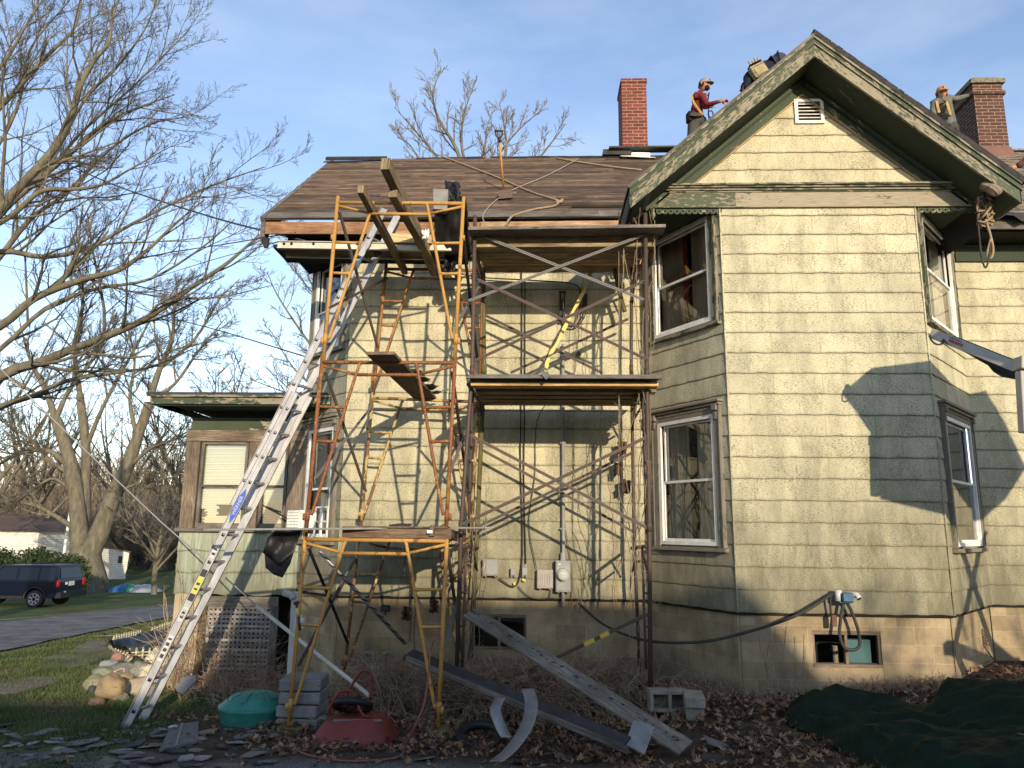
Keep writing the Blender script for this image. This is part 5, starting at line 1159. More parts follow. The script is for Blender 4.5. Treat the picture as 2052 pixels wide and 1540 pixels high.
tb = a(-330, 1500, 1); tb.z = gz(tb.x, tb.y) - .1
stem = catmull([tb, a(-320, 1100, 1), a(-290, 900, 1), a(-240, 650, 1), a(-230, 400, 1), a(-220, 150, 1), a(-210, -50, 1)], 12); links = []
for (pts_, r0_, r1_) in limbs[:13]:
    q_ = min(stem, key=lambda s_: abs(s_.z - (pts_[0].z - .9))); links.append(([q_, q_.lerp(pts_[0], .5) + V((0, 0, -.1)), pts_[0], pts_[0].lerp(pts_[1], .3)], r0_ * 1.3, r0_ * .98))
tree('shade_tree', [(stem[::4] + [stem[-1]], .5, .10)] + links, limbs,
    [(14, .36, 24, 52, .0085), (8, .44, 24, 52, .005), (6, .46, 24, 50, .0036), (4, .5, 22, 50, .003)], 'nearest bare tree whose long limbs reach in from the left edge over the road')
a = A(37); base = ong(172, 1186); base.z -= .2
base.y = base.y; Yb = base.y
a = A(Yb)
if 0: maple_trunk = [([base + V((0, 0, -.1)), a(170, 1172), a(170, 1140), a(168, 1100), a(172, 1060), a(163, 1010), a(150, 960), a(133, 905), a(105, 840), a(75, 760)], None, None), ]
T_ = [([base + V((0, 0, -.1)), a(171, 1165), a(169, 1130), a(172, 1095)], 1.35, .78), ([a(160, 1110), a(158, 1050), a(150, 970), a(135, 905), a(112, 840)], .55, .30), ([a(163, 1080, .5), a(170, 1000, .5), a(172, 900, .5), a(160, 790, .5)], .4, .2), ([a(180, 1110), a(203, 1060), a(225, 1000), a(250, 945), a(275, 880), a(300, 800)], .62, .26)]
limbs = [([a(112, 840), a(90, 780), a(60, 720), a(40, 650)], .22, .04), ([a(160, 790, .5), a(150, 700, .5), a(165, 620, .5), a(155, 560)], .18, .04), ([a(300, 800), a(320, 740), a(345, 680), a(350, 620), a(370, 570)], .22, .04),
    ([a(150, 1060), a(120, 1040), a(75, 1015), a(30, 1005), a(-10, 985)], .18, .05), ([a(133, 930), a(100, 905), a(50, 905), a(0, 930), a(-30, 960)], .2, .05), ([a(140, 950), a(95, 920), a(60, 880), a(10, 850)], .15, .04), ([a(112, 840), a(140, 780), a(200, 700), a(230, 620)], .18, .04),
    ([a(250, 945), a(300, 900), a(350, 880), a(400, 850)], .14, .03), ([a(275, 880), a(260, 800), a(270, 720), a(250, 640)], .16, .03), ([a(300, 800), a(350, 770), a(400, 700), a(450, 640)], .14, .03), ([a(160, 1000), a(110, 960), a(70, 980), a(20, 1020)], .12, .03),
    ([a(225, 1000), a(260, 975), a(310, 965), a(355, 955)], .12, .03), ([a(172, 900, .5), a(200, 830), a(230, 770), a(300, 640), a(310, 560)], .16, .03), ([a(90, 800), a(40, 770), a(0, 740), a(-40, 700)], .13, .03), ([a(320, 740), a(390, 680), a(440, 600), a(480, 560)], .12, .03)]
tree('maple_tree', T_, limbs, [(11, .42, 30, 60, .025), (8, .45, 28, 60, .014), (7, .5, 25, 60, .009), (4, .5, 25, 60, .008)], 'massive forked bare tree with a thick trunk right behind the blue car', 'bare trees beyond the road')
def auto(name, px, py, Y, H, spread, r, label, spec, n=7, gz_=None, group='bare trees beyond the road', tw='twig', top=None):
    b = at(px, py, Y); b.z = ground(b.x, min(b.y, 60)) if gz_ is None else gz_
    T = [([b + V((0, 0, -.2)), b + V((random.uniform(-.1, .1) * H * .2, 0, H * .25)), b + V((random.uniform(-.1, .1) * H * .4, 0, H * .5))], r, r * .6)]; L = []
    for k in range(n):
        a_ = 2 * math.pi * k / n + random.uniform(-.3, .3); h0 = H * random.uniform(.18, .45); h1 = H * random.uniform(.75, 1.0); s = spread * random.uniform(.5, 1.0)
        p0 = b + V((0, 0, h0)); L.append(([p0, p0 + V((math.cos(a_) * s * .45, math.sin(a_) * s * .4, (h1 - h0) * .35)), p0 + V((math.cos(a_) * s * .8, math.sin(a_) * s * .7, (h1 - h0) * .7)), p0 + V((math.cos(a_) * s, math.sin(a_) * s * .8, h1 - h0))], r * .45, .02))
    L.append(([b + V((0, 0, H * .45)), b + V((.1, 0, H * .7)), b + V((-.1, 0, H)),], r * .55, .02))
    return tree(name, T, L, spec, label, group, tw)
SP = [(7, .4, 30, 58, .025), (6, .45, 28, 58, .016), (5, .5, 25, 60, .012)]
auto('young_tree', 312, 1163, 42, 6.5, 3.6, .16, 'small spreading bare tree right of the white shed', SP)
auto('bare_tree', 400, 1150, 52, 15, 7, .35, 'bare tree with a wide crown rising over the porch roof', [(9, .42, 30, 58, .03), (7, .45, 28, 58, .02), (5, .5, 25, 60, .014)], n=9)
auto('bare_tree', 60, 1150, 62, 16, 7, .35, 'bare tree behind the white garage and hedge', SP, n=9)
auto('bare_tree', 235, 1150, 72, 17, 7, .35, 'bare tree far behind the white shed', SP, n=9)
auto('bare_tree', 350, 1150, 90, 14, 7, .3, 'bare tree at the foot of the wooded hill beside the porch', SP, n=9)
auto('bare_tree', -60, 1150, 55, 17, 8, .35, 'bare tree at the left edge beyond the garage', SP, n=9)
a = A(27)
SP4 = [(12, .36, 24, 50, .011), (8, .42, 25, 50, .008), (6, .45, 25, 50, .006)]
tb = a(930, 700); tb.z = -1.5
tree('walnut_tree', [([tb, a(935, 500), a(940, 340)], .35, .2)], [([a(938, 380), a(915, 300), a(880, 240), a(868, 190), a(884, 135)], 0.088, .012), ([a(938, 400), a(880, 320), a(830, 260), a(790, 215)], 0.068, .012), ([a(940, 360), a(925, 290), a(930, 230), a(950, 170)], 0.068, .012),
    ([a(945, 400), a(1000, 310), a(1040, 260), a(1080, 225)], 0.068, .012), ([a(945, 420), a(1010, 320), a(1010, 250), a(1000, 205)], 0.068, .012), ([a(950, 450), a(1060, 340), a(1110, 280), a(1132, 250)], 0.068, .012), ([a(938, 420), a(850, 330), a(820, 290), a(795, 275)], 0.054, .012), ([a(940, 400), a(970, 300), a(975, 260), a(985, 230)], 0.054, .012)],
    SP4, 'bare tree behind the house rising above the plank roof', 'bare trees behind the house', 'twig_pale')
a = A(24); tb = a(760, 1100); tb.z = -1.5
tree('walnut_tree', [([tb, a(750, 900), a(720, 800)], .3, .18)], [([a(720, 800), a(660, 740), a(600, 660), a(555, 590), a(535, 545)], 0.068, .012), ([a(720, 820), a(650, 790), a(590, 740), a(540, 660)], 0.061, .012), ([a(730, 780), a(680, 660), a(620, 580), a(570, 520)], 0.061, .012), ([a(720, 840), a(640, 810), a(580, 790), a(500, 760)], 0.054, .012), ([a(730, 760), a(700, 640), a(650, 560), a(600, 500)], 0.054, .012)],
    SP4, 'bare tree showing between the porch roof and the house corner', 'bare trees behind the house', 'twig_pale')
# distant woods on the hill: one mass of thin trees
out = [[] for _ in range(4)]
for i in range(900):
    x = rs_.uniform(-150, 12); y = rs_.uniform(75, 215)
    if abs(x / y + .40) > .40: continue
    z = hz(x, y) - .3; H = rs_.uniform(7, 12); p = [(x, y, z), (x + rs_.normal() * .3, y, z + H * .5), (x + rs_.normal() * .6, y, z + H)]
    grow(p, .14, .03, 0, [(16, .33, 22, 50, .035), (5, .4, 22, 50, .03)], out, .4)
Vt, F = tubes_np([b_ for l in out for b_ in l], 3); np_mesh('distant_woods', Vt, F, 'twig_pale', smooth=False); o = bpy.data.objects['distant_woods']; tag(o, 'brown leafless woods covering the far hillside', 'woods', kind='stuff')
out = [[] for _ in range(4)]
for i in range(260):   # understorey brush at the foot of the hill
    y = rs_.uniform(64, 82); x = y * rs_.uniform(-.75, -.42); z = ground(x, y); H = rs_.uniform(2, 5)
    for k in range(5): grow([(x + rs_.normal() * .5, y, z), (x + rs_.normal() * .8, y, z + H * .6), (x + rs_.normal() * 1.3, y, z + H)], .03, .012, 0, [(7, .4, 20, 50, .016), (3, .4, 20, 50, .013)], out, .3)
Vt, F = tubes_np([b_ for l in out for b_ in l], 3); np_mesh('brush', Vt, F, 'twig', smooth=False); tag(bpy.data.objects['brush'], 'brown leafless brush behind the shed', 'brush', kind='stuff')
# last dry leaf clusters left on the near tree are part of its crown
# ------------------------------------------------------------------ hedge, shed, garage, pole
noisy('hedge_green', [(.3, (.012, .022, .010)), (.5, (.03, .05, .018)), (.7, (.06, .085, .03))], 3, rough=.9, bd=0, rnd=False)
def leafmass(name, cpts, rad, n, size, mat, label, cat, seed=3):
    r = np.random.RandomState(seed); C_ = []; 
    for _ in range(n):
        i = r.randint(len(cpts)); c = np.array(tuple(cpts[i])); d = r.normal(size=3); d /= np.linalg.norm(d); C_.append(c + d * rad * r.uniform(.55, 1.05) * [1, .8, 1])
    C_ = np.array(C_); A_ = r.normal(size=(n, 3)); B_2 = np.cross(A_, r.normal(size=(n, 3))); A_ /= np.linalg.norm(A_, axis=1)[:, None]; B_2 /= np.linalg.norm(B_2, axis=1)[:, None]
    s = size * r.uniform(.6, 1.3, (n, 1)); Vt = np.stack([C_ - A_ * s, C_ + B_2 * s * .5, C_ + A_ * s, C_ - B_2 * s * .5], 1).reshape(-1, 3); F = np.arange(n * 4).reshape(n, 4)
    Vt[:, 2] = np.maximum(Vt[:, 2], ground(C_[0][0], C_[0][1]))
    o = np_mesh(name, Vt, F, mat, origin=tuple(cpts[0]), smooth=False); return tag(o, label, cat)
hp = []
for k in range(60):
    p = at(-40 + k * 3.3, 1150, 38.5 + random.uniform(-.6, .6)); p.z = ground(p.x, p.y) + random.uniform(.4, 1.75); hp.append(p)
leafmass('hedge', hp, .75, 26000, .085, 'hedge_green', 'dark green evergreen hedge behind the blue car', 'hedge')
m, t, b = newmat('clapboard', .8, 0, .2); uvc = coord(t, 'UV'); sp = N(t, 'SeparateXYZ'); t.links.new(uvc, sp.inputs[0]); dv = N(t, 'Math', operation='DIVIDE', i_1=.16); fr = N(t, 'Math', operation='FRACT'); t.links.new(sp.outputs['Y'], dv.inputs[0]); t.links.new(dv.outputs[0], fr.inputs[0])
fn = noi(t, coord(t, 'UV', (1, 4, 1)), 1.5, 7, .7); cc = ramp(t, fn, [(.35, (.50, .48, .43)), (.6, (.68, .66, .60))]); cc = mix(t, ramp(t, fr.outputs[0], [(.0, .9), (.12, .2), (.2, 0.)]), cc, (.12, .11, .1)); t.links.new(cc, b.inputs['Base Color']); bump(t, b, fr.outputs[0], .02, .6)
def shed():
    Y = 55; p0 = at(222, 1152, Y); g0 = ground(p0.x, p0.y); root = thing('white_shed', (p0.x, p0.y, g0), 'small leaning white clapboard shed with one dark window', 'shed')
    a_ = at(186, 1150, Y + 2.2); b_ = at(219, 1155, Y); c_ = at(252, 1148, Y + .5); lean = .12
    zb = g0 - .1
    def wl(p, q, hp_, hq, nm):
        mb = MB(); L = ((q - p).xy).length; mb.poly([(p.x, p.y, zb), (q.x, q.y, zb), (q.x + lean, q.y, zb + hq), (p.x + lean, p.y, zb + hp_)], [(0, 0), (L, 0), (L, hq), (0, hp_)]); return mb.build(nm, MT['clapboard'], root)
    wl(a_, b_, 2.25, 2.3, 'side_wall'); wl(b_, c_, 2.35, 2.05, 'front_wall'); d_ = a_ + (c_ - b_); wl(c_, d_, 2.05, 2.0, 'side_wall'); wl(d_, a_, 2.0, 2.25, 'back_wall')
    mb = MB(); mb.prism([(a_.x - .1, a_.y + .2, zb + 2.25), (b_.x - .05, b_.y - .2, zb + 2.33), (c_.x + .35, c_.y - .2, zb + 2.0), (d_.x + .3, d_.y + .2, zb + 1.95)], (0, 0, .06)); mb.build('roof', MT['brown_steel'], root)
    w0 = b_.lerp(c_, .38); w1 = b_.lerp(c_, .62); n = V((0, -.03, 0)); mb = MB(); mb.poly([(w0.x + .07, w0.y - .03, zb + 1.25), (w1.x + .07, w1.y - .03, zb + 1.22), (w1.x + .1, w1.y - .03, zb + 1.72), (w0.x + .1, w0.y - .03, zb + 1.75)]); wo = mb.build('window', MT['slate_dark'], root)
    mb = MB(); m_ = (w0 + w1) / 2; mb.bar((m_.x + .08, m_.y - .05, zb + 1.24), (m_.x + .1, m_.y - .05, zb + 1.73), .03, .03); mb.build('frame', MT['gray_wood'], wo)
shed()
def garage():
    Y = 52; c_ = at(70, 1130, Y); g0 = ground(c_.x, Y); root = thing('white_garage', (c_.x - 4, Y, g0), 'white clapboard garage with a brown hip roof at the left edge', 'garage')
    x1 = c_.x; x0 = x1 - 8; zt_ = at(70, 1065, Y).z; mb = MB(); mb.poly([(x0, Y, g0), (x1, Y, g0), (x1, Y, zt_), (x0, Y, zt_)]); mb.poly([(x1, Y, g0), (x1, Y + 7, g0), (x1, Y + 7, zt_), (x1, Y, zt_)]); mb.build('wall', MT['clapboard'], root)
    e = .3; zr = at(20, 1030, Y + 3).z; mb = MB(); A_ = [V((x0 - e, Y - e, zt_)), V((x1 + e, Y - e, zt_)), V((x1 + e, Y + 7 + e, zt_)), V((x0 - e, Y + 7 + e, zt_))]; R1 = V((x0 + 3.5, Y + 3.5, zr)); R2 = V((x1 - 3.2, Y + 3.5, zr))
    mb.poly([A_[0], A_[1], R2, R1]); mb.poly([A_[1], A_[2], R2]); mb.poly([A_[2], A_[3], R1, R2]); mb.poly([A_[3], A_[0], R1]); mb.poly(A_[::-1]); mb.build('roof', noisy('roof_brown', [(.3, (.06, .04, .035)), (.7, (.11, .075, .06))], 2, rough=.9), root)
    mb = MB(); p = at(12, 1100, Y); mb.poly([(p.x - .4, Y - .03, g0 + 1.0), (p.x + .4, Y - .03, g0 + 1.0), (p.x + .4, Y - .03, g0 + 1.9), (p.x - .4, Y - .03, g0 + 1.9)]); mb.build('window', MT['slate_dark'], root)
garage()
p = at(131, 1090, 50); q = at(147, 985, 50); mb = MB(); mb.tube([V((p.x, p.y, ground(p.x, 50))), p, q, q + V((.3, 0, 2))], .09, 8); single(mb, 'white_pole', 'white_frame', 'thin whitish leaning pole left of the forked trunk', 'pole')
# tarps by the shed
for (px, wd, c_, lb) in ((252, .7, (.03, .12, .30), 'blue tarp heap beside the shed'), (268, .7, (.03, .22, .13), 'green tarp heap in front of the blue and gray ones'), (288, .9, (.25, .28, .32), 'pale gray tarp heap right of the blue one')):
    p = at(px, 1156, 45); g0 = ground(p.x, 45); mb = MB(); n = 14
    for j in range(n + 1):
        for i in range(n + 1):
            u, v = i / n * 2 - 1, j / n * 2 - 1; h = max(0, 1 - u * u) * max(0, 1 - v * v); mb.v.append(V((p.x + u * wd, 45 + v * .8, g0 + .42 * h ** .5 + .12 * mnoise.noise(V((u * 4, v * 4, px))))))
    for j in range(n):
        for i in range(n): a_ = j * (n + 1) + i; mb.face((a_, a_ + 1, a_ + n + 2, a_ + n + 1))
    single(mb, 'tarp_heap', flat('tarp%d' % px, c_, .5), lb, 'tarp', smooth=True)

# ------------------------------------------------------------------ CAR
def car():
    p = ong(100, 1218); Yc = p.y + .9; xr = at(150, 1190, Yc - .2).x - .3; g0 = ground(xr - 2, Yc); S = 1.0
    root = thing('parked_car', (xr - 2.2, Yc, g0), 'dark blue boxy four wheel drive car parked on the grass across the road', 'car')
    paint = newmat('car_blue', .3, .0, .2); paint[2].inputs['Base Color'].default_value = (.003, .0045, .016, 1); paint[2].inputs['Coat Weight'].default_value = .15; tr_ = flat('car_trim', (.012, .012, .014), .6); gl_ = flat('car_glass', (.006, .007, .009), .08, 0, .4)
    # x measured back (0 = rear) to front, car faces -x
    X = lambda d: xr - d
    hw = .88
    low = [(0.02, .48), (0, .62), (.02, .98), (.04, 1.02), (3.15, 1.02), (3.3, 1.0), (4.25, .90), (4.38, .80), (4.40, .48), (4.3, .36), (3.92, .36), (3.86, .56), (3.7, .70), (3.48, .74), (3.26, .70), (3.1, .56), (3.04, .34), (1.32, .34), (1.26, .56), (1.1, .70), (.88, .74), (.66, .70), (.5, .56), (.44, .38), (.15, .38)]
    mb = MB(); mb.prism([(X(d), Yc - hw, g0 + z) for d, z in low], (0, 2 * hw, 0)); o = mb.build('body', paint[0], root); bevel(o, .03, 3)
    n = len(mb.v); mb = MB(); b0 = [(.06, 1.02), (2.95, 1.02)]; tp = [(.22, 1.60), (2.2, 1.60)]
    L = [V((X(.03), Yc - hw + .02, g0 + 1.0)), V((X(3.12), Yc - hw + .02, g0 + 1.0)), V((X(2.42), Yc - hw + .15, g0 + 1.60)), V((X(.17), Yc - hw + .14, g0 + 1.62))]; Rr = [V((p_.x, 2 * Yc - p_.y, p_.z)) for p_ in L]
    mb.v = L + Rr; 
    for q in ((0, 1, 2, 3), (7, 6, 5, 4), (0, 3, 7, 4), (1, 5, 6, 2), (3, 2, 6, 7)): mb.face(q)
    bevel(mb.build('cabin', paint[0], root), .04, 3)
    def sidepanel(d0, d1, nm, slant0=0, slant1=0):
        z0, z1 = 1.07, 1.52; f = lambda z: Yc - hw + .02 + (z - 1.0) / .6 * .13 - .012
        mb = MB(); mb.poly([(X(d0), f(z0), g0 + z0), (X(d1), f(z0), g0 + z0), (X(d1 - slant1), f(z1), g0 + z1), (X(d0 + slant0), f(z1), g0 + z1)]); return mb.build(nm, gl_, root)
    sidepanel(.14, .78, 'side_window', .08, 0); sidepanel(.86, 1.62, 'side_window'); sidepanel(1.72, 2.78, 'side_window', 0, .50)
    mb = MB(); mb.poly([(X(.05) + .015, Yc - .68, g0 + 1.12), (X(.05) + .015, Yc + .68, g0 + 1.12), (X(.145) + .02, Yc + .62, g0 + 1.5), (X(.145) + .02, Yc - .62, g0 + 1.5)]); mb.build('rear_window', gl_, root)
    mb = MB(); mb.bar((X(-.03), Yc - hw - .0, g0 + .50), (X(-.03), Yc + hw, g0 + .50), .22, .26); mb.bar((X(4.42), Yc - hw, g0 + .5), (X(4.42), Yc + hw, g0 + .5), .12, .2); mb.bar((X(1.35), Yc - hw - .01, g0 + .40), (X(3.0), Yc - hw - .01, g0 + .40), .05, .12); bevel(mb.build('bumper', tr_, root), .04, 3)
    for d in (.88, 3.48):
        mb = MB(); pts = []
        for k in range(13): a_ = math.pi * k / 12; pts.append(V((X(d) + math.cos(a_) * .42, Yc - hw - .01, g0 + .36 + math.sin(a_) * .42)))
        mb.tube(pts, .035, 6); mb.build('wheel_arch', tr_, root)
        for s in (-1, 1):
            c = V((X(d), Yc + s * (hw - .1), g0 + .34)); mb = MB(); mb.tube([c + V((0, -.11, 0)), c + V((0, -.09, 0)), c + V((0, .09, 0)), c + V((0, .11, 0))], [.29, .34, .34, .29], 24); wh = mb.build('wheel', tr_, root, smooth=False)
            mb = MB(); yy = c.y + s * .112; 
            mb.tube([(c.x, yy - .01, c.z), (c.x, yy + .01, c.z)], .06, 12)
            for k in range(7): a_ = 2 * math.pi * k / 7; mb.bar((c.x, yy, c.z), (c.x + math.cos(a_) * .21, yy, c.z + math.sin(a_) * .21), .06, .02, up=(0, 1, 0))
            ring = [V((c.x + math.cos(2 * math.pi * k / 20) * .215, yy, c.z + math.sin(2 * math.pi * k / 20) * .215)) for k in range(21)]; mb.tube(ring, .02, 6); mb.build('rim', MT['aluminium'], wh)
    red = newmat('tail_red', .15, 0, .6); red[2].inputs['Base Color'].default_value = (.45, .01, .01, 1)
    for s in (-1, 1): mb = MB(); mb.box((X(.02), Yc + s * (hw - .06), g0 + .92), (.07, .14, .26)); bevel(mb.build('tail_light', red[0], root), .015, 2)
    mb = MB(); mb.box((X(.0) + .012, Yc - .02, g0 + .90), (.02, .34, .17)); mb.build('number_plate', flat('plate', (.45, .5, .45), .5), root)
    mb = MB(); mb.box((X(.0) + .01, Yc - .35, g0 + .92), (.015, .12, .10)); mb.box((X(-.14), Yc - .6, g0 + .62), (.01, .12, .06)); mb.build('sticker', MT['white_frame'], root)
    for s in (-1, 1): mb = MB(); mb.tube([(X(.35), Yc + s * .66, g0 + 1.64), (X(.45), Yc + s * .66, g0 + 1.68), (X(2.0), Yc + s * .66, g0 + 1.67), (X(2.15), Yc + s * .66, g0 + 1.63)], .02, 6); mb.build('roof_rail', tr_, root)
    mb = MB(); mb.box((X(2.85), Yc - hw - .1, g0 + 1.08), (.12, .2, .15)); bevel(mb.build('wing_mirror', tr_, root), .03, 2)
    for d in (1.45, 2.35): mb = MB(); mb.box((X(d), Yc - hw - .012, g0 + .88), (.18, .02, .03)); mb.build('door_handle', paint[0], root)
car()
# ------------------------------------------------------------------ overhead wires
def wire(px, Ys, r, mat, label, k=8):
    cable('wire', [at(*p, Y) for p, Y in zip(px, Ys)], r, mat, label, 'wire', 'wires strung from the left to the house', n=5)
wgray = flat('wire_dark', (.03, .03, .03), .5); wpale = flat('wire_pale', (.30, .29, .27), .5)
wire([(-60, 228), (0, 260), (190, 355), (400, 428), (612, 484)], [22, 20, 16, 12.5, 9.3], .016, wgray, 'thick twisted service wire sloping down across the tree to the left eave')
wire([(200, 540), (310, 512), (450, 490), (592, 466)], [19, 16, 12.5, 9.4], .010, wgray, 'thin dark wire rising gently to the left eave just below the service wire')
wire([(300, 560), (430, 520), (505, 500), (560, 484)], [16, 13, 11, 9.4], .007, wgray, 'lowest short thin wire meeting the walkboard tip')
wire([(-50, 520), (100, 556), (222, 596), (317, 630), (443, 664), (628, 720)], [26, 22, 18, 15, 12.5, 9.95], .010, wgray, 'dark wire running down to the siding below the upper corner window')
wire([(60, 560), (191, 712), (341, 862), (474, 978), (604, 1055)], [19, 16, 13, 11.2, 10.3], .013, wgray, 'dark wire crossing in front of the porch blinds to the corner window')
wire([(-40, 700), (0, 739), (164, 896), (300, 1025), (345, 1066), (420, 1130), (515, 1215)], [13, 12.4, 11.5, 10.8, 10.5, 10.0, 9.2], .010, wpale, 'pale guy wire slanting down past the porch sill')
# ------------------------------------------------------------------ things on the ground by the house
random.seed(21)
def G(px, py, dz=0):
    p = ong(px, py); return p + V((0, 0, dz))
def gY(px, py, Y):   # point at depth Y
    return at(px, py, Y)
# turtle style sandbox lid (plain ribbed dome)
def sandbox():
    c = G(487, 1458); c.y += .28; c.z = gz(c.x, c.y); root = thing('sandbox', c, 'teal plastic sandbox with a ribbed domed lid beside the stacked gray blocks', 'sandbox'); rx, ry = .345, .30
    teal = noisy('teal_plastic', [(.3, (.015, .12, .10)), (.65, (.03, .19, .15))], 5, rough=.45, bd=.002, fine=(14, .62, (.05, .06, .04)))
    mb = MB(); n = 40; prof = [(.92, -.05), (.97, .03), (.99, .11), (1.05, .14), (1.05, .17), (.98, .175)]
    for (r, z) in prof:
        for k in range(n): a_ = 2 * math.pi * k / n; mb.v.append(c + V((math.cos(a_) * rx * r, math.sin(a_) * ry * r, z)))
    for j in range(len(prof) - 1):
        for k in range(n): k2 = (k + 1) % n; mb.face((j * n + k, j * n + k2, (j + 1) * n + k2, (j + 1) * n + k))
    mb.build('basin', teal, root, smooth=True)
    mb = MB(); m_ = 26; n = 96
    for j in range(m_ + 1):
        t = j / m_; r = 1.0 - t; z = .17 + .13 * (1 - r ** 3.2)
        for k in range(n):
            a_ = 2 * math.pi * k / n; seg = abs(((a_ * 8 / (2 * math.pi)) % 1) - .5); groove = -.016 * (1 if seg > .455 and .2 < t < .75 else 0) - .014 * (1 if abs(t - .22) < .025 or abs(t - .62) < .02 else 0)
            mb.v.append(c + V((math.cos(a_) * rx * r * 1.0, math.sin(a_) * ry * r, z + groove)))
    for j in range(m_):
        for k in range(n): k2 = (k + 1) % n; mb.face((j * n + k, j * n + k2, (j + 1) * n + k2, (j + 1) * n + k))
    mb.build('lid', teal, root, smooth=False)
sandbox()
# stacked gray slabs
blk = noisy('cement_gray', [(.3, (.13, .13, .125)), (.7, (.23, .23, .22))], 6, rough=.95, fine=(50, .6, (.08, .08, .08)))
c = G(592, 1462); c.y += .22
for k, nm in enumerate(('lowest', 'second', 'third', 'topmost')):
    z = gz(c.x, c.y) - .02 + .055 + k * .125; mb = MB(); mb.box((c.x + (.01, -.008, .006, 0)[k], c.y, z + .0), (.415, .40, .115), .04 * (k - 1.5)); bevel(single(mb, 'cement_slab', blk, '%s gray cement block in the stack behind the yellow scaffold foot' % nm, 'block', 'gray cement blocks stacked by the scaffold foot'), .018, 3)
# pads under the scaffold feet
for (px, py, lb) in ((578, 1474, 'wood pad under the left foot of the yellow scaffold'), (877, 1484, 'wood pad under the right foot of the yellow scaffold')):
    p = at(px, py, YY0); mb = MB(); mb.box((p.x, p.y + .02, gz(p.x, p.y) + .02), (.24, .26, .05), .3); bevel(single(mb, 'wood_pad', 'mossy_wood', lb, 'pad'), .006, 1)
# overturned wheelbarrow
def barrow():
    Y = 7.5; c = at(712, 1490, Y); g0 = gz(c.x, Y); c.z = g0; root = thing('wheelbarrow', c, 'overturned red wheelbarrow with its black wheel on top', 'wheelbarrow')
    red = noisy('barrow_red', [(.3, (.11, .018, .014)), (.65, (.17, .03, .022))], 4, rough=.5, fine=(25, .64, (.10, .03, .02)))
    xl, xr = at(622, 1490, Y).x, at(792, 1480, Y).x; tl, tr = at(655, 1440, Y).x, at(768, 1440, Y).x; H = .21; d = .30
    mb = MB(); prof = [(0, 0, .0), (.0, .0, .012), (.04, .07, .06), (.5, .6, .6), (.92, .97, .96), (1.0, 1.05, 1.0)]
    n = 48
    def sup(a_, p=3.2): c_, s_2 = math.cos(a_), math.sin(a_); return (abs(c_) ** (2 / p) * (1 if c_ > 0 else -1), abs(s_2) ** (2 / p) * (1 if s_2 > 0 else -1))
    for (f, g, h) in prof + [(1.9, 1.9, .995)]:
        for k in range(n):
            sx_, sy_ = sup(2 * math.pi * k / n)
            if f > 1.5: X0 = (tl + tr) / 2; mb.v.append(V((X0, Y + .05, g0 + H))); continue
            xc = lerp((xl + xr) / 2, (tl + tr) / 2, f); hw = lerp((xr - xl) / 2, (tr - tl) / 2, min(1, f)); mb.v.append(V((xc + sx_ * hw, Y + .05 + sy_ * lerp(d, d * .62, min(1, f)), g0 - .01 + H * h + .03 * (sx_ * .5))))
    for j in range(len(prof)):
        for k in range(n): k2 = (k + 1) % n; mb.face((j * n + k, j * n + k2, (j + 1) * n + k2, (j + 1) * n + k))
    mb.build('tray', red, root, smooth=True)
    mb = MB(); rim = [V((lerp((xl + xr) / 2, 0, 0) + sup(2 * math.pi * k / n)[0] * (xr - xl) / 2, Y + .05 + sup(2 * math.pi * k / n)[1] * d, g0 + .01 + .015 * sup(2 * math.pi * k / n)[0])) for k in range(n + 1)]; mb.tube(rim, .014, 6); mb.build('rim', red, root, smooth=True)
    wc_ = at(706, 1414, Y + .05); mb = MB(); ax = V((.06, -.80, .60)).normalized(); u_ = V((1, .05, 0)); u_ = (u_ - ax * u_.dot(ax)).normalized(); v_ = ax.cross(u_)
    ring = [wc_ + u_ * math.cos(2 * math.pi * k / 30) * .155 + v_ * math.sin(2 * math.pi * k / 30) * .155 for k in range(31)]
    ax = V((.02, .45, .9)).normalized(); u_ = V((1, 0, 0)); v_ = ax.cross(u_).normalized(); ring = [wc_ + u_ * math.cos(2 * math.pi * k / 30) * .165 + v_ * math.sin(2 * math.pi * k / 30) * .165 for k in range(31)]
    mb.tube(ring, .034, 10); w_ = mb.build('wheel', MT['asphalt_paper'], root, smooth=True); mb = MB(); mb.tube([wc_ - ax * .03, wc_ + ax * .03], .03, 10)
    for k in range(4): a_ = math.pi * k / 4; mb.bar(wc_ + (u_ * math.cos(a_) + v_ * math.sin(a_)) * .14, wc_ - (u_ * math.cos(a_) + v_ * math.sin(a_)) * .14, .03, .008, up=ax)
    mb.build('hub', red, w_)
    S = lambda px, py, d_=0: at(px, py, Y + d_)
    mb = MB(); mb.tube(catmull([S(655, 1432, -.05), S(668, 1405, -.05), S(680, 1388, -.03), S(695, 1385, -.02), S(707, 1388, -.02), S(718, 1415, -.08), S(728, 1434, -.1), S(742, 1436, -.1)], 5), .014, 8); mb.build('leg_brace', red, root, smooth=True)
    mb = MB(); mb.tube(catmull([S(690, 1400, .25), S(706, 1372, .25), S(722, 1348, .25), S(735, 1345, .25), S(744, 1352, .25), S(743, 1375, .25), S(742, 1400, .22)], 5), .014, 8); mb.build('handle', red, root, smooth=True)
    mb = MB(); mb.bar(S(640, 1438, .1), S(700, 1444, .1), .05, .02); mb.bar(S(668, 1444, -.12), S(765, 1444, -.1), .03, .02); mb.build('cross_bar', MT['gray_steel'], root)
barrow()
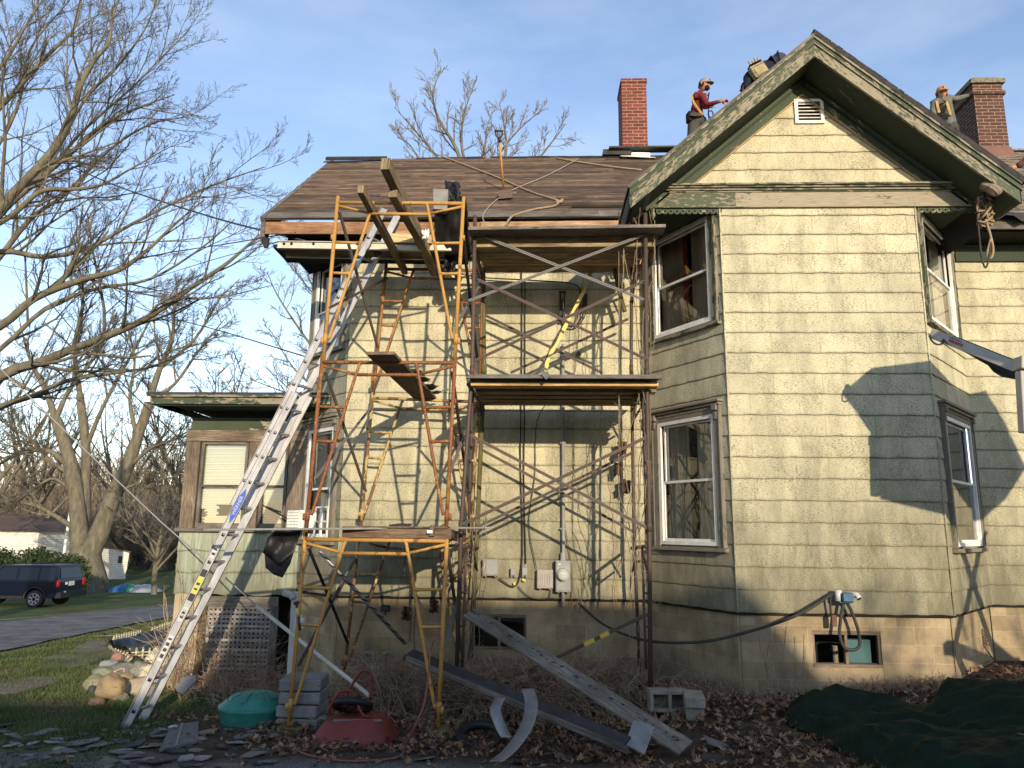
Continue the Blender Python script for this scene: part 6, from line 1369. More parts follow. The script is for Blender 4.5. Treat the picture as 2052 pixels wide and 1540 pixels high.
# poles
pvc = MT['pvc']
def pole(name, pts, r, mat, label, cat='pole', n=10):
    mb = MB(); mb.tube(pts, r, n); return single(mb, name, mat, label, cat, smooth=True)
pole('plastic_pole', [at(515, 1215, 8.9), at(742, 1396, 7.75)], .022, noisy('pole_cream', [(.3, (.36, .35, .28)), (.7, (.52, .51, .44))], 4, rough=.6), 'long pale plastic pole leaning down from the lattice to the wheelbarrow')
p0, p1 = at(640, 1105, 8.1), at(812, 1290, 9.0); o = pole('wrapped_pole', [p0, p1], .020, 'aluminium', 'gray pole wrapped in a dark spiral cable under the yellow scaffold')
sp_ = [p0.lerp(p1, t / 90) + V((.022 * math.cos(t * .8), .022 * math.sin(t * .8), .0)) for t in range(5, 91)]; cable('spiral_cable', sp_, .008, 'cable_black', 'dark cable wound in a spiral around the gray pole')
pole('dark_pole', [at(598, 1330, 8.4), at(712, 1118, 9.3)], .016, 'gray_steel', 'dark gray conduit leaning behind the left legs of the yellow scaffold')
# black flap and gray shingle hanging on the left of the tower
fl = thing('shingle_flap', at(575, 1150, 7.75), 'black glossy sheet with a gray shingle hanging off the left side of the yellow scaffold', 'sheet')
def flap(pix, Y, amp, mat, nm):
    mb = MB(); c = V((0, 0, 0)); P_ = [V((p[0], p[1], 0)) for p in pix]; P_ = [P_[k].lerp(P_[(k + 1) % len(P_)], q_ / 4) for k in range(len(P_)) for q_ in range(4)] + [P_[0]]
    cx_ = sum(p.x for p in P_) / len(P_); cy_ = sum(p.y for p in P_) / len(P_); R = 5; k0 = []
    for j in range(R + 1):
        f = j / R
        for p in P_: x_, y_ = lerp(cx_, p.x, f), lerp(cy_, p.y, f); mb.v.append(at(x_, y_, Y + amp * mnoise.noise(V((x_ * .03, y_ * .03, Y)))))
    m_ = len(P_)
    for j in range(R):
        for k in range(m_ - 1): mb.face((j * m_ + k, j * m_ + k + 1, (j + 1) * m_ + k + 1, (j + 1) * m_ + k))
    o = mb.build(nm, MT[mat], fl, smooth=True); s = o.modifiers.new('s', 'SOLIDIFY'); s.thickness = .006
flap([(552, 1062), (578, 1064), (604, 1062), (596, 1085), (588, 1108), (560, 1134), (526, 1108), (536, 1078)], 7.7, .12, 'asphalt_paper', 'black_sheet')
flap([(530, 1110), (558, 1132), (588, 1108), (582, 1130), (566, 1158), (548, 1152), (532, 1138)], 7.74, .05, 'shingle_dark', 'shingle')
# white downspout, jug, hammer
mb = MB(); mb.box(at(588, 1290, 8.9), (.09, .09, 1.15)); mb.tube([at(568, 1188, 8.85), at(584, 1193, 8.85), at(588, 1200, 8.85)], .04, 12); bevel(single(mb, 'drain_pipe', flat('pipe_white', (.42, .42, .40), .5), 'white drain pipe standing between the lattice and the scaffold leg', 'pipe'), .01, 2)
jg = thing('plastic_jug', at(601, 1262, 7.95), 'white plastic jug hanging behind the left scaffold leg', 'jug'); mb = MB(); mb.box(at(602, 1250, 7.95), (.10, .09, .13)); bevel(mb.build('body', MT['pvc'], jg), .02, 3); mb = MB(); mb.tube([at(602, 1237, 7.95), at(602, 1232, 7.95)], .02, 10); mb.build('cap', MT['pvc'], jg)
hm = thing('hammer', at(599, 1265, 7.7), 'hammer with a yellow and black handle hung on the left scaffold leg', 'hammer'); mb = MB(); mb.tube([at(595, 1218, 7.7), at(598, 1236, 7.7)], .012, 8); mb.build('handle', yel_st, hm, smooth=True); mb = MB(); mb.tube([at(598, 1236, 7.7), at(601, 1264, 7.7)], .014, 8); mb.build('grip', blk_st, hm, smooth=True); mb = MB(); mb.bar(at(590, 1210, 7.68), at(598, 1208, 7.72), .03, .03); mb.bar(at(594, 1209, 7.7), at(595, 1219, 7.7), .02, .02); mb.build('head', MT['slate_dark'], hm)
# chains hanging by the tower
def chain(px, y0, y1, Y, label):
    mb = MB(); n = int((y1 - y0) / 5.2)
    for k in range(n):
        p = at(px + 1.5 * math.sin(k * .3), y0 + k * 5.2, Y); h = .018; rr = [p + (V((math.cos(a_) * .011, 0, math.sin(a_) * h)) if k % 2 else V((0, math.cos(a_) * .011, math.sin(a_) * h))) for a_ in [2 * math.pi * i / 8 for i in range(9)]]; mb.tube(rr, .0035, 4, caps=False)
    single(mb, 'chain', 'brown_steel', label, 'chain')
chain(822, 1110, 1290, 9.0, 'left one of the two rusty chains below the yellow scaffold'); chain(812, 1060, 1160, 8.9, 'short rusty chain hanging from the lower platform'); chain(831, 1190, 1340, 9.05, 'right one of the two rusty chains below the yellow scaffold')
cable('power_cord', [at(884, 1278, 7.75), at(870, 1282, 7.7), at(862, 1310, 7.7), at(858, 1360, 7.6), at(850, 1410, 7.4), at(832, 1455, 7.2), G(812, 1500, .02), G(795, 1525, .02), G(700, 1532, .015), G(620, 1520, .015), G(590, 1505, .015)], .010, noisy('cord_red', [(.3, (.16, .055, .035)), (.7, (.26, .095, .06))], 5), 'reddish extension cord draped over the scaffold rung down to the ground', 'cord')
# leaning planks and gutter strip in front of the wall
def lplank(a_, Ya, b_, Yb, w_, h, mat, label, up=(0, -.5, 1)):
    p0, p1 = at(*a_, Ya), at(*b_, Yb); p0 = V(p0); mb = MB(); mb.bar(p0, p1, w_, h, up=up); o = single(mb, 'leaning_plank', mat, label, 'plank'); bevel(o, .004, 1); return p0, p1
P0, P1 = lplank((942, 1228), 8.45, (1375, 1500), 6.75, .20, .03, 'gray_wood', 'long gray plank sloping from the brown scaffold down to the leaves')
Q0, Q1 = lplank((818, 1312), 8.3, (1255, 1492), 6.75, .17, .045, 'slate_dark', 'dark felt covered plank crossing below the long gray plank')
mb = MB(); mb.bar(Q0 + V((0, -.10, -.02)), Q1 + V((0, -.10, -.02)), .02, .05); single(mb, 'edge_strip', 'gray_wood', 'pale wood edge strip along the dark felt covered plank', 'strip')
mb = MB()
for k in range(60):
    t = random.random(); p = P0.lerp(P1, t) + V((0, random.uniform(-.08, .08), .03)); mb.box(p, (random.uniform(.01, .05), random.uniform(.005, .02), .008), random.uniform(0, 3))
tag(mb.build('lichen_bits', MT['slate_dark']), 'dark crumbs and moss bits scattered along the long gray plank', 'debris', kind='stuff')
slab([at(1270, 1443, 6.95), at(1312, 1456, 6.92), at(1292, 1512, 6.72), at(1252, 1492, 6.75)], .02, 'shingle_sheet', 'slate_light', 'gray gritty shingle leaning on the foot of the two planks', 'shingle')
def ribbon(pix, Y0, Y1, w_, mat, label):
    pts = catmull([at(p[0], p[1], lerp(Y0, Y1, i / (len(pix) - 1))) for i, p in enumerate(pix)], 6); mb = MB(); n = len(pts)
    for i in range(n): mb.v += [pts[i] + V((-w_ / 2, .01, 0)), pts[i] + V((w_ / 2, -.01, .01))]
    for i in range(n - 1): mb.face((2 * i, 2 * i + 1, 2 * i + 3, 2 * i + 2))
    o = single(mb, 'metal_strip', mat, label, 'metal strip', smooth=True); s = o.modifiers.new('s', 'SOLIDIFY'); s.thickness = .003
ribbon([(1058, 1382), (1065, 1410), (1060, 1445), (1045, 1475), (1022, 1505), (995, 1528)], 7.2, 6.3, .115, 'aluminium_dull' if 'aluminium_dull' in MT else noisy('aluminium_dull', [(.3, (.16, .16, .155)), (.65, (.27, .27, .265))], 5, rough=.45, metal=.5, bd=.002), 'bright curled aluminium strip arching in front of the dark plank')
ribbon([(1002, 1400), (993, 1425), (1002, 1455), (1015, 1480)], 7.3, 7.0, .10, 'aluminium_dull', 'dull curled aluminium strip standing behind the bright one')
# hollow block, solid block, tyre, orange pot shards
def hblock(c, L, D, H, rz, label):
    root = None; M3 = Matrix.Rotation(rz, 3, 'Z'); mb = MB(); t_ = .032
    for (x, w_) in ((-L / 2 + t_ / 2, t_), (0, t_), (L / 2 - t_ / 2, t_)): mb.box(c + M3 @ V((x, 0, H / 2)), (w_, D, H), rz)
    for z in (t_ / 2, H - t_ / 2):
        for x in (-L / 4, L / 4): mb.box(c + M3 @ V((x, 0, z)), (L / 2 - t_ - .001, D, t_), rz)
    mb.box(c + M3 @ V((0, D / 2 - .03, H / 2)), (L - .07, .01, H - .07), rz)
    o = single(mb, 'hollow_block', noisy('block_tan', [(.3, (.20, .18, .14)), (.7, (.34, .31, .25))], 8, rough=.95, fine=(40, .6, (.1, .1, .08))), label, 'block'); bevel(o, .008, 2)
hblock(G(1345, 1440) + V((0, .15, .04)), .40, .2, .20, .05, 'tan hollow concrete block lying on its side with two openings')
c = G(1398, 1445); mb = MB(); mb.box(c + V((0, .15, .17)), (.19, .38, .10), -.12); mb.box(c + V((0, .17, .06)), (.17, .34, .14), -.10); bevel(single(mb, 'capped_block', 'block_tan', 'solid tan block with a flat cap right of the hollow block', 'block'), .01, 2)
mb = MB(); mb.tube([c + V((-.45, -.05, .0)), c + V((-.3, -.08, .02))], .05, 14); 
c = G(960, 1492); u_ = V((1, 0, .05)); v_ = V((0, .9, .35)); ring = [c + V((0, .1, .06)) + u_ * math.cos(2 * math.pi * k / 30) * .19 + v_ * math.sin(2 * math.pi * k / 30) * .17 for k in range(31)]
mb = MB(); mb.tube(ring, .045, 10); o = single(mb, 'small_tyre', 'asphalt_paper', 'small black ribbed tyre lying in the leaves', 'tyre', smooth=True)
# metal tube lower right
tb_ = thing('metal_tube', G(2010, 1535, .15), 'shiny metal tube with a black end at the bottom right corner on the tarp', 'tube'); mb = MB(); q0_, q1_ = at(1985, 1540, 6.0), at(2062, 1500, 6.1); mb.tube([q0_, q1_], .028, 14); mb.build('pipe', MT['aluminium'], tb_, smooth=True); mb = MB(); mb.box(at(2048, 1480, 6.1), (.05, .06, .06), .4); mb.build('clamp', MT['asphalt_paper'], tb_)
# rusty garden ornament leaning on the foundation
gs_ = thing('garden_stake', G(2022, 1366), 'rusty round openwork ornament on a thin rod leaning against the foundation', 'ornament'); mb = MB(); mb.tube([at(2022, 1366, 9.3), at(1974, 1298, 9.55)], .007, 6); mb.build('rod', MT['brown_steel'], gs_)
mb = MB(); c = at(1964, 1281, 9.6)
for r in (.05, .09, .115): mb.tube([c + V((math.cos(2 * math.pi * k / 20) * r * .9, math.cos(2 * math.pi * k / 20) * r * .3, math.sin(2 * math.pi * k / 20) * r)) for k in range(21)], .006, 5)
for k in range(14): a_ = 2 * math.pi * k / 14; mb.tube([c + V((math.cos(a_) * .03, 0, math.sin(a_) * .03)), c + V((math.cos(a_ + .3) * .125, 0, math.sin(a_ + .3) * .13))], [.009, .004], 5)
mb.build('rosette', MT['brown_steel'], gs_)
# ------------------------------------------------------------------ tarp
tg_ = noisy('tarp_green', [(.3, (.006, .013, .008)), (.7, (.012, .024, .015))], 7, rough=.62, bd=.012, spec=.07)
def tarp():
    mb = MB(); nx, ny = 200, 100
    top = catmull([V((1560, 1418, 0)), V((1600, 1404, 0)), V((1640, 1412, 0)), V((1700, 1408, 0)), V((1760, 1405, 0)), V((1860, 1418, 0)), V((1900, 1385, 0)), V((1960, 1372, 0)), V((2052, 1366, 0)), V((2200, 1345, 0))], 10)
    bot = catmull([V((1565, 1438, 0)), V((1590, 1462, 0)), V((1640, 1478, 0)), V((1690, 1515, 0)), V((1760, 1550, 0)), V((1860, 1590, 0)), V((1960, 1610, 0)), V((2052, 1620, 0)), V((2150, 1620, 0)), V((2300, 1620, 0))], 10)
    T = len(top) - 1
    for j in range(ny + 1):
        for i in range(nx + 1):
            u, v = i / nx, j / ny; k = min(T - 1, int(u * T)); f = u * T - k; a_ = top[k].lerp(top[k + 1], f); b_ = bot[k].lerp(bot[k + 1], f)
            pt = ong(a_.x, max(a_.y, 1386) + 12); pb = ong(b_.x, b_.y); p = pt.lerp(pb, v)
            if p.y > 8.5 and p.x < 4.6: p.y = 8.45
            e = min(1, u * 6) * min(1, (1 - v) * 7) * (min(1, v * 4) ** .6 if v < .25 else 1)
            big = .05 * math.exp(-((u - .30) / .16) ** 2) * math.exp(-((v - .3) / .3) ** 2) + .13 * math.exp(-((u - .75) / .25) ** 2) * math.exp(-((v - .15) / .25) ** 2)
            q = V((p.x * .7 + p.y * .5, p.y * 2.2 - p.x * .5, 0)); rid = .30 - sum(mnoise.voronoi(q * s + V((0, 0, s)))[0][0] * a2 for s, a2 in ((1.1, .26), (2.6, .17), (6, .08)))
            p.z = ground(p.x, p.y) + .012 + e * (big + (.13 - rid) * .75 + .10 * math.sin((p.x * .8 + p.y * 4.0) + 2 * mnoise.noise(q)) * .6 + .05)
            p.z = max(p.z, ground(p.x, p.y) + .012); mb.v.append(p)
    for j in range(ny):
        for i in range(nx): a_ = j * (nx + 1) + i; mb.face((a_, a_ + 1, a_ + nx + 2, a_ + nx + 1))
    single(mb, 'green_tarp', tg_, 'crumpled dark green tarpaulin heaped along the foundation on the right', 'tarpaulin', smooth=True)
tarp()
# ------------------------------------------------------------------ garden corner: rocks, edging fence, plastic, flagstones
def rock(px, py, wpx, hpx, col_, label, cat='rock', seed=0, lump=.25, name='rock', group=None, dY=0):
    p = ong(px, py + hpx * .5); s = (p - CAMP).length / 1500; rw, rh = wpx * s / 2, hpx * s / 2; p.y += rw * .5 + dY; g0 = gz(p.x, p.y); me_v = []; mb = MB(); n, m_ = 28, 18
    for j in range(m_ + 1):
        th = math.pi * j / m_
        for k in range(n):
            ph = 2 * math.pi * k / n; d = V((math.sin(th) * math.cos(ph), math.sin(th) * math.sin(ph), math.cos(th))); f = 1 + lump * mnoise.noise(d * 1.6 + V((seed, 0, 0))) + lump * .35 * mnoise.noise(d * 5 + V((seed, 3, 0))); q = V((max(-.93, min(.93, d.x)), max(-.93, min(.93, d.y)), max(-.85, min(.92, d.z)))) * 1.03
            mb.v.append(V((p.x + q.x * rw * f, p.y + q.y * rw * .85 * f, g0 + rh * .85 + q.z * rh * 1.1 * f)))
    for j in range(m_):
        for k in range(n): k2 = (k + 1) % n; mb.face((j * n + k, j * n + k2, (j + 1) * n + k2, (j + 1) * n + k))
    key = 'rk_%d_%d_%d' % tuple(int(c * 100) for c in col_)
    if key not in MT: noisy(key, [(.3, tuple(c * .6 for c in col_)), (.55, col_), (.75, tuple(min(1, c * 1.3) for c in col_))], 3, rough=.85, fine=(30, .62, tuple(c * .4 for c in col_)))
    return single(mb, name, key, label, cat, group, smooth=True)
yl = (.27, .20, .11); gy = (.24, .23, .19)
rock(211, 1387, 46, 42, yl, 'large rounded yellow brown rock at the front of the rock pile', seed=1); rock(237, 1372, 40, 32, (.28, .20, .11), 'rounded ochre rock at the back right of the rock pile', seed=2); rock(268, 1381, 42, 30, (.36, .29, .20), 'pale tan rock just left of the ladder', seed=3)
rock(183, 1374, 34, 26, (.20, .19, .11), 'mossy gray green rock at the left of the rock pile', seed=4); rock(241, 1387, 22, 16, (.27, .19, .12), 'small brown rock wedged between the yellow ones', seed=5); rock(236, 1401, 28, 14, (.20, .20, .13), 'flat gray rock in front of the pile', seed=6)
rock(189, 1411, 26, 15, (.22, .13, .09), 'low reddish rock in the grass below the pile', seed=7); rock(300, 1390, 30, 24, (.26, .21, .15), 'tan rock right of the ladder rail', seed=8); rock(231, 1318, 20, 16, (.30, .16, .14), 'pinkish rock beside the white edging fence', seed=9)
pk = rock(240, 1347, 42, 24, (.17, .18, .15), 'flat gray rock painted with a pink ribbon loop', seed=10, name='painted_rock'); rock(275, 1347, 36, 28, gy, 'gray angular rock right of the painted one', seed=12); rock(200, 1352, 36, 18, (.19, .20, .14), 'low mossy rock left of the painted one', seed=13); rock(213, 1333, 30, 12, (.28, .28, .26), 'pale flat stone behind the mossy rock', seed=14); rock(180, 1385, 12, 14, (.05, .05, .06), 'small black stone in the rock pile', seed=15)
rock(310, 1333, 40, 46, (.62, .57, .40), 'lumpy cream coloured porous stone behind the ladder', 'stone', seed=16, lump=.45, name='cream_stone'); rock(297, 1352, 36, 30, (.60, .55, .38), 'smaller cream porous stone below the bigger one', 'stone', seed=18, lump=.5, name='cream_stone'); rock(356, 1352, 40, 40, (.17, .13, .10), 'dark brown boulder against the porch pier', seed=17)
pf = [at(x, y, WL['painted_rock'].y - .14 - .03) for x, y in ((222, 1354), (232, 1346), (243, 1341), (250, 1343), (244, 1350), (234, 1350), (228, 1344))]
mb = MB(); mb.tube(catmull(pf, 5), .010, 6); o = mb.build('pink_ribbon', flat('pink_paint', (.5, .28, .28), .8), bpy.data.objects['painted_rock'] ) if False else single(mb, 'pink_ribbon', flat('pink_paint', (.5, .28, .28), .8), 'pink looped ribbon mark on the gray painted rock', 'ribbon mark', smooth=True)
noisy('fence_cream', [(.3, (.42, .38, .24)), (.7, (.60, .56, .40))], 8, rough=.7, bd=0)
def edging(pix, n, h, label, lean=0):
    p0 = ong(*pix[0]); p1 = ong(*pix[1]); root = thing('edging_fence', p0, label, 'garden edging', 'white plastic garden edging sections'); mb = MB(); d = (p1 - p0)
    mb.bar(p0 + V((0, 0, h * .62)), p1 + V((0, 0, h * .62)), .015, .02); mb.bar(p0 + V((0, 0, h * .3)), p1 + V((0, 0, h * .3)), .015, .018); mb.build('rail', MT['fence_cream'], root)
    for k in range(n):
        p = p0.lerp(p1, (k + .5) / n); q = p + V((lean, 0, h * random.uniform(.92, 1.05))); mb = MB(); mb.bar(p + V((0, -.012, 0)), q + V((0, -.012, 0)), .032, .012, up=(0, 1, 0)); mb.tube([q + V((0, -.006, 0)), q + V((0, -.018, 0))], .016, 8); mb.build('picket', MT['fence_cream'], root)
edging([(225, 1290), (283, 1276)], 12, .16, 'row of small cream pickets along the back of the black plastic'); edging([(302, 1272), (345, 1257)], 9, .16, 'short row of cream pickets behind the ladder'); edging([(252, 1320), (345, 1316)], 7, .17, 'low cream picket edging in front of the black plastic'); edging([(217, 1300), (258, 1330)], 9, .10, 'flattened cream edging lying at the left of the plastic', .08)
mb = MB(); n, m_ = 40, 24; c00, c10, c11, c01 = ong(203, 1302), ong(345, 1272), ong(352, 1312), ong(255, 1322)
for j in range(m_ + 1):
    for i in range(n + 1):
        u, v = i / n, j / m_; p = c00.lerp(c10, u).lerp(c01.lerp(c11, u), v); p.z = gz(p.x, p.y) + .02 + .16 * abs(mnoise.noise(V((u * 5, v * 4, 2)))) + (.12 * math.exp(-(v / .15) ** 2)) + (.16 * math.exp(-(u / .05) ** 2)); mb.v.append(p)
for j in range(m_):
    for i in range(n): a_ = j * (n + 1) + i; mb.face((a_, a_ + 1, a_ + n + 2, a_ + n + 1))
noisy('black_plastic', [(.3, (.005, .005, .005)), (.7, (.011, .011, .011))], 5, rough=.5, bd=.004, spec=.15); single(mb, 'black_plastic', 'black_plastic', 'crumpled black plastic sheet inside the cream edging', 'plastic sheet', smooth=True)
rock(247, 1292, 22, 10, (.38, .30, .17), 'yellow stone lying on the black plastic', seed=20, dY=0)
for (pix, lb) in (([(72, 1336), (90, 1322), (130, 1308), (200, 1296), (228, 1300), (215, 1318), (180, 1332), (120, 1340)], 'wide brown flagstone nearer the black plastic'), ([(-40, 1382), (0, 1366), (60, 1360), (115, 1358), (112, 1372), (70, 1384), (10, 1392)], 'brown flagstone at the left edge in the grass'), ([(150, 1298), (175, 1288), (205, 1284), (215, 1292), (190, 1300)], 'small flagstone behind the wide one')):
    pts = [ong(*p) for p in pix]; zc = max(p.z for p in pts) + .012; zc = sum(p.z for p in pts) / len(pts) + .015; mb = MB(); mb.prism([V((p.x, p.y, p.z + .02)) for p in pts], (0, 0, -.06)); noisy('flagstone', [(.3, (.12, .10, .075)), (.7, (.20, .17, .13))], 5, rough=.95) if 'flagstone' not in MT else 0; single(mb, 'flagstone', 'flagstone', lb, 'flagstone', 'flagstones in the lawn')
slab([at(354, 1385, 8.3), at(352, 1376, 8.35), at(366, 1358, 8.45), at(394, 1352, 8.5), at(392, 1364, 8.4), at(366, 1391, 8.25)], .02, 'leaning_slate', 'slate_light', 'light gray broken slate leaning below the lattice', 'slate')
# big shingle panel on the ground with seams
pts = [ong(342, 1462), ong(398, 1452), ong(396, 1492), ong(318, 1512)]; mb = MB(); mb.prism([p + V((0, 0, .03)) for p in pts], (0, 0, -.02)); single(mb, 'loose_shingles', 'slate', 'dark shingle panel with a pale seam lying by the ladder foot', 'shingle panel')
mb = MB(); mb.bar(pts[0].lerp(pts[1], .4) + V((0, 0, .034)), pts[3].lerp(pts[2], .42) + V((0, 0, .034)), .02, .002); single(mb, 'pale_seam', 'slate_light', 'pale seam line along the dark shingle panel', 'seam')
rock(344, 1462, 14, 8, (.5, .5, .48), 'small white crumpled scrap on the shingle panel', 'scrap', seed=22, name='white_scrap')
# slate fragments over the gravel and by the barrow
frag = []
def fragment(p, r, mat, tilt=.15, seed=0):
    random.seed(seed); n = random.randint(4, 6); mb = MB(); a0 = random.random() * 6; pts = []
    for k in range(n): a_ = a0 + 2 * math.pi * k / n + random.uniform(-.3, .3); rr = r * random.uniform(.6, 1.2); pts.append(V((math.cos(a_) * rr * 1.5, math.sin(a_) * rr, 0)))
    M3 = Matrix.Rotation(random.uniform(-tilt, tilt), 3, 'X') @ Matrix.Rotation(random.uniform(-tilt, tilt), 3, 'Y'); pts = [p + M3 @ q + V((0, 0, .016 + r * .08)) for q in pts]; mb.prism(pts, (0, 0, -.010)); return single(mb, 'slate_fragment', mat, 'broken roof slate fragment scattered on the gravel and leaves', 'slate fragment', 'broken slate fragments on the ground')
for i in range(150):
    px = random.Random(i).uniform(-20, 560); py = random.Random(i + 500).uniform(1462, 1560); fragment(ong(px, py), random.Random(i + 900).uniform(.02, .085), ('slate', 'slate', 'slate_dark', 'flagstone', 'slate_light')[i % 5], seed=i)
for i, (px, py, r) in enumerate(((615, 1500, .06), (690, 1500, .09), (40, 1480, .10), (10, 1455, .08), (190, 1452, .07), (165, 1495, .12), (265, 1500, .09), (300, 1530, .13), (1450, 1500, .14), (1440, 1528, .10), (860, 1500, .09), (850, 1525, .10), (800, 1520, .08), (1050, 1530, .09), (1130, 1520, .08), (1490, 1440, .1), (425, 1420, .07), (1190, 1500, .07))): fragment(ong(px, py), r, ('slate_dark', 'slate_dark', 'slate')[i % 3], .3, seed=700 + i)
random.seed(4)
# ------------------------------------------------------------------ fallen leaves, dead weeds, grass
def leaves():
    r = np.random.RandomState(3); n = 26000; px = np.concatenate([r.uniform(-4.2, 6.5, n)]); py = r.uniform(5.6, 9.7, n); keep = []
    for i in range(n):
        x, y = px[i], py[i]; d = mnoise.noise(V((x * 1.3, y * 1.3, 7))) + .25
        wall = y > 8.5 and 2.1 < x < 4.6 or y > 9.85 or (x < -2.6 and y > 8.3)
        gravel = (x < .6 and y < 7.0 + .25 * mnoise.noise(V((x, 0, 1))))
        pr = .9 if not gravel else .10
        if x < -2.7: pr *= .15
        if x < -1.9 and y > 8: pr = .5
        if x > 2.6: pr *= 1.0 if y < 7.6 else .4
        if not wall and d > -.25 and r.rand() < pr: keep.append(i)
    out = []; cs = []
    base = np.array([(0, -1), (.25, -.55), (.75, -.45), (.38, -.05), (.85, .35), (.3, .35), (0, 1), (-.3, .35), (-.85, .35), (-.38, -.05), (-.75, -.45), (-.25, -.55)], float)
    V_ = []; F_ = []; MI = []
    for j, i in enumerate(keep):
        x, y = px[i], py[i]; s = r.uniform(.016, .048); a_ = r.uniform(0, 6.28); z = gz(x, y) + r.uniform(.0, .05) * (1 if y > 7.2 else .5); tx, ty = r.normal() * .5, r.normal() * .5; cu = r.uniform(.2, 1.0)
        b_ = base * s * [r.uniform(.45, 1), 1] * r.uniform(.7, 1.25, (12, 1)); zz = (np.abs(b_[:, 0]) * cu + (b_[:, 1] ** 2) / s * cu * .4); X_ = b_[:, 0] * math.cos(a_) - b_[:, 1] * math.sin(a_); Y_ = b_[:, 0] * math.sin(a_) + b_[:, 1] * math.cos(a_); Z_ = z + zz + X_ * tx + Y_ * ty
        Z_ = np.maximum(Z_, z - .01) ; o_ = len(V_) * 12; V_.append(np.stack([x + X_, y + Y_, Z_], 1))
        for q in ((0, 1, 11, 11), (1, 2, 3, 3), (11, 9, 10, 10), (1, 3, 9, 11), (3, 4, 5, 5), (9, 7, 8, 8), (3, 5, 7, 9), (5, 6, 7, 7)): F_.append([o_ + k for k in q])
        MI += [j % 4] * 8
    Vt = np.concatenate(V_); tri = [tuple(dict.fromkeys(f)) for f in F_]; me = bpy.data.meshes.new('fallen_leaves'); me.from_pydata(Vt.tolist(), [], tri)
    for m_ in ('leaf_a', 'leaf_b', 'leaf_c', 'leaf_d'): me.materials.append(MT[m_])
    me.polygons.foreach_set('material_index', MI); o = bpy.data.objects.new('fallen_leaves', me); col.objects.link(o); tag(o, 'brown fallen oak leaves covering the ground in front of the house', 'leaves', kind='stuff')
for k, c_ in (('leaf_a', (.17, .085, .045)), ('leaf_b', (.25, .14, .075)), ('leaf_c', (.09, .05, .03)), ('leaf_d', (.33, .21, .125))): noisy(k, [(.3, tuple(x * .7 for x in c_)), (.7, c_)], 9, rough=.85, bd=0, rnd=False)
leaves()
noisy('weed_brown', [(.3, (.20, .13, .085)), (.7, (.42, .30, .20))], 6, rough=.95, bd=0, rnd=False); noisy('weed_pale', [(.3, (.16, .12, .08)), (.7, (.30, .24, .16))], 6, rough=.95, bd=0, rnd=False)
def weeds(name, regs, n, h, mat, label, cat, seed, r0=.0052, kids=3, lean=.35, leafy=0):
    r = np.random.RandomState(seed); out = []; 
    for i in range(n):
        x0, x1, y0, y1 = regs[r.randint(len(regs))]; x = r.uniform(x0, x1); y = r.uniform(y0, y1); z = gz(x, y) - .02; H = h * r.uniform(.3, 1.0) ** 1.0; d = np.array([r.normal() * lean, r.normal() * lean * .6 - .05, 1.0]); p = np.array([x, y, z]); pts = [p]
        for k in range(4): d = d + r.normal(size=3) * .22; d[2] -= .12 * k; d /= np.linalg.norm(d); pts.append(pts[-1] + d * H / 4)
        pts = np.array(pts); out.append((pts, np.linspace(r0, r0 * .5, 5)))
        for c_ in range(kids):
            k = r.randint(1, 4); q = pts[k]; dd = r.normal(size=3); dd[2] = abs(dd[2]) * .5; dd /= np.linalg.norm(dd); l = H * r.uniform(.08, .3); pp = [q]
            for m2 in range(3): dd[2] -= .25; pp.append(pp[-1] + dd * l / 3)
            pp += [pp[-1] + dd * .001]; out.append((np.array(pp), np.linspace(r0 * .7, r0 * .9 if leafy else r0 * .4, 5)))
    Vt, F = tubes_np(out, 3); np_mesh(name, Vt, F, mat, smooth=False); return tag(bpy.data.objects[name], label, cat, kind='stuff')
weeds('dead_weeds', [(-2.3, 1.0, 8.9, 9.75), (-1.3, .4, 8.6, 9.6), (-.6, .3, 8.3, 9.5)], 3800, .78, 'weed_brown', 'tangled dead brown weeds along the foot of the meter wall', 'weeds', 5, kids=6, leafy=1)
weeds('dry_grass_stems', [(-1.8, 1.3, 8.0, 9.6)], 420, .75, 'weed_pale', 'pale dry stems sticking out of the dead weeds', 'stems', 9, kids=2)
weeds('low_weeds', [(-2.5, 1.6, 7.7, 9.5), (2.2, 4.4, 8.2, 8.5), (1.2, 2.2, 8.5, 9.2)], 1400, .22, 'weed_brown', 'low dead weeds spread along the foundation', 'weeds', 12, kids=4)
weeds('lattice_brambles', [(-4.7, -3.3, 9.9, 10.6), (-4.3, -2.8, 9.0, 10.2)], 300, .62, 'weed_brown', 'bare brown brambles tangled in front of the lattice', 'brambles', 15, kids=5, lean=.5, r0=.004)
weeds('lattice_vines', [(-5.2, -3.7, 10.45, 10.6)], 90, 1.5, 'weed_brown', 'bare vines climbing the porch corner and lattice', 'vines', 16, kids=3, lean=.12, r0=.005)
# climbing vines: individual, each rooted
def vine(px0, px1, y0, y1, Y, n, seed, label, mat='weed_brown', r=.004):
    rr_2 = random.Random(seed); mb = MB()
    for i in range(n):
        x = rr_2.uniform(px0, px1); pts = []; y = y0; dx = 0
        while y > y1 - rr_2.uniform(-30, 60): dx += rr_2.uniform(-5, 5); dx *= .9; x += dx * .6; x = min(max(x, px0 - 12), px1 + 12); pts.append(at(x, y, Y - rr_2.uniform(0, .06))); y -= 18
        if len(pts) > 2: mb.tube(catmull(pts, 2), r * rr_2.uniform(.6, 1.3), 4)
        for k in range(len(pts) // 2):
            p = rr_2.choice(pts); q = p + V((rr_2.uniform(-.1, .1), -rr_2.uniform(0, .04), rr_2.uniform(-.02, .12))); mb.tube([p, q.lerp(p, .5) + V((.01, 0, .01)), q], r * .5, 3)
    single(mb, 'climbing_vine', mat, label, 'vine')
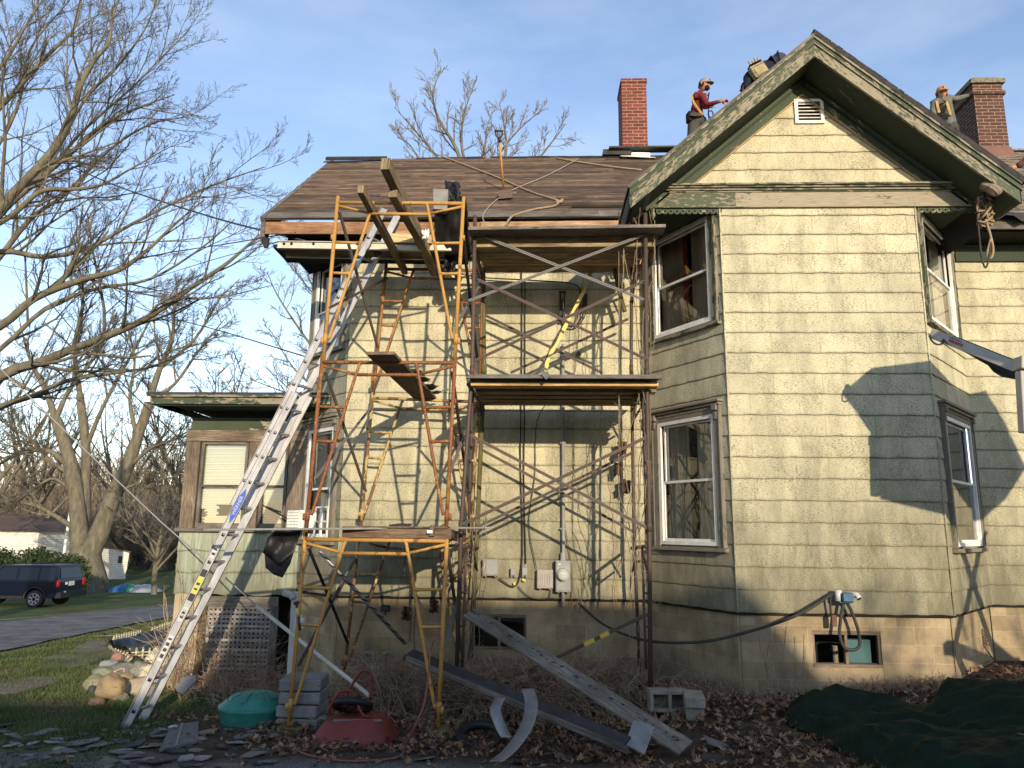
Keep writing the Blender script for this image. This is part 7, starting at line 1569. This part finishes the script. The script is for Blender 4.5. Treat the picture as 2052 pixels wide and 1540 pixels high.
vine(1252, 1292, 1180, 440, 8.55, 8, 2, 'dry vines twisted up the right posts of the brown scaffold to the top deck', 'weed_pale', .0045)
vine(1288, 1300, 1000, 420, 8.42, 3, 12, 'thin string like vine running down the front right post', 'weed_pale')
vine(1268, 1300, 1370, 1180, 8.8, 7, 3, 'vines between the right posts near the ground')
vine(930, 962, 1330, 1000, 8.9, 9, 4, 'shredded vines clinging round the left posts of the brown scaffold', 'weed_pale')
vine(1140, 1160, 1390, 1195, 9.85, 5, 5, 'vines creeping up the foundation below the electric meter'); vine(1215, 1262, 1330, 840, 9.9, 3, 6, 'faint vines on the siding left of the right rear post'); vine(1535, 1565, 1400, 1255, 8.5, 4, 7, 'thin vines on the bay foundation left of the basement window', 'weed_pale'); vine(1600, 1612, 1400, 1290, 8.5, 3, 8, 'small dry vine beside the basement window', 'weed_pale'); vine(1120, 1160, 700, 520, 9.7, 3, 9, 'wiry vines hanging from the eave by the service bracket', 'weed_pale', .003)
vine(340, 372, 1400, 1150, 10.5, 8, 10, 'bare vines on the corner of the porch pier')
for (x, y) in ((1247, 898), (1240, 940), (1255, 975), (815, 1230), (870, 1215)):
    p = at(x, y, 9.75 if x > 1000 else 9.4); fold(((x - 8, y - 14), (x + 8, y - 12), (x + 7, y + 14), (x - 9, y + 13)), p.y, p.y - .03, .08, x, 'leaf_c', 'dead_leaf_clump', None, 6, 6, 'dark curled dead leaf clump caught at picture height %s on the vines' % ('above the middle brace' if y < 920 else 'at the middle brace' if y < 960 else 'below the middle brace' if x > 1000 else 'left of the chains' if x < 850 else 'right of the chains'), 'leaf clump')
def grass():
    r = np.random.RandomState(8); n = 150000; u = r.rand(n); y = 6.3 + (30 - 6.3) * u ** 1.7; xx = r.uniform(-.78, -.20, n) * y - .6; V_ = []; 
    N1x = np.array([[p.x, p.y] for p in N1]); keep = np.ones(n, bool)
    for i in range(n):
        x, yy = xx[i], y[i]
        if x > -3.3 - .4 * math.sin(yy) or (x > -5.6 and yy > 10) : keep[i] = False; continue
        if yy < 7.15 + .35 * mnoise.noise(V((x * 1.5, 0, 0))): keep[i] = r.rand() < .08
        if mnoise.noise(V((x * .9, yy * .9, 4))) < -.22: keep[i] = r.rand() < .25
        j = np.searchsorted(N1x[:, 1], yy) if True else 0
        if 0 < j < len(N1x):
            xe = N1x[j - 1, 0] + (N1x[j, 0] - N1x[j - 1, 0]) * (yy - N1x[j - 1, 1]) / (N1x[j, 1] - N1x[j - 1, 1] + 1e-9)
            if x < xe + .15: keep[i] = False
        elif yy >= N1x[-1, 1]: keep[i] = False
    xs, ys = xx[keep], y[keep]; n = len(xs); zs = np.array([gz(a_, b_) for a_, b_ in zip(xs, ys)]); cl = np.array([mnoise.noise(V((a_ * 1.4, b_ * 1.4, 9))) for a_, b_ in zip(xs, ys)])
    h = r.uniform(.025, .06, n) * (1 + .7 * cl) * (1 + ys * .012); wd = .0035 * (1 + ys * .10); an = r.uniform(0, 6.28, n); lx, ly = r.normal(size=n) * .5 * h, r.normal(size=n) * .5 * h
    A_ = np.stack([xs - np.cos(an) * wd, ys - np.sin(an) * wd, zs - .005], 1); B_3 = np.stack([xs + np.cos(an) * wd, ys + np.sin(an) * wd, zs - .005], 1); C_ = np.stack([xs + lx, ys + ly, zs + h], 1)
    Vt = np.stack([A_, B_3, C_], 1).reshape(-1, 3); F = np.arange(3 * n).reshape(n, 3); np_mesh('grass', Vt, F, ['grass_a', 'grass_b', 'grass_c'], smooth=False, matidx=(np.clip(((cl + .5) * 2 + r.rand(n)), 0, 2.9)).astype(int)); tag(bpy.data.objects['grass'], 'short green lawn grass left of the house', 'grass', kind='stuff')
for k, c_ in (('grass_a', (.13, .115, .06)), ('grass_b', (.095, .12, .04)), ('grass_c', (.068, .10, .03))): noisy(k, [(.3, tuple(x * .7 for x in c_)), (.7, c_)], 3, rough=.8, bd=0, rnd=False)
grass()

# ------------------------------------------------------------------ roofers
skin = newmat('skin', .55, 0, .35); skin[2].inputs['Base Color'].default_value = (.38, .19, .12, 1)
def cloth(name, c_, r=.9): return noisy(name, [(.3, tuple(x * .6 for x in c_)), (.65, c_)], 14, rough=r, bd=.006, rnd=False)
cloth('shirt_red', (.16, .018, .022)); cloth('trousers_gray', (.06, .058, .05)); cloth('shirt_olive', (.13, .14, .12)); cloth('navy_cloth', (.012, .014, .028)); cloth('denim_gray', (.045, .05, .075)); cloth('cap_gray', (.26, .26, .22)); cloth('cap_orange', (.50, .22, .07)); cloth('strap_tan', (.42, .28, .09)); cloth('pouch_tan', (.36, .30, .17)); cloth('hair_dark', (.015, .012, .010))
def skinned(name, nodes, edges, mats, parent, sub=2, root=0):
    me = bpy.data.meshes.new(name); off = WL[parent.name] if parent else V((0, 0, 0)); me.from_pydata([tuple(V(p) - off) for p, _ in nodes], edges, []); 
    for m_ in mats: me.materials.append(MT[m_])
    o = bpy.data.objects.new(name, me); col.objects.link(o)
    if parent: o.parent = parent; WL[o.name] = off
    md = o.modifiers.new('skin', 'SKIN'); 
    if not me.skin_vertices: me.skin_vertices.new() if hasattr(me.skin_vertices, 'new') else None
    for i, (_, r) in enumerate(nodes): me.skin_vertices[0].data[i].radius = r if isinstance(r, tuple) else (r, r)
    me.skin_vertices[0].data[root].use_root = True; md.use_smooth_shade = True; s = o.modifiers.new('sub', 'SUBSURF'); s.levels = sub; s.render_levels = sub; return o
def headmesh(name, c, R3, parent, s=1.0):
    # face looks along local -y, up local z
    mb = MB(); n, m_ = 40, 30; 
    for j in range(m_ + 1):
        th = math.pi * j / m_; 
        for k in range(n):
            ph = 2 * math.pi * k / n; x, y, z = math.sin(th) * math.cos(ph), math.sin(th) * math.sin(ph), math.cos(th)
            X_, Y_, Z_ = x * .076, y * .098, z * .118; fr_ = max(0, -y)
            if z < 0: X_ *= 1 + .25 * z; Y_ *= 1 + .12 * z
            g = lambda a_, b_, w1, w2: math.exp(-((x - a_) / w1) ** 2 - ((z - b_) / w2) ** 2) * (1 if y < 0 else 0)
            Y_ -= .026 * g(0, -.14, .14, .16) + .010 * g(0, -.5, .28, .09) + .012 * g(0, -.82, .3, .15); Y_ += .012 * (g(.38, .08, .2, .13) + g(-.38, .08, .2, .13)) + .006 * g(0, -.37, .3, .06); Y_ -= .007 * g(0, .22, .7, .1)
            mb.v.append(c + R3 @ (V((X_, Y_, Z_)) * s))
    for j in range(m_):
        for k in range(n): k2 = (k + 1) % n; mb.face((j * n + k, (j + 1) * n + k, (j + 1) * n + k2, j * n + k2))
    for sgn in (-1, 1):
        e = c + R3 @ (V((sgn * .077, .005, -.005)) * s); mb.tube([e + R3 @ V((0, 0, -.025)) * s, e + R3 @ V((sgn * .008, 0, -.01)) * s, e + R3 @ V((sgn * .012, .006, .02)) * s, e + R3 @ V((0, 0, .03)) * s], [.006, .013, .015, .008], 6)
    h = mb.build(name, MT['skin'], parent, smooth=True); mb = MB()
    for sgn in (-1, 1): q = c + R3 @ (V((sgn * .030, -.083, .012)) * s); mb.tube([q, q + R3 @ V((0, -.006, 0))], [.011, .006], 8)
    mb.build('eyes', MT['hair_dark'], parent); mb = MB()
    for sgn in (-1, 1): mb.bar(c + R3 @ (V((sgn * .016, -.098, .032)) * s), c + R3 @ (V((sgn * .048, -.085, .034)) * s), .008, .006)
    mb.bar(c + R3 @ (V((-.02, -.098, -.058)) * s), c + R3 @ (V((.02, -.098, -.058)) * s), .004, .004); mb.build('brows_and_mouth', MT['hair_dark'], parent); return h
def cap(c, R3, mat, parent, badge=None):
    mb = MB(); n, m_ = 28, 10
    for j in range(m_ + 1):
        th = math.pi / 2 * 1.08 * j / m_
        for k in range(n): ph = 2 * math.pi * k / n; mb.v.append(c + R3 @ V((math.sin(th) * math.cos(ph) * .086, math.sin(th) * math.sin(ph) * .108, .035 + math.cos(th) * .098)))
    for j in range(m_):
        for k in range(n): k2 = (k + 1) % n; mb.face((j * n + k, (j + 1) * n + k, (j + 1) * n + k2, j * n + k2))
    cp = mb.build('cap', MT[mat], parent, smooth=True); mb = MB(); pts = []
    for i in range(13): a_ = math.pi + math.pi * i / 12; pts.append((math.cos(a_) * .078, -.07 + math.sin(a_) * .115, .038 - .012 * abs(math.cos(a_))))
    up_s = [c + R3 @ V(p) for p in pts]; mb.prism(up_s, R3 @ V((0, 0, -.008))); mb.build('brim', MT[mat], cp)
    mb = MB(); q = c + R3 @ V((0, -.098, .085)); mb.tube([q, q + R3 @ V((0, -.006, .002))], .016, 10); mb.build('badge', MT['slate_dark'], cp)
    mb = MB(); n, m_ = 24, 6
    for j in range(m_ + 1):
        for k in range(n + 1): ph = math.pi * -.12 + math.pi * 1.24 * k / n; mb.v.append(c + R3 @ V((math.cos(ph) * .084, math.sin(ph) * .106, .05 - .10 * j / m_)))
    for j in range(m_):
        for k in range(n): a_ = j * (n + 1) + k; mb.face((a_, a_ + 1, a_ + n + 2, a_ + n + 1))
    mb.build('hair', MT['hair_dark'], parent, smooth=True)
def hand(parent, wrist, direc, palm_n, mat='skin', curl=.6, side=1, name='hand'):
    d = V(direc).normalized(); nrm = V(palm_n); nrm = (nrm - d * nrm.dot(d)).normalized(); s = d.cross(nrm) * side
    nodes = [(wrist, .026), (wrist + d * .04, .034), (wrist + d * .078, .036)]; edges = [(0, 1), (1, 2)]
    for i, (o_, L) in enumerate(((-.030, .058), (-.010, .072), (.010, .077), (.029, .068))):
        b = wrist + d * .082 + s * -o_ ; k = len(nodes); c1 = d; c2 = (d * math.cos(curl) + nrm * math.sin(curl)); c3 = (d * math.cos(curl * 1.9) + nrm * math.sin(curl * 1.9))
        nodes += [(b, .0105), (b + c1 * L * .4, .0095), (b + c1 * L * .4 + c2 * L * .35, .0088), (b + c1 * L * .4 + c2 * L * .35 + c3 * L * .3, .0075)]; edges += [(2, k), (k, k + 1), (k + 1, k + 2), (k + 2, k + 3)]
    k = len(nodes); t0 = wrist + d * .035 + s * .032; nodes += [(t0, .013), (t0 + (d * .6 + s * .7).normalized() * .035 + nrm * .01, .011), (t0 + (d * .9 + s * .45).normalized() * .062 + nrm * .022, .009)]; edges += [(1, k), (k, k + 1), (k + 1, k + 2)]
    return skinned(name, nodes, edges, [mat], parent, 1)
def strip(pts, w_, mat, name, parent, nrm):
    mb = MB(); P = catmull(pts, 4)
    for i in range(len(P) - 1): mb.bar(P[i], P[i + 1], w_, .008, up=nrm)
    return mb.build(name, MT[mat], parent)
# roofer one: red shirt, standing behind the left rake
Y1 = 12.45; a = A(Y1); C1 = a(1398, 330)
r1 = thing('person', C1, 'person in a dark red shirt and gray cap standing left of the gable peak', 'person', 'roofers working on the roof')
hip = a(1397, 240); neck = a(1402, 188); chest = a(1398, 207); wa_ = a(1395, 226); head_c = a(1411, 171, -.03)
mats = ['shirt_red']
body = skinned('body', [(hip, (.155, .125)), (wa_, (.14, .11)), (chest, (.165, .125)), (a(1400, 194), (.14, .10)), (neck, .055), (a(1405, 181), .05),
     (a(1390, 247, .0), (.10, .10)), (a(1387, 283, -.02), (.075, .075)), (a(1392, 322, .05), (.05, .05)), (a(1406, 247, .12), (.10, .10)), (a(1404, 284, .12), (.075, .075)), (a(1408, 322, .2), (.05, .05)),
     (a(1408, 194, -.17), .062), (a(1418, 211, -.28), .050), (a(1434, 206, -.40), .038), (a(1443, 203, -.44), .030), (a(1395, 195, .18), .062), (a(1408, 214, .16), .05), (a(1417, 216, 0), .036)],
     [(0, 1), (1, 2), (2, 3), (3, 4), (4, 5), (0, 6), (6, 7), (7, 8), (0, 9), (9, 10), (10, 11), (3, 12), (12, 13), (13, 14), (14, 15), (3, 16), (16, 17), (17, 18)], mats, r1)
tro = skinned('trousers', [(a(1396, 233), (.16, .135)), (hip, (.165, .14)), (a(1390, 249, -.02), (.115, .115)), (a(1386, 283, -.03), (.088, .088)), (a(1392, 322, .05), (.062, .062)), (a(1406, 249, .12), (.112, .112)), (a(1404, 284, .12), (.088, .088)), (a(1408, 322, .2), (.062, .062))], [(0, 1), (1, 2), (2, 3), (3, 4), (1, 5), (5, 6), (6, 7)], ['trousers_gray'], r1)
for q in (a(1393, 326, .03), a(1409, 326, .18)): mb = MB(); mb.box(q + V((.04, -.02, -.0)), (.26, .10, .09), .2); bevel(mb.build('boot', MT['hair_dark'], r1), .03, 3)
R3 = Matrix.Rotation(R_(52), 3, 'Z') @ Matrix.Rotation(R_(12), 3, 'X')
headmesh('head', head_c, R3, r1); cap(head_c, R3, 'cap_gray', r1)
mb = MB(); q = head_c + R3 @ V((0, -.075, -.075)); mb.tube([q + R3 @ V((0, .02, .03)), q, q + R3 @ V((0, .02, -.035))], [.05, .052, .03], 12); mb.build('beard', MT['hair_dark'], r1, smooth=True)
hand(r1, a(1443, 203, -.44), V((.95, -.1, .02)), V((0, -.2, -1)), 'skin', .7); hand(r1, a(1417, 216, 0), V((.8, -.4, .1)), V((0, .3, -1)), 'skin', .9)
mb = MB(); mb.tube([a(1441, 203.2, -.43), a(1446, 202.8, -.46)], .036, 10); mb.build('glove_cuff', MT['cap_gray'], r1)
strip([a(1386, 190, -.10), a(1390, 205, -.17), a(1399, 218, -.18), a(1408, 230, -.16)], .035, 'strap_tan', 'harness_strap', r1, (-.3, -1, 0)); strip([a(1384, 229, -.16), a(1396, 230, -.19), a(1409, 229, -.15)], .07, 'trousers_gray', 'tool_belt', r1, (0, -1, .1))
mb = MB(); mb.box(a(1382, 236, -.05), (.10, .16, .2), .2); bevel(mb.build('pouch', MT['hair_dark'], r1), .03, 3)
nl = thing('nail_tool', a(1420, 228, -.1), 'orange and black hand tool held low by the person in the red shirt', 'tool'); mb = MB(); mb.tube([a(1418, 205, -.1), a(1421, 186, -.1), a(1417, 193, -.1)], .012, 6); mb.tube([a(1419, 215, -.1), a(1421, 245, -.1)], .010, 6); mb.build('bar', MT['hair_dark'], nl); mb = MB(); mb.box(a(1419, 213, -.12), (.07, .07, .07), .3); bevel(mb.build('head', flat('tool_orange', (.55, .08, .03), .5), nl), .01, 2)
mb = MB(); cc_ = a(1424, 229, -.12); mb.tube([cc_ + V((math.cos(t_) * .045, 0, math.sin(t_) * .065)) for t_ in [2 * math.pi * i / 14 for i in range(15)]], .010, 6); mb.build('hook', MT['hair_dark'], nl)
mb = MB(); mb.tube([a(1450, 203, -.46), a(1454, 210, -.46)], .007, 6); single(mb, 'marker', MT['tool_orange'], 'thin orange marker pinched in the outstretched hand', 'marker')
# roofer two: crouched over near the peak, back to the camera
Y2 = 8.62; a = A(Y2)
r2 = thing('person', a(1530, 205), 'person in dark clothes bent over near the gable peak wearing a tan tool pouch', 'person', 'roofers working on the roof')
skinned('body', [(a(1530, 140), (.15, .13)), (a(1521, 148), (.14, .12)), (a(1508, 156, .05), (.145, .11)), (a(1500, 168, .1), .06), (a(1497, 176, .12), .05), (a(1546, 138), .10), (a(1562, 117, .1), .10), (a(1570, 150, .2), .06), (a(1545, 150, .3), .10), (a(1566, 140, .4), .08), (a(1572, 165, .4), .055), (a(1501, 160, -.08), .055), (a(1496, 172, -.1), .04), (a(1494, 180, -.1), .03), (a(1510, 162, .3), .055), (a(1505, 182, .3), .045), (a(1500, 195, .3), .03)],
    [(0, 1), (1, 2), (2, 3), (3, 4), (0, 5), (5, 6), (6, 7), (0, 8), (8, 9), (9, 10), (2, 11), (11, 12), (12, 13), (2, 14), (14, 15), (15, 16)], ['navy_cloth'], r2)
skinned('trousers', [(a(1532, 139), (.16, .14)), (a(1546, 137), .112), (a(1563, 115, .1), .107), (a(1571, 150, .2), .068), (a(1545, 150, .3), .11), (a(1566, 140, .4), .088), (a(1572, 165, .4), .062)], [(0, 1), (1, 2), (2, 3), (0, 4), (4, 5), (5, 6)], ['denim_gray'], r2)
R3 = Matrix.Rotation(R_(160), 3, 'Z') @ Matrix.Rotation(R_(75), 3, 'X'); hc = a(1498, 180, .15); headmesh('head', hc, R3, r2); cap(hc, R3, 'navy_cloth', r2)
mb = MB(); q = a(1520, 143, -.16); M3 = Matrix.Rotation(R_(-28), 3, 'Y'); mb.box(q, (.19, .10, .17), M=M3); mb.box(q + M3 @ V((0, -.05, -.02)), (.15, .03, .11), M=M3); bevel(mb.build('tool_pouch', MT['pouch_tan'], r2), .025, 3)
mb = MB()
for k in (-.01, .03, .06): mb.box(q + M3 @ V((0, -.0, .06 + k * .7)), (.17, .105, .012), M=M3)
bevel(mb.build('pouch_band', MT['hair_dark'], r2), .005, 1); mb = MB()
for k in range(4): mb.bar(q + M3 @ V((-.05 + k * .035, -.02, .07)), q + M3 @ V((-.05 + k * .04, -.02, .17 - .02 * (k % 2))), .018, .012)
mb.build('pouch_tools', MT['strap_tan'], r2)
hand(r2, a(1494, 180, -.1), V((-.2, 0, -.9)), V((0, 1, 0)), 'trousers_gray', .6); hand(r2, a(1500, 195, .3), V((0, 0, -1)), V((0, 1, 0)), 'trousers_gray', .6)
mb = MB(); mb.tube(catmull([a(1510, 150, -.1), a(1503, 140, -.1), a(1501, 133, -.1)], 4), .005, 5); mb.tube(catmull([a(1503, 155, -.1), a(1497, 146, -.1), a(1495, 152, -.1), a(1500, 160, -.1)], 4), .006, 5); mb.build('harness_clips', MT['hair_dark'], r2)
# roofer three: orange cap, reaching to the brown chimney
Y3 = 12.1; a = A(Y3)
r3 = thing('person', a(1900, 330), 'person in an orange cap and olive shirt leaning with one hand on the brown chimney', 'person', 'roofers working on the roof')
skinned('body', [(a(1902, 246, .1), (.15, .12)), (a(1896, 230, .05), (.14, .11)), (a(1888, 213), (.17, .12)), (a(1888, 200), (.15, .10)), (a(1887, 192), .055), (a(1887, 187), .05),
     (a(1900, 196, .05), .062), (a(1915, 199, .1), .052), (a(1932, 194, .15), .040), (a(1942, 191, .15), .030), (a(1872, 207, -.05), .065), (a(1869, 228, -.08), .055), (a(1876, 246, -.2), .040), (a(1880, 258, -.25), .030),
     (a(1897, 265, .05), .10), (a(1893, 300, -.05), .075), (a(1898, 330, .1), .05), (a(1910, 265, .15), .10), (a(1912, 300, .1), .075), (a(1915, 330, .25), .05)],
    [(0, 1), (1, 2), (2, 3), (3, 4), (4, 5), (3, 6), (6, 7), (7, 8), (8, 9), (3, 10), (10, 11), (11, 12), (12, 13), (0, 14), (14, 15), (15, 16), (0, 17), (17, 18), (18, 19)], ['shirt_olive'], r3)
skinned('trousers', [(a(1900, 240, .08), (.155, .125)), (a(1902, 248, .1), (.16, .13)), (a(1897, 267, .05), .112), (a(1893, 300, -.05), .086), (a(1898, 330, .1), .06), (a(1910, 267, .15), .112), (a(1912, 300, .1), .086), (a(1915, 330, .25), .06)], [(0, 1), (1, 2), (2, 3), (3, 4), (1, 5), (5, 6), (6, 7)], ['trousers_gray'], r3)
R3 = Matrix.Rotation(R_(-14), 3, 'Z') @ Matrix.Rotation(R_(16), 3, 'X'); hc = a(1887, 188, -.10); headmesh('head', hc, R3, r3); cap(hc, R3, 'cap_orange', r3)
hand(r3, a(1942, 191, .15), V((.9, .1, .15)), V((.2, 0, -1)), 'skin', .4); hand(r3, a(1880, 258, -.25), V((.3, -.2, -.9)), V((0, 1, 0)), 'skin', .7)
strip([a(1894, 196, -.10), a(1898, 208, -.14), a(1901, 218, -.15), a(1905, 230, -.11)], .045, 'strap_tan', 'harness_strap', r3, (0, -1, 0)); strip([a(1877, 203, -.12), a(1879, 214, -.15), a(1882, 226, -.13)], .045, 'strap_tan', 'harness_strap', r3, (0, -1, 0)); strip([a(1880, 228, -.12), a(1892, 230, -.15), a(1904, 232, -.10)], .05, 'hair_dark', 'chest_strap', r3, (0, -1, 0))
# arm of a fourth roofer low behind the rake at the right edge
a = A(10.6); r4 = thing('person', a(2060, 340), 'person at the right edge showing only a dark brown sleeved arm above the rake', 'person', 'roofers working on the roof')
skinned('body', [(a(2085, 300), (.16, .12)), (a(2085, 318), (.14, .12)), (a(2085, 345), (.15, .13)), (a(2072, 306), .07), (a(2052, 326), .06), (a(2037, 334), .045), (a(2086, 288), .05), (a(2086, 280), .05)], [(2, 1), (1, 0), (0, 3), (3, 4), (4, 5), (0, 6), (6, 7)], ['shirt_brown' if 'shirt_brown' in MT else cloth('shirt_brown', (.09, .04, .03)).name], r4, root=2); headmesh('head', a(2088, 266), Matrix.Rotation(R_(-40), 3, 'Z'), r4); hand(r4, a(2037, 334), V((-.9, 0, -.3)), V((0, 1, 0)), 'skin', .5)
# ------------------------------------------------------------------ unseen houses and trees added behind the camera to shade the yard
def block(name, x0, x1, y0, y1, ze, zr, label):
    root = thing(name, ((x0 + x1) / 2, (y0 + y1) / 2, -.2), label, 'house'); mb = MB()
    for (a, b) in (((x0, y0), (x1, y0)), ((x1, y0), (x1, y1)), ((x1, y1), (x0, y1)), ((x0, y1), (x0, y0))): mb.poly([(a[0], a[1], -.3), (b[0], b[1], -.3), (b[0], b[1], ze), (a[0], a[1], ze)])
    ym = (y0 + y1) / 2; mb.poly([(x0, y0, ze), (x0, y1, ze), (x0, ym, zr)]); mb.poly([(x1, y0, ze), (x1, y1, ze), (x1, ym, zr)]); mb.build('wall', MT['clapboard'], root)
    mb = MB(); mb.prism([(x0 - .3, y0 - .4, ze - .2), (x1 + .3, y0 - .4, ze - .2), (x1 + .3, ym, zr), (x0 - .3, ym, zr)], (0, 0, .1)); mb.prism([(x0 - .3, y1 + .4, ze - .2), (x1 + .3, y1 + .4, ze - .2), (x1 + .3, ym, zr), (x0 - .3, ym, zr)], (0, 0, .1)); mb.build('roof', MT['slate_dark'], root)
    for k in range(int((x1 - x0) / 3)): mb = MB(); mb.box((x0 + 1.5 + k * 3, y1 + .01, 1.6), (1, .06, 1.4)); mb.build('window', MT['slate_dark'], root)
block('occluder_house', 3.6, 8.7, -15.5, -9.0, 4.6, 6.75, 'unseen white clapboard house added behind the camera to shade the main wall foot')
block('occluder_house', 9.5, 22, -16.5, -8.0, 3.9, 5.75, 'larger unseen white clapboard house added behind the camera on the right to shade the bay foot')
block('occluder_garage', -9, 3.4, -15, -10.0, 3.6, 5.45, 'low unseen white clapboard garage added behind the camera on the left to shade the yard')
def btree(x, y, H, spread, r, label, seed):
    random.seed(seed); b = V((x, y, ground(x, y))); T = [([b, b + V((0, 0, H * .3)), b + V((.2, 0, H * .5))], r, r * .6)]; L = []
    for k in range(9):
        a_ = 2 * math.pi * k / 9; h0 = H * random.uniform(.2, .45); h1 = H * random.uniform(.7, 1.0); s = spread * random.uniform(.6, 1.0); p0 = b + V((0, 0, h0))
        L.append(([p0, p0 + V((math.cos(a_) * s * .5, math.sin(a_) * s * .5, (h1 - h0) * .35)), p0 + V((math.cos(a_) * s * .8, math.sin(a_) * s * .8, (h1 - h0) * .7)), p0 + V((math.cos(a_) * s, math.sin(a_) * s, h1 - h0))], r * .45, .02))
    tree('occluder_tree', T, L, [(7, .42, 30, 60, .025), (5, .45, 28, 60, .018)], label, None)
btree(10.5, -6.5, 5.0, 2.6, .16, 'unseen bare tree added behind the camera on the right to dapple the light', 5)
btree(-3.0, -7.5, 5.2, 2.6, .16, 'unseen bare tree added behind the camera on the left to dapple the light', 8)
# raised debris container of a roofing lift, just outside the right edge, with its front arm in view
lift = thing('debris_lift', (5.6, 6.3, .1), 'gray raised roofing debris lift with a black side panel reaching in at the right edge', 'debris lift')
g_ = noisy('lift_gray', [(.3, (.34, .32, .29)), (.7, (.44, .42, .38))], 4, rough=.6, metal=.2)
A0 = at(1866, 668, 7.4); B0 = at(2038, 737, 6.9); mb = MB(); up = V((0, 0, 1)); mb.bar(A0 + V((0, 0, -.0)), B0, .05, .095); bevel(mb.build('front_arm', g_, lift), .006, 1)
mb = MB(); nn = 46
for i in range(nn): p = A0.lerp(B0, .28 + .7 * i / nn) + V((0, 0, .054)); mb.box(p, (.011, .04, .012))
mb.build('edge_trim', MT['slate_dark'], lift)
mb = MB(); ax = (B0 - A0).normalized()
mb.bar(A0.lerp(B0, .20) + V((-.01, -.028, .006)), A0.lerp(B0, .38) + V((-.01, -.028, .006)), .004, .06); mb.build('decal', white_st, lift)
mb = MB(); mb.bar(A0.lerp(B0, .205) + V((-.01, -.032, -.01)), A0.lerp(B0, .375) + V((-.01, -.032, -.01)), .004, .026); mb.build('decal_stripe', flat('decal_red', (.35, .06, .03)), lift)
dp_ = A0.lerp(B0, .29) + V((-.012, -.036, .022)); text('WARNING', .028, dp_, ax, (0, 0, 1), blk_st, 'decal_text', lift)
mb = MB(); pts = [at(1905, 690, 7.32), at(1975, 710, 7.1), at(2036, 735, 6.92), at(2036, 760, 6.92), at(2010, 755, 7.0), at(1993, 745, 7.05), at(1982, 732, 7.1), at(1940, 708, 7.2)]; mb.prism(pts, (.0, .02, 0)); mb.build('side_panel', MT['asphalt_paper'], lift)
mb = MB(); p = at(2049, 745, 6.8); q = at(2056, 868, 6.8); mb.bar(p, q, .09, .09, up=(0, 1, 0)); mb.box(at(2051, 730, 6.8), (.12, .14, .12), M=Matrix.Rotation(.12, 3, 'Y')); bevel(mb.build('corner_post', g_, lift), .01, 2)
mb = MB(); mb.tube(catmull([at(1864, 672, 7.38), at(1866, 682, 7.35), at(1876, 690, 7.3), at(1886, 690, 7.3), at(1890, 683, 7.3)], 5), .01, 6); mb.tube(catmull([at(1890, 680, 7.3), at(1900, 690, 7.28), at(1910, 690, 7.25), at(1911, 684, 7.25)], 5), .008, 6); mb.build('hydraulic_hose', MT['cable_black'], lift, smooth=True)
# container body: side silhouette set by the shadow it throws on the wall
prof = [(4.60, 4.26), (5.35, 4.36), (6.2, 4.40), (7.1, 4.62), (7.3, 4.2), (7.5, 3.6), (7.2, 3.2), (6.3, 3.0), (5.8, 2.85), (4.93, 3.06), (4.96, 3.72)]
mb = MB(); mb.prism([(x, 6.2, z) for x, z in prof], (0, -1.1, 0)); mb.build('container', MT['slate'], lift)
mb = MB()
for (a, b) in (((5.4, 2.9), (7.2, 1.3)), ((7.0, 2.9), (5.4, 1.3)), ((5.4, 1.3), (7.2, -.1)), ((7.2, 1.3), (5.4, -.1)), ((5.3, 1.3), (7.3, 1.3))): mb.bar((a[0], 5.8, a[1]), (b[0], 5.8, b[1]), .12, .14, up=(0, 1, 0))
mb.box((6.4, 5.8, .25), (2.6, 1.2, .3)); mb.build('lift_mast', MT['gray_steel'], lift)
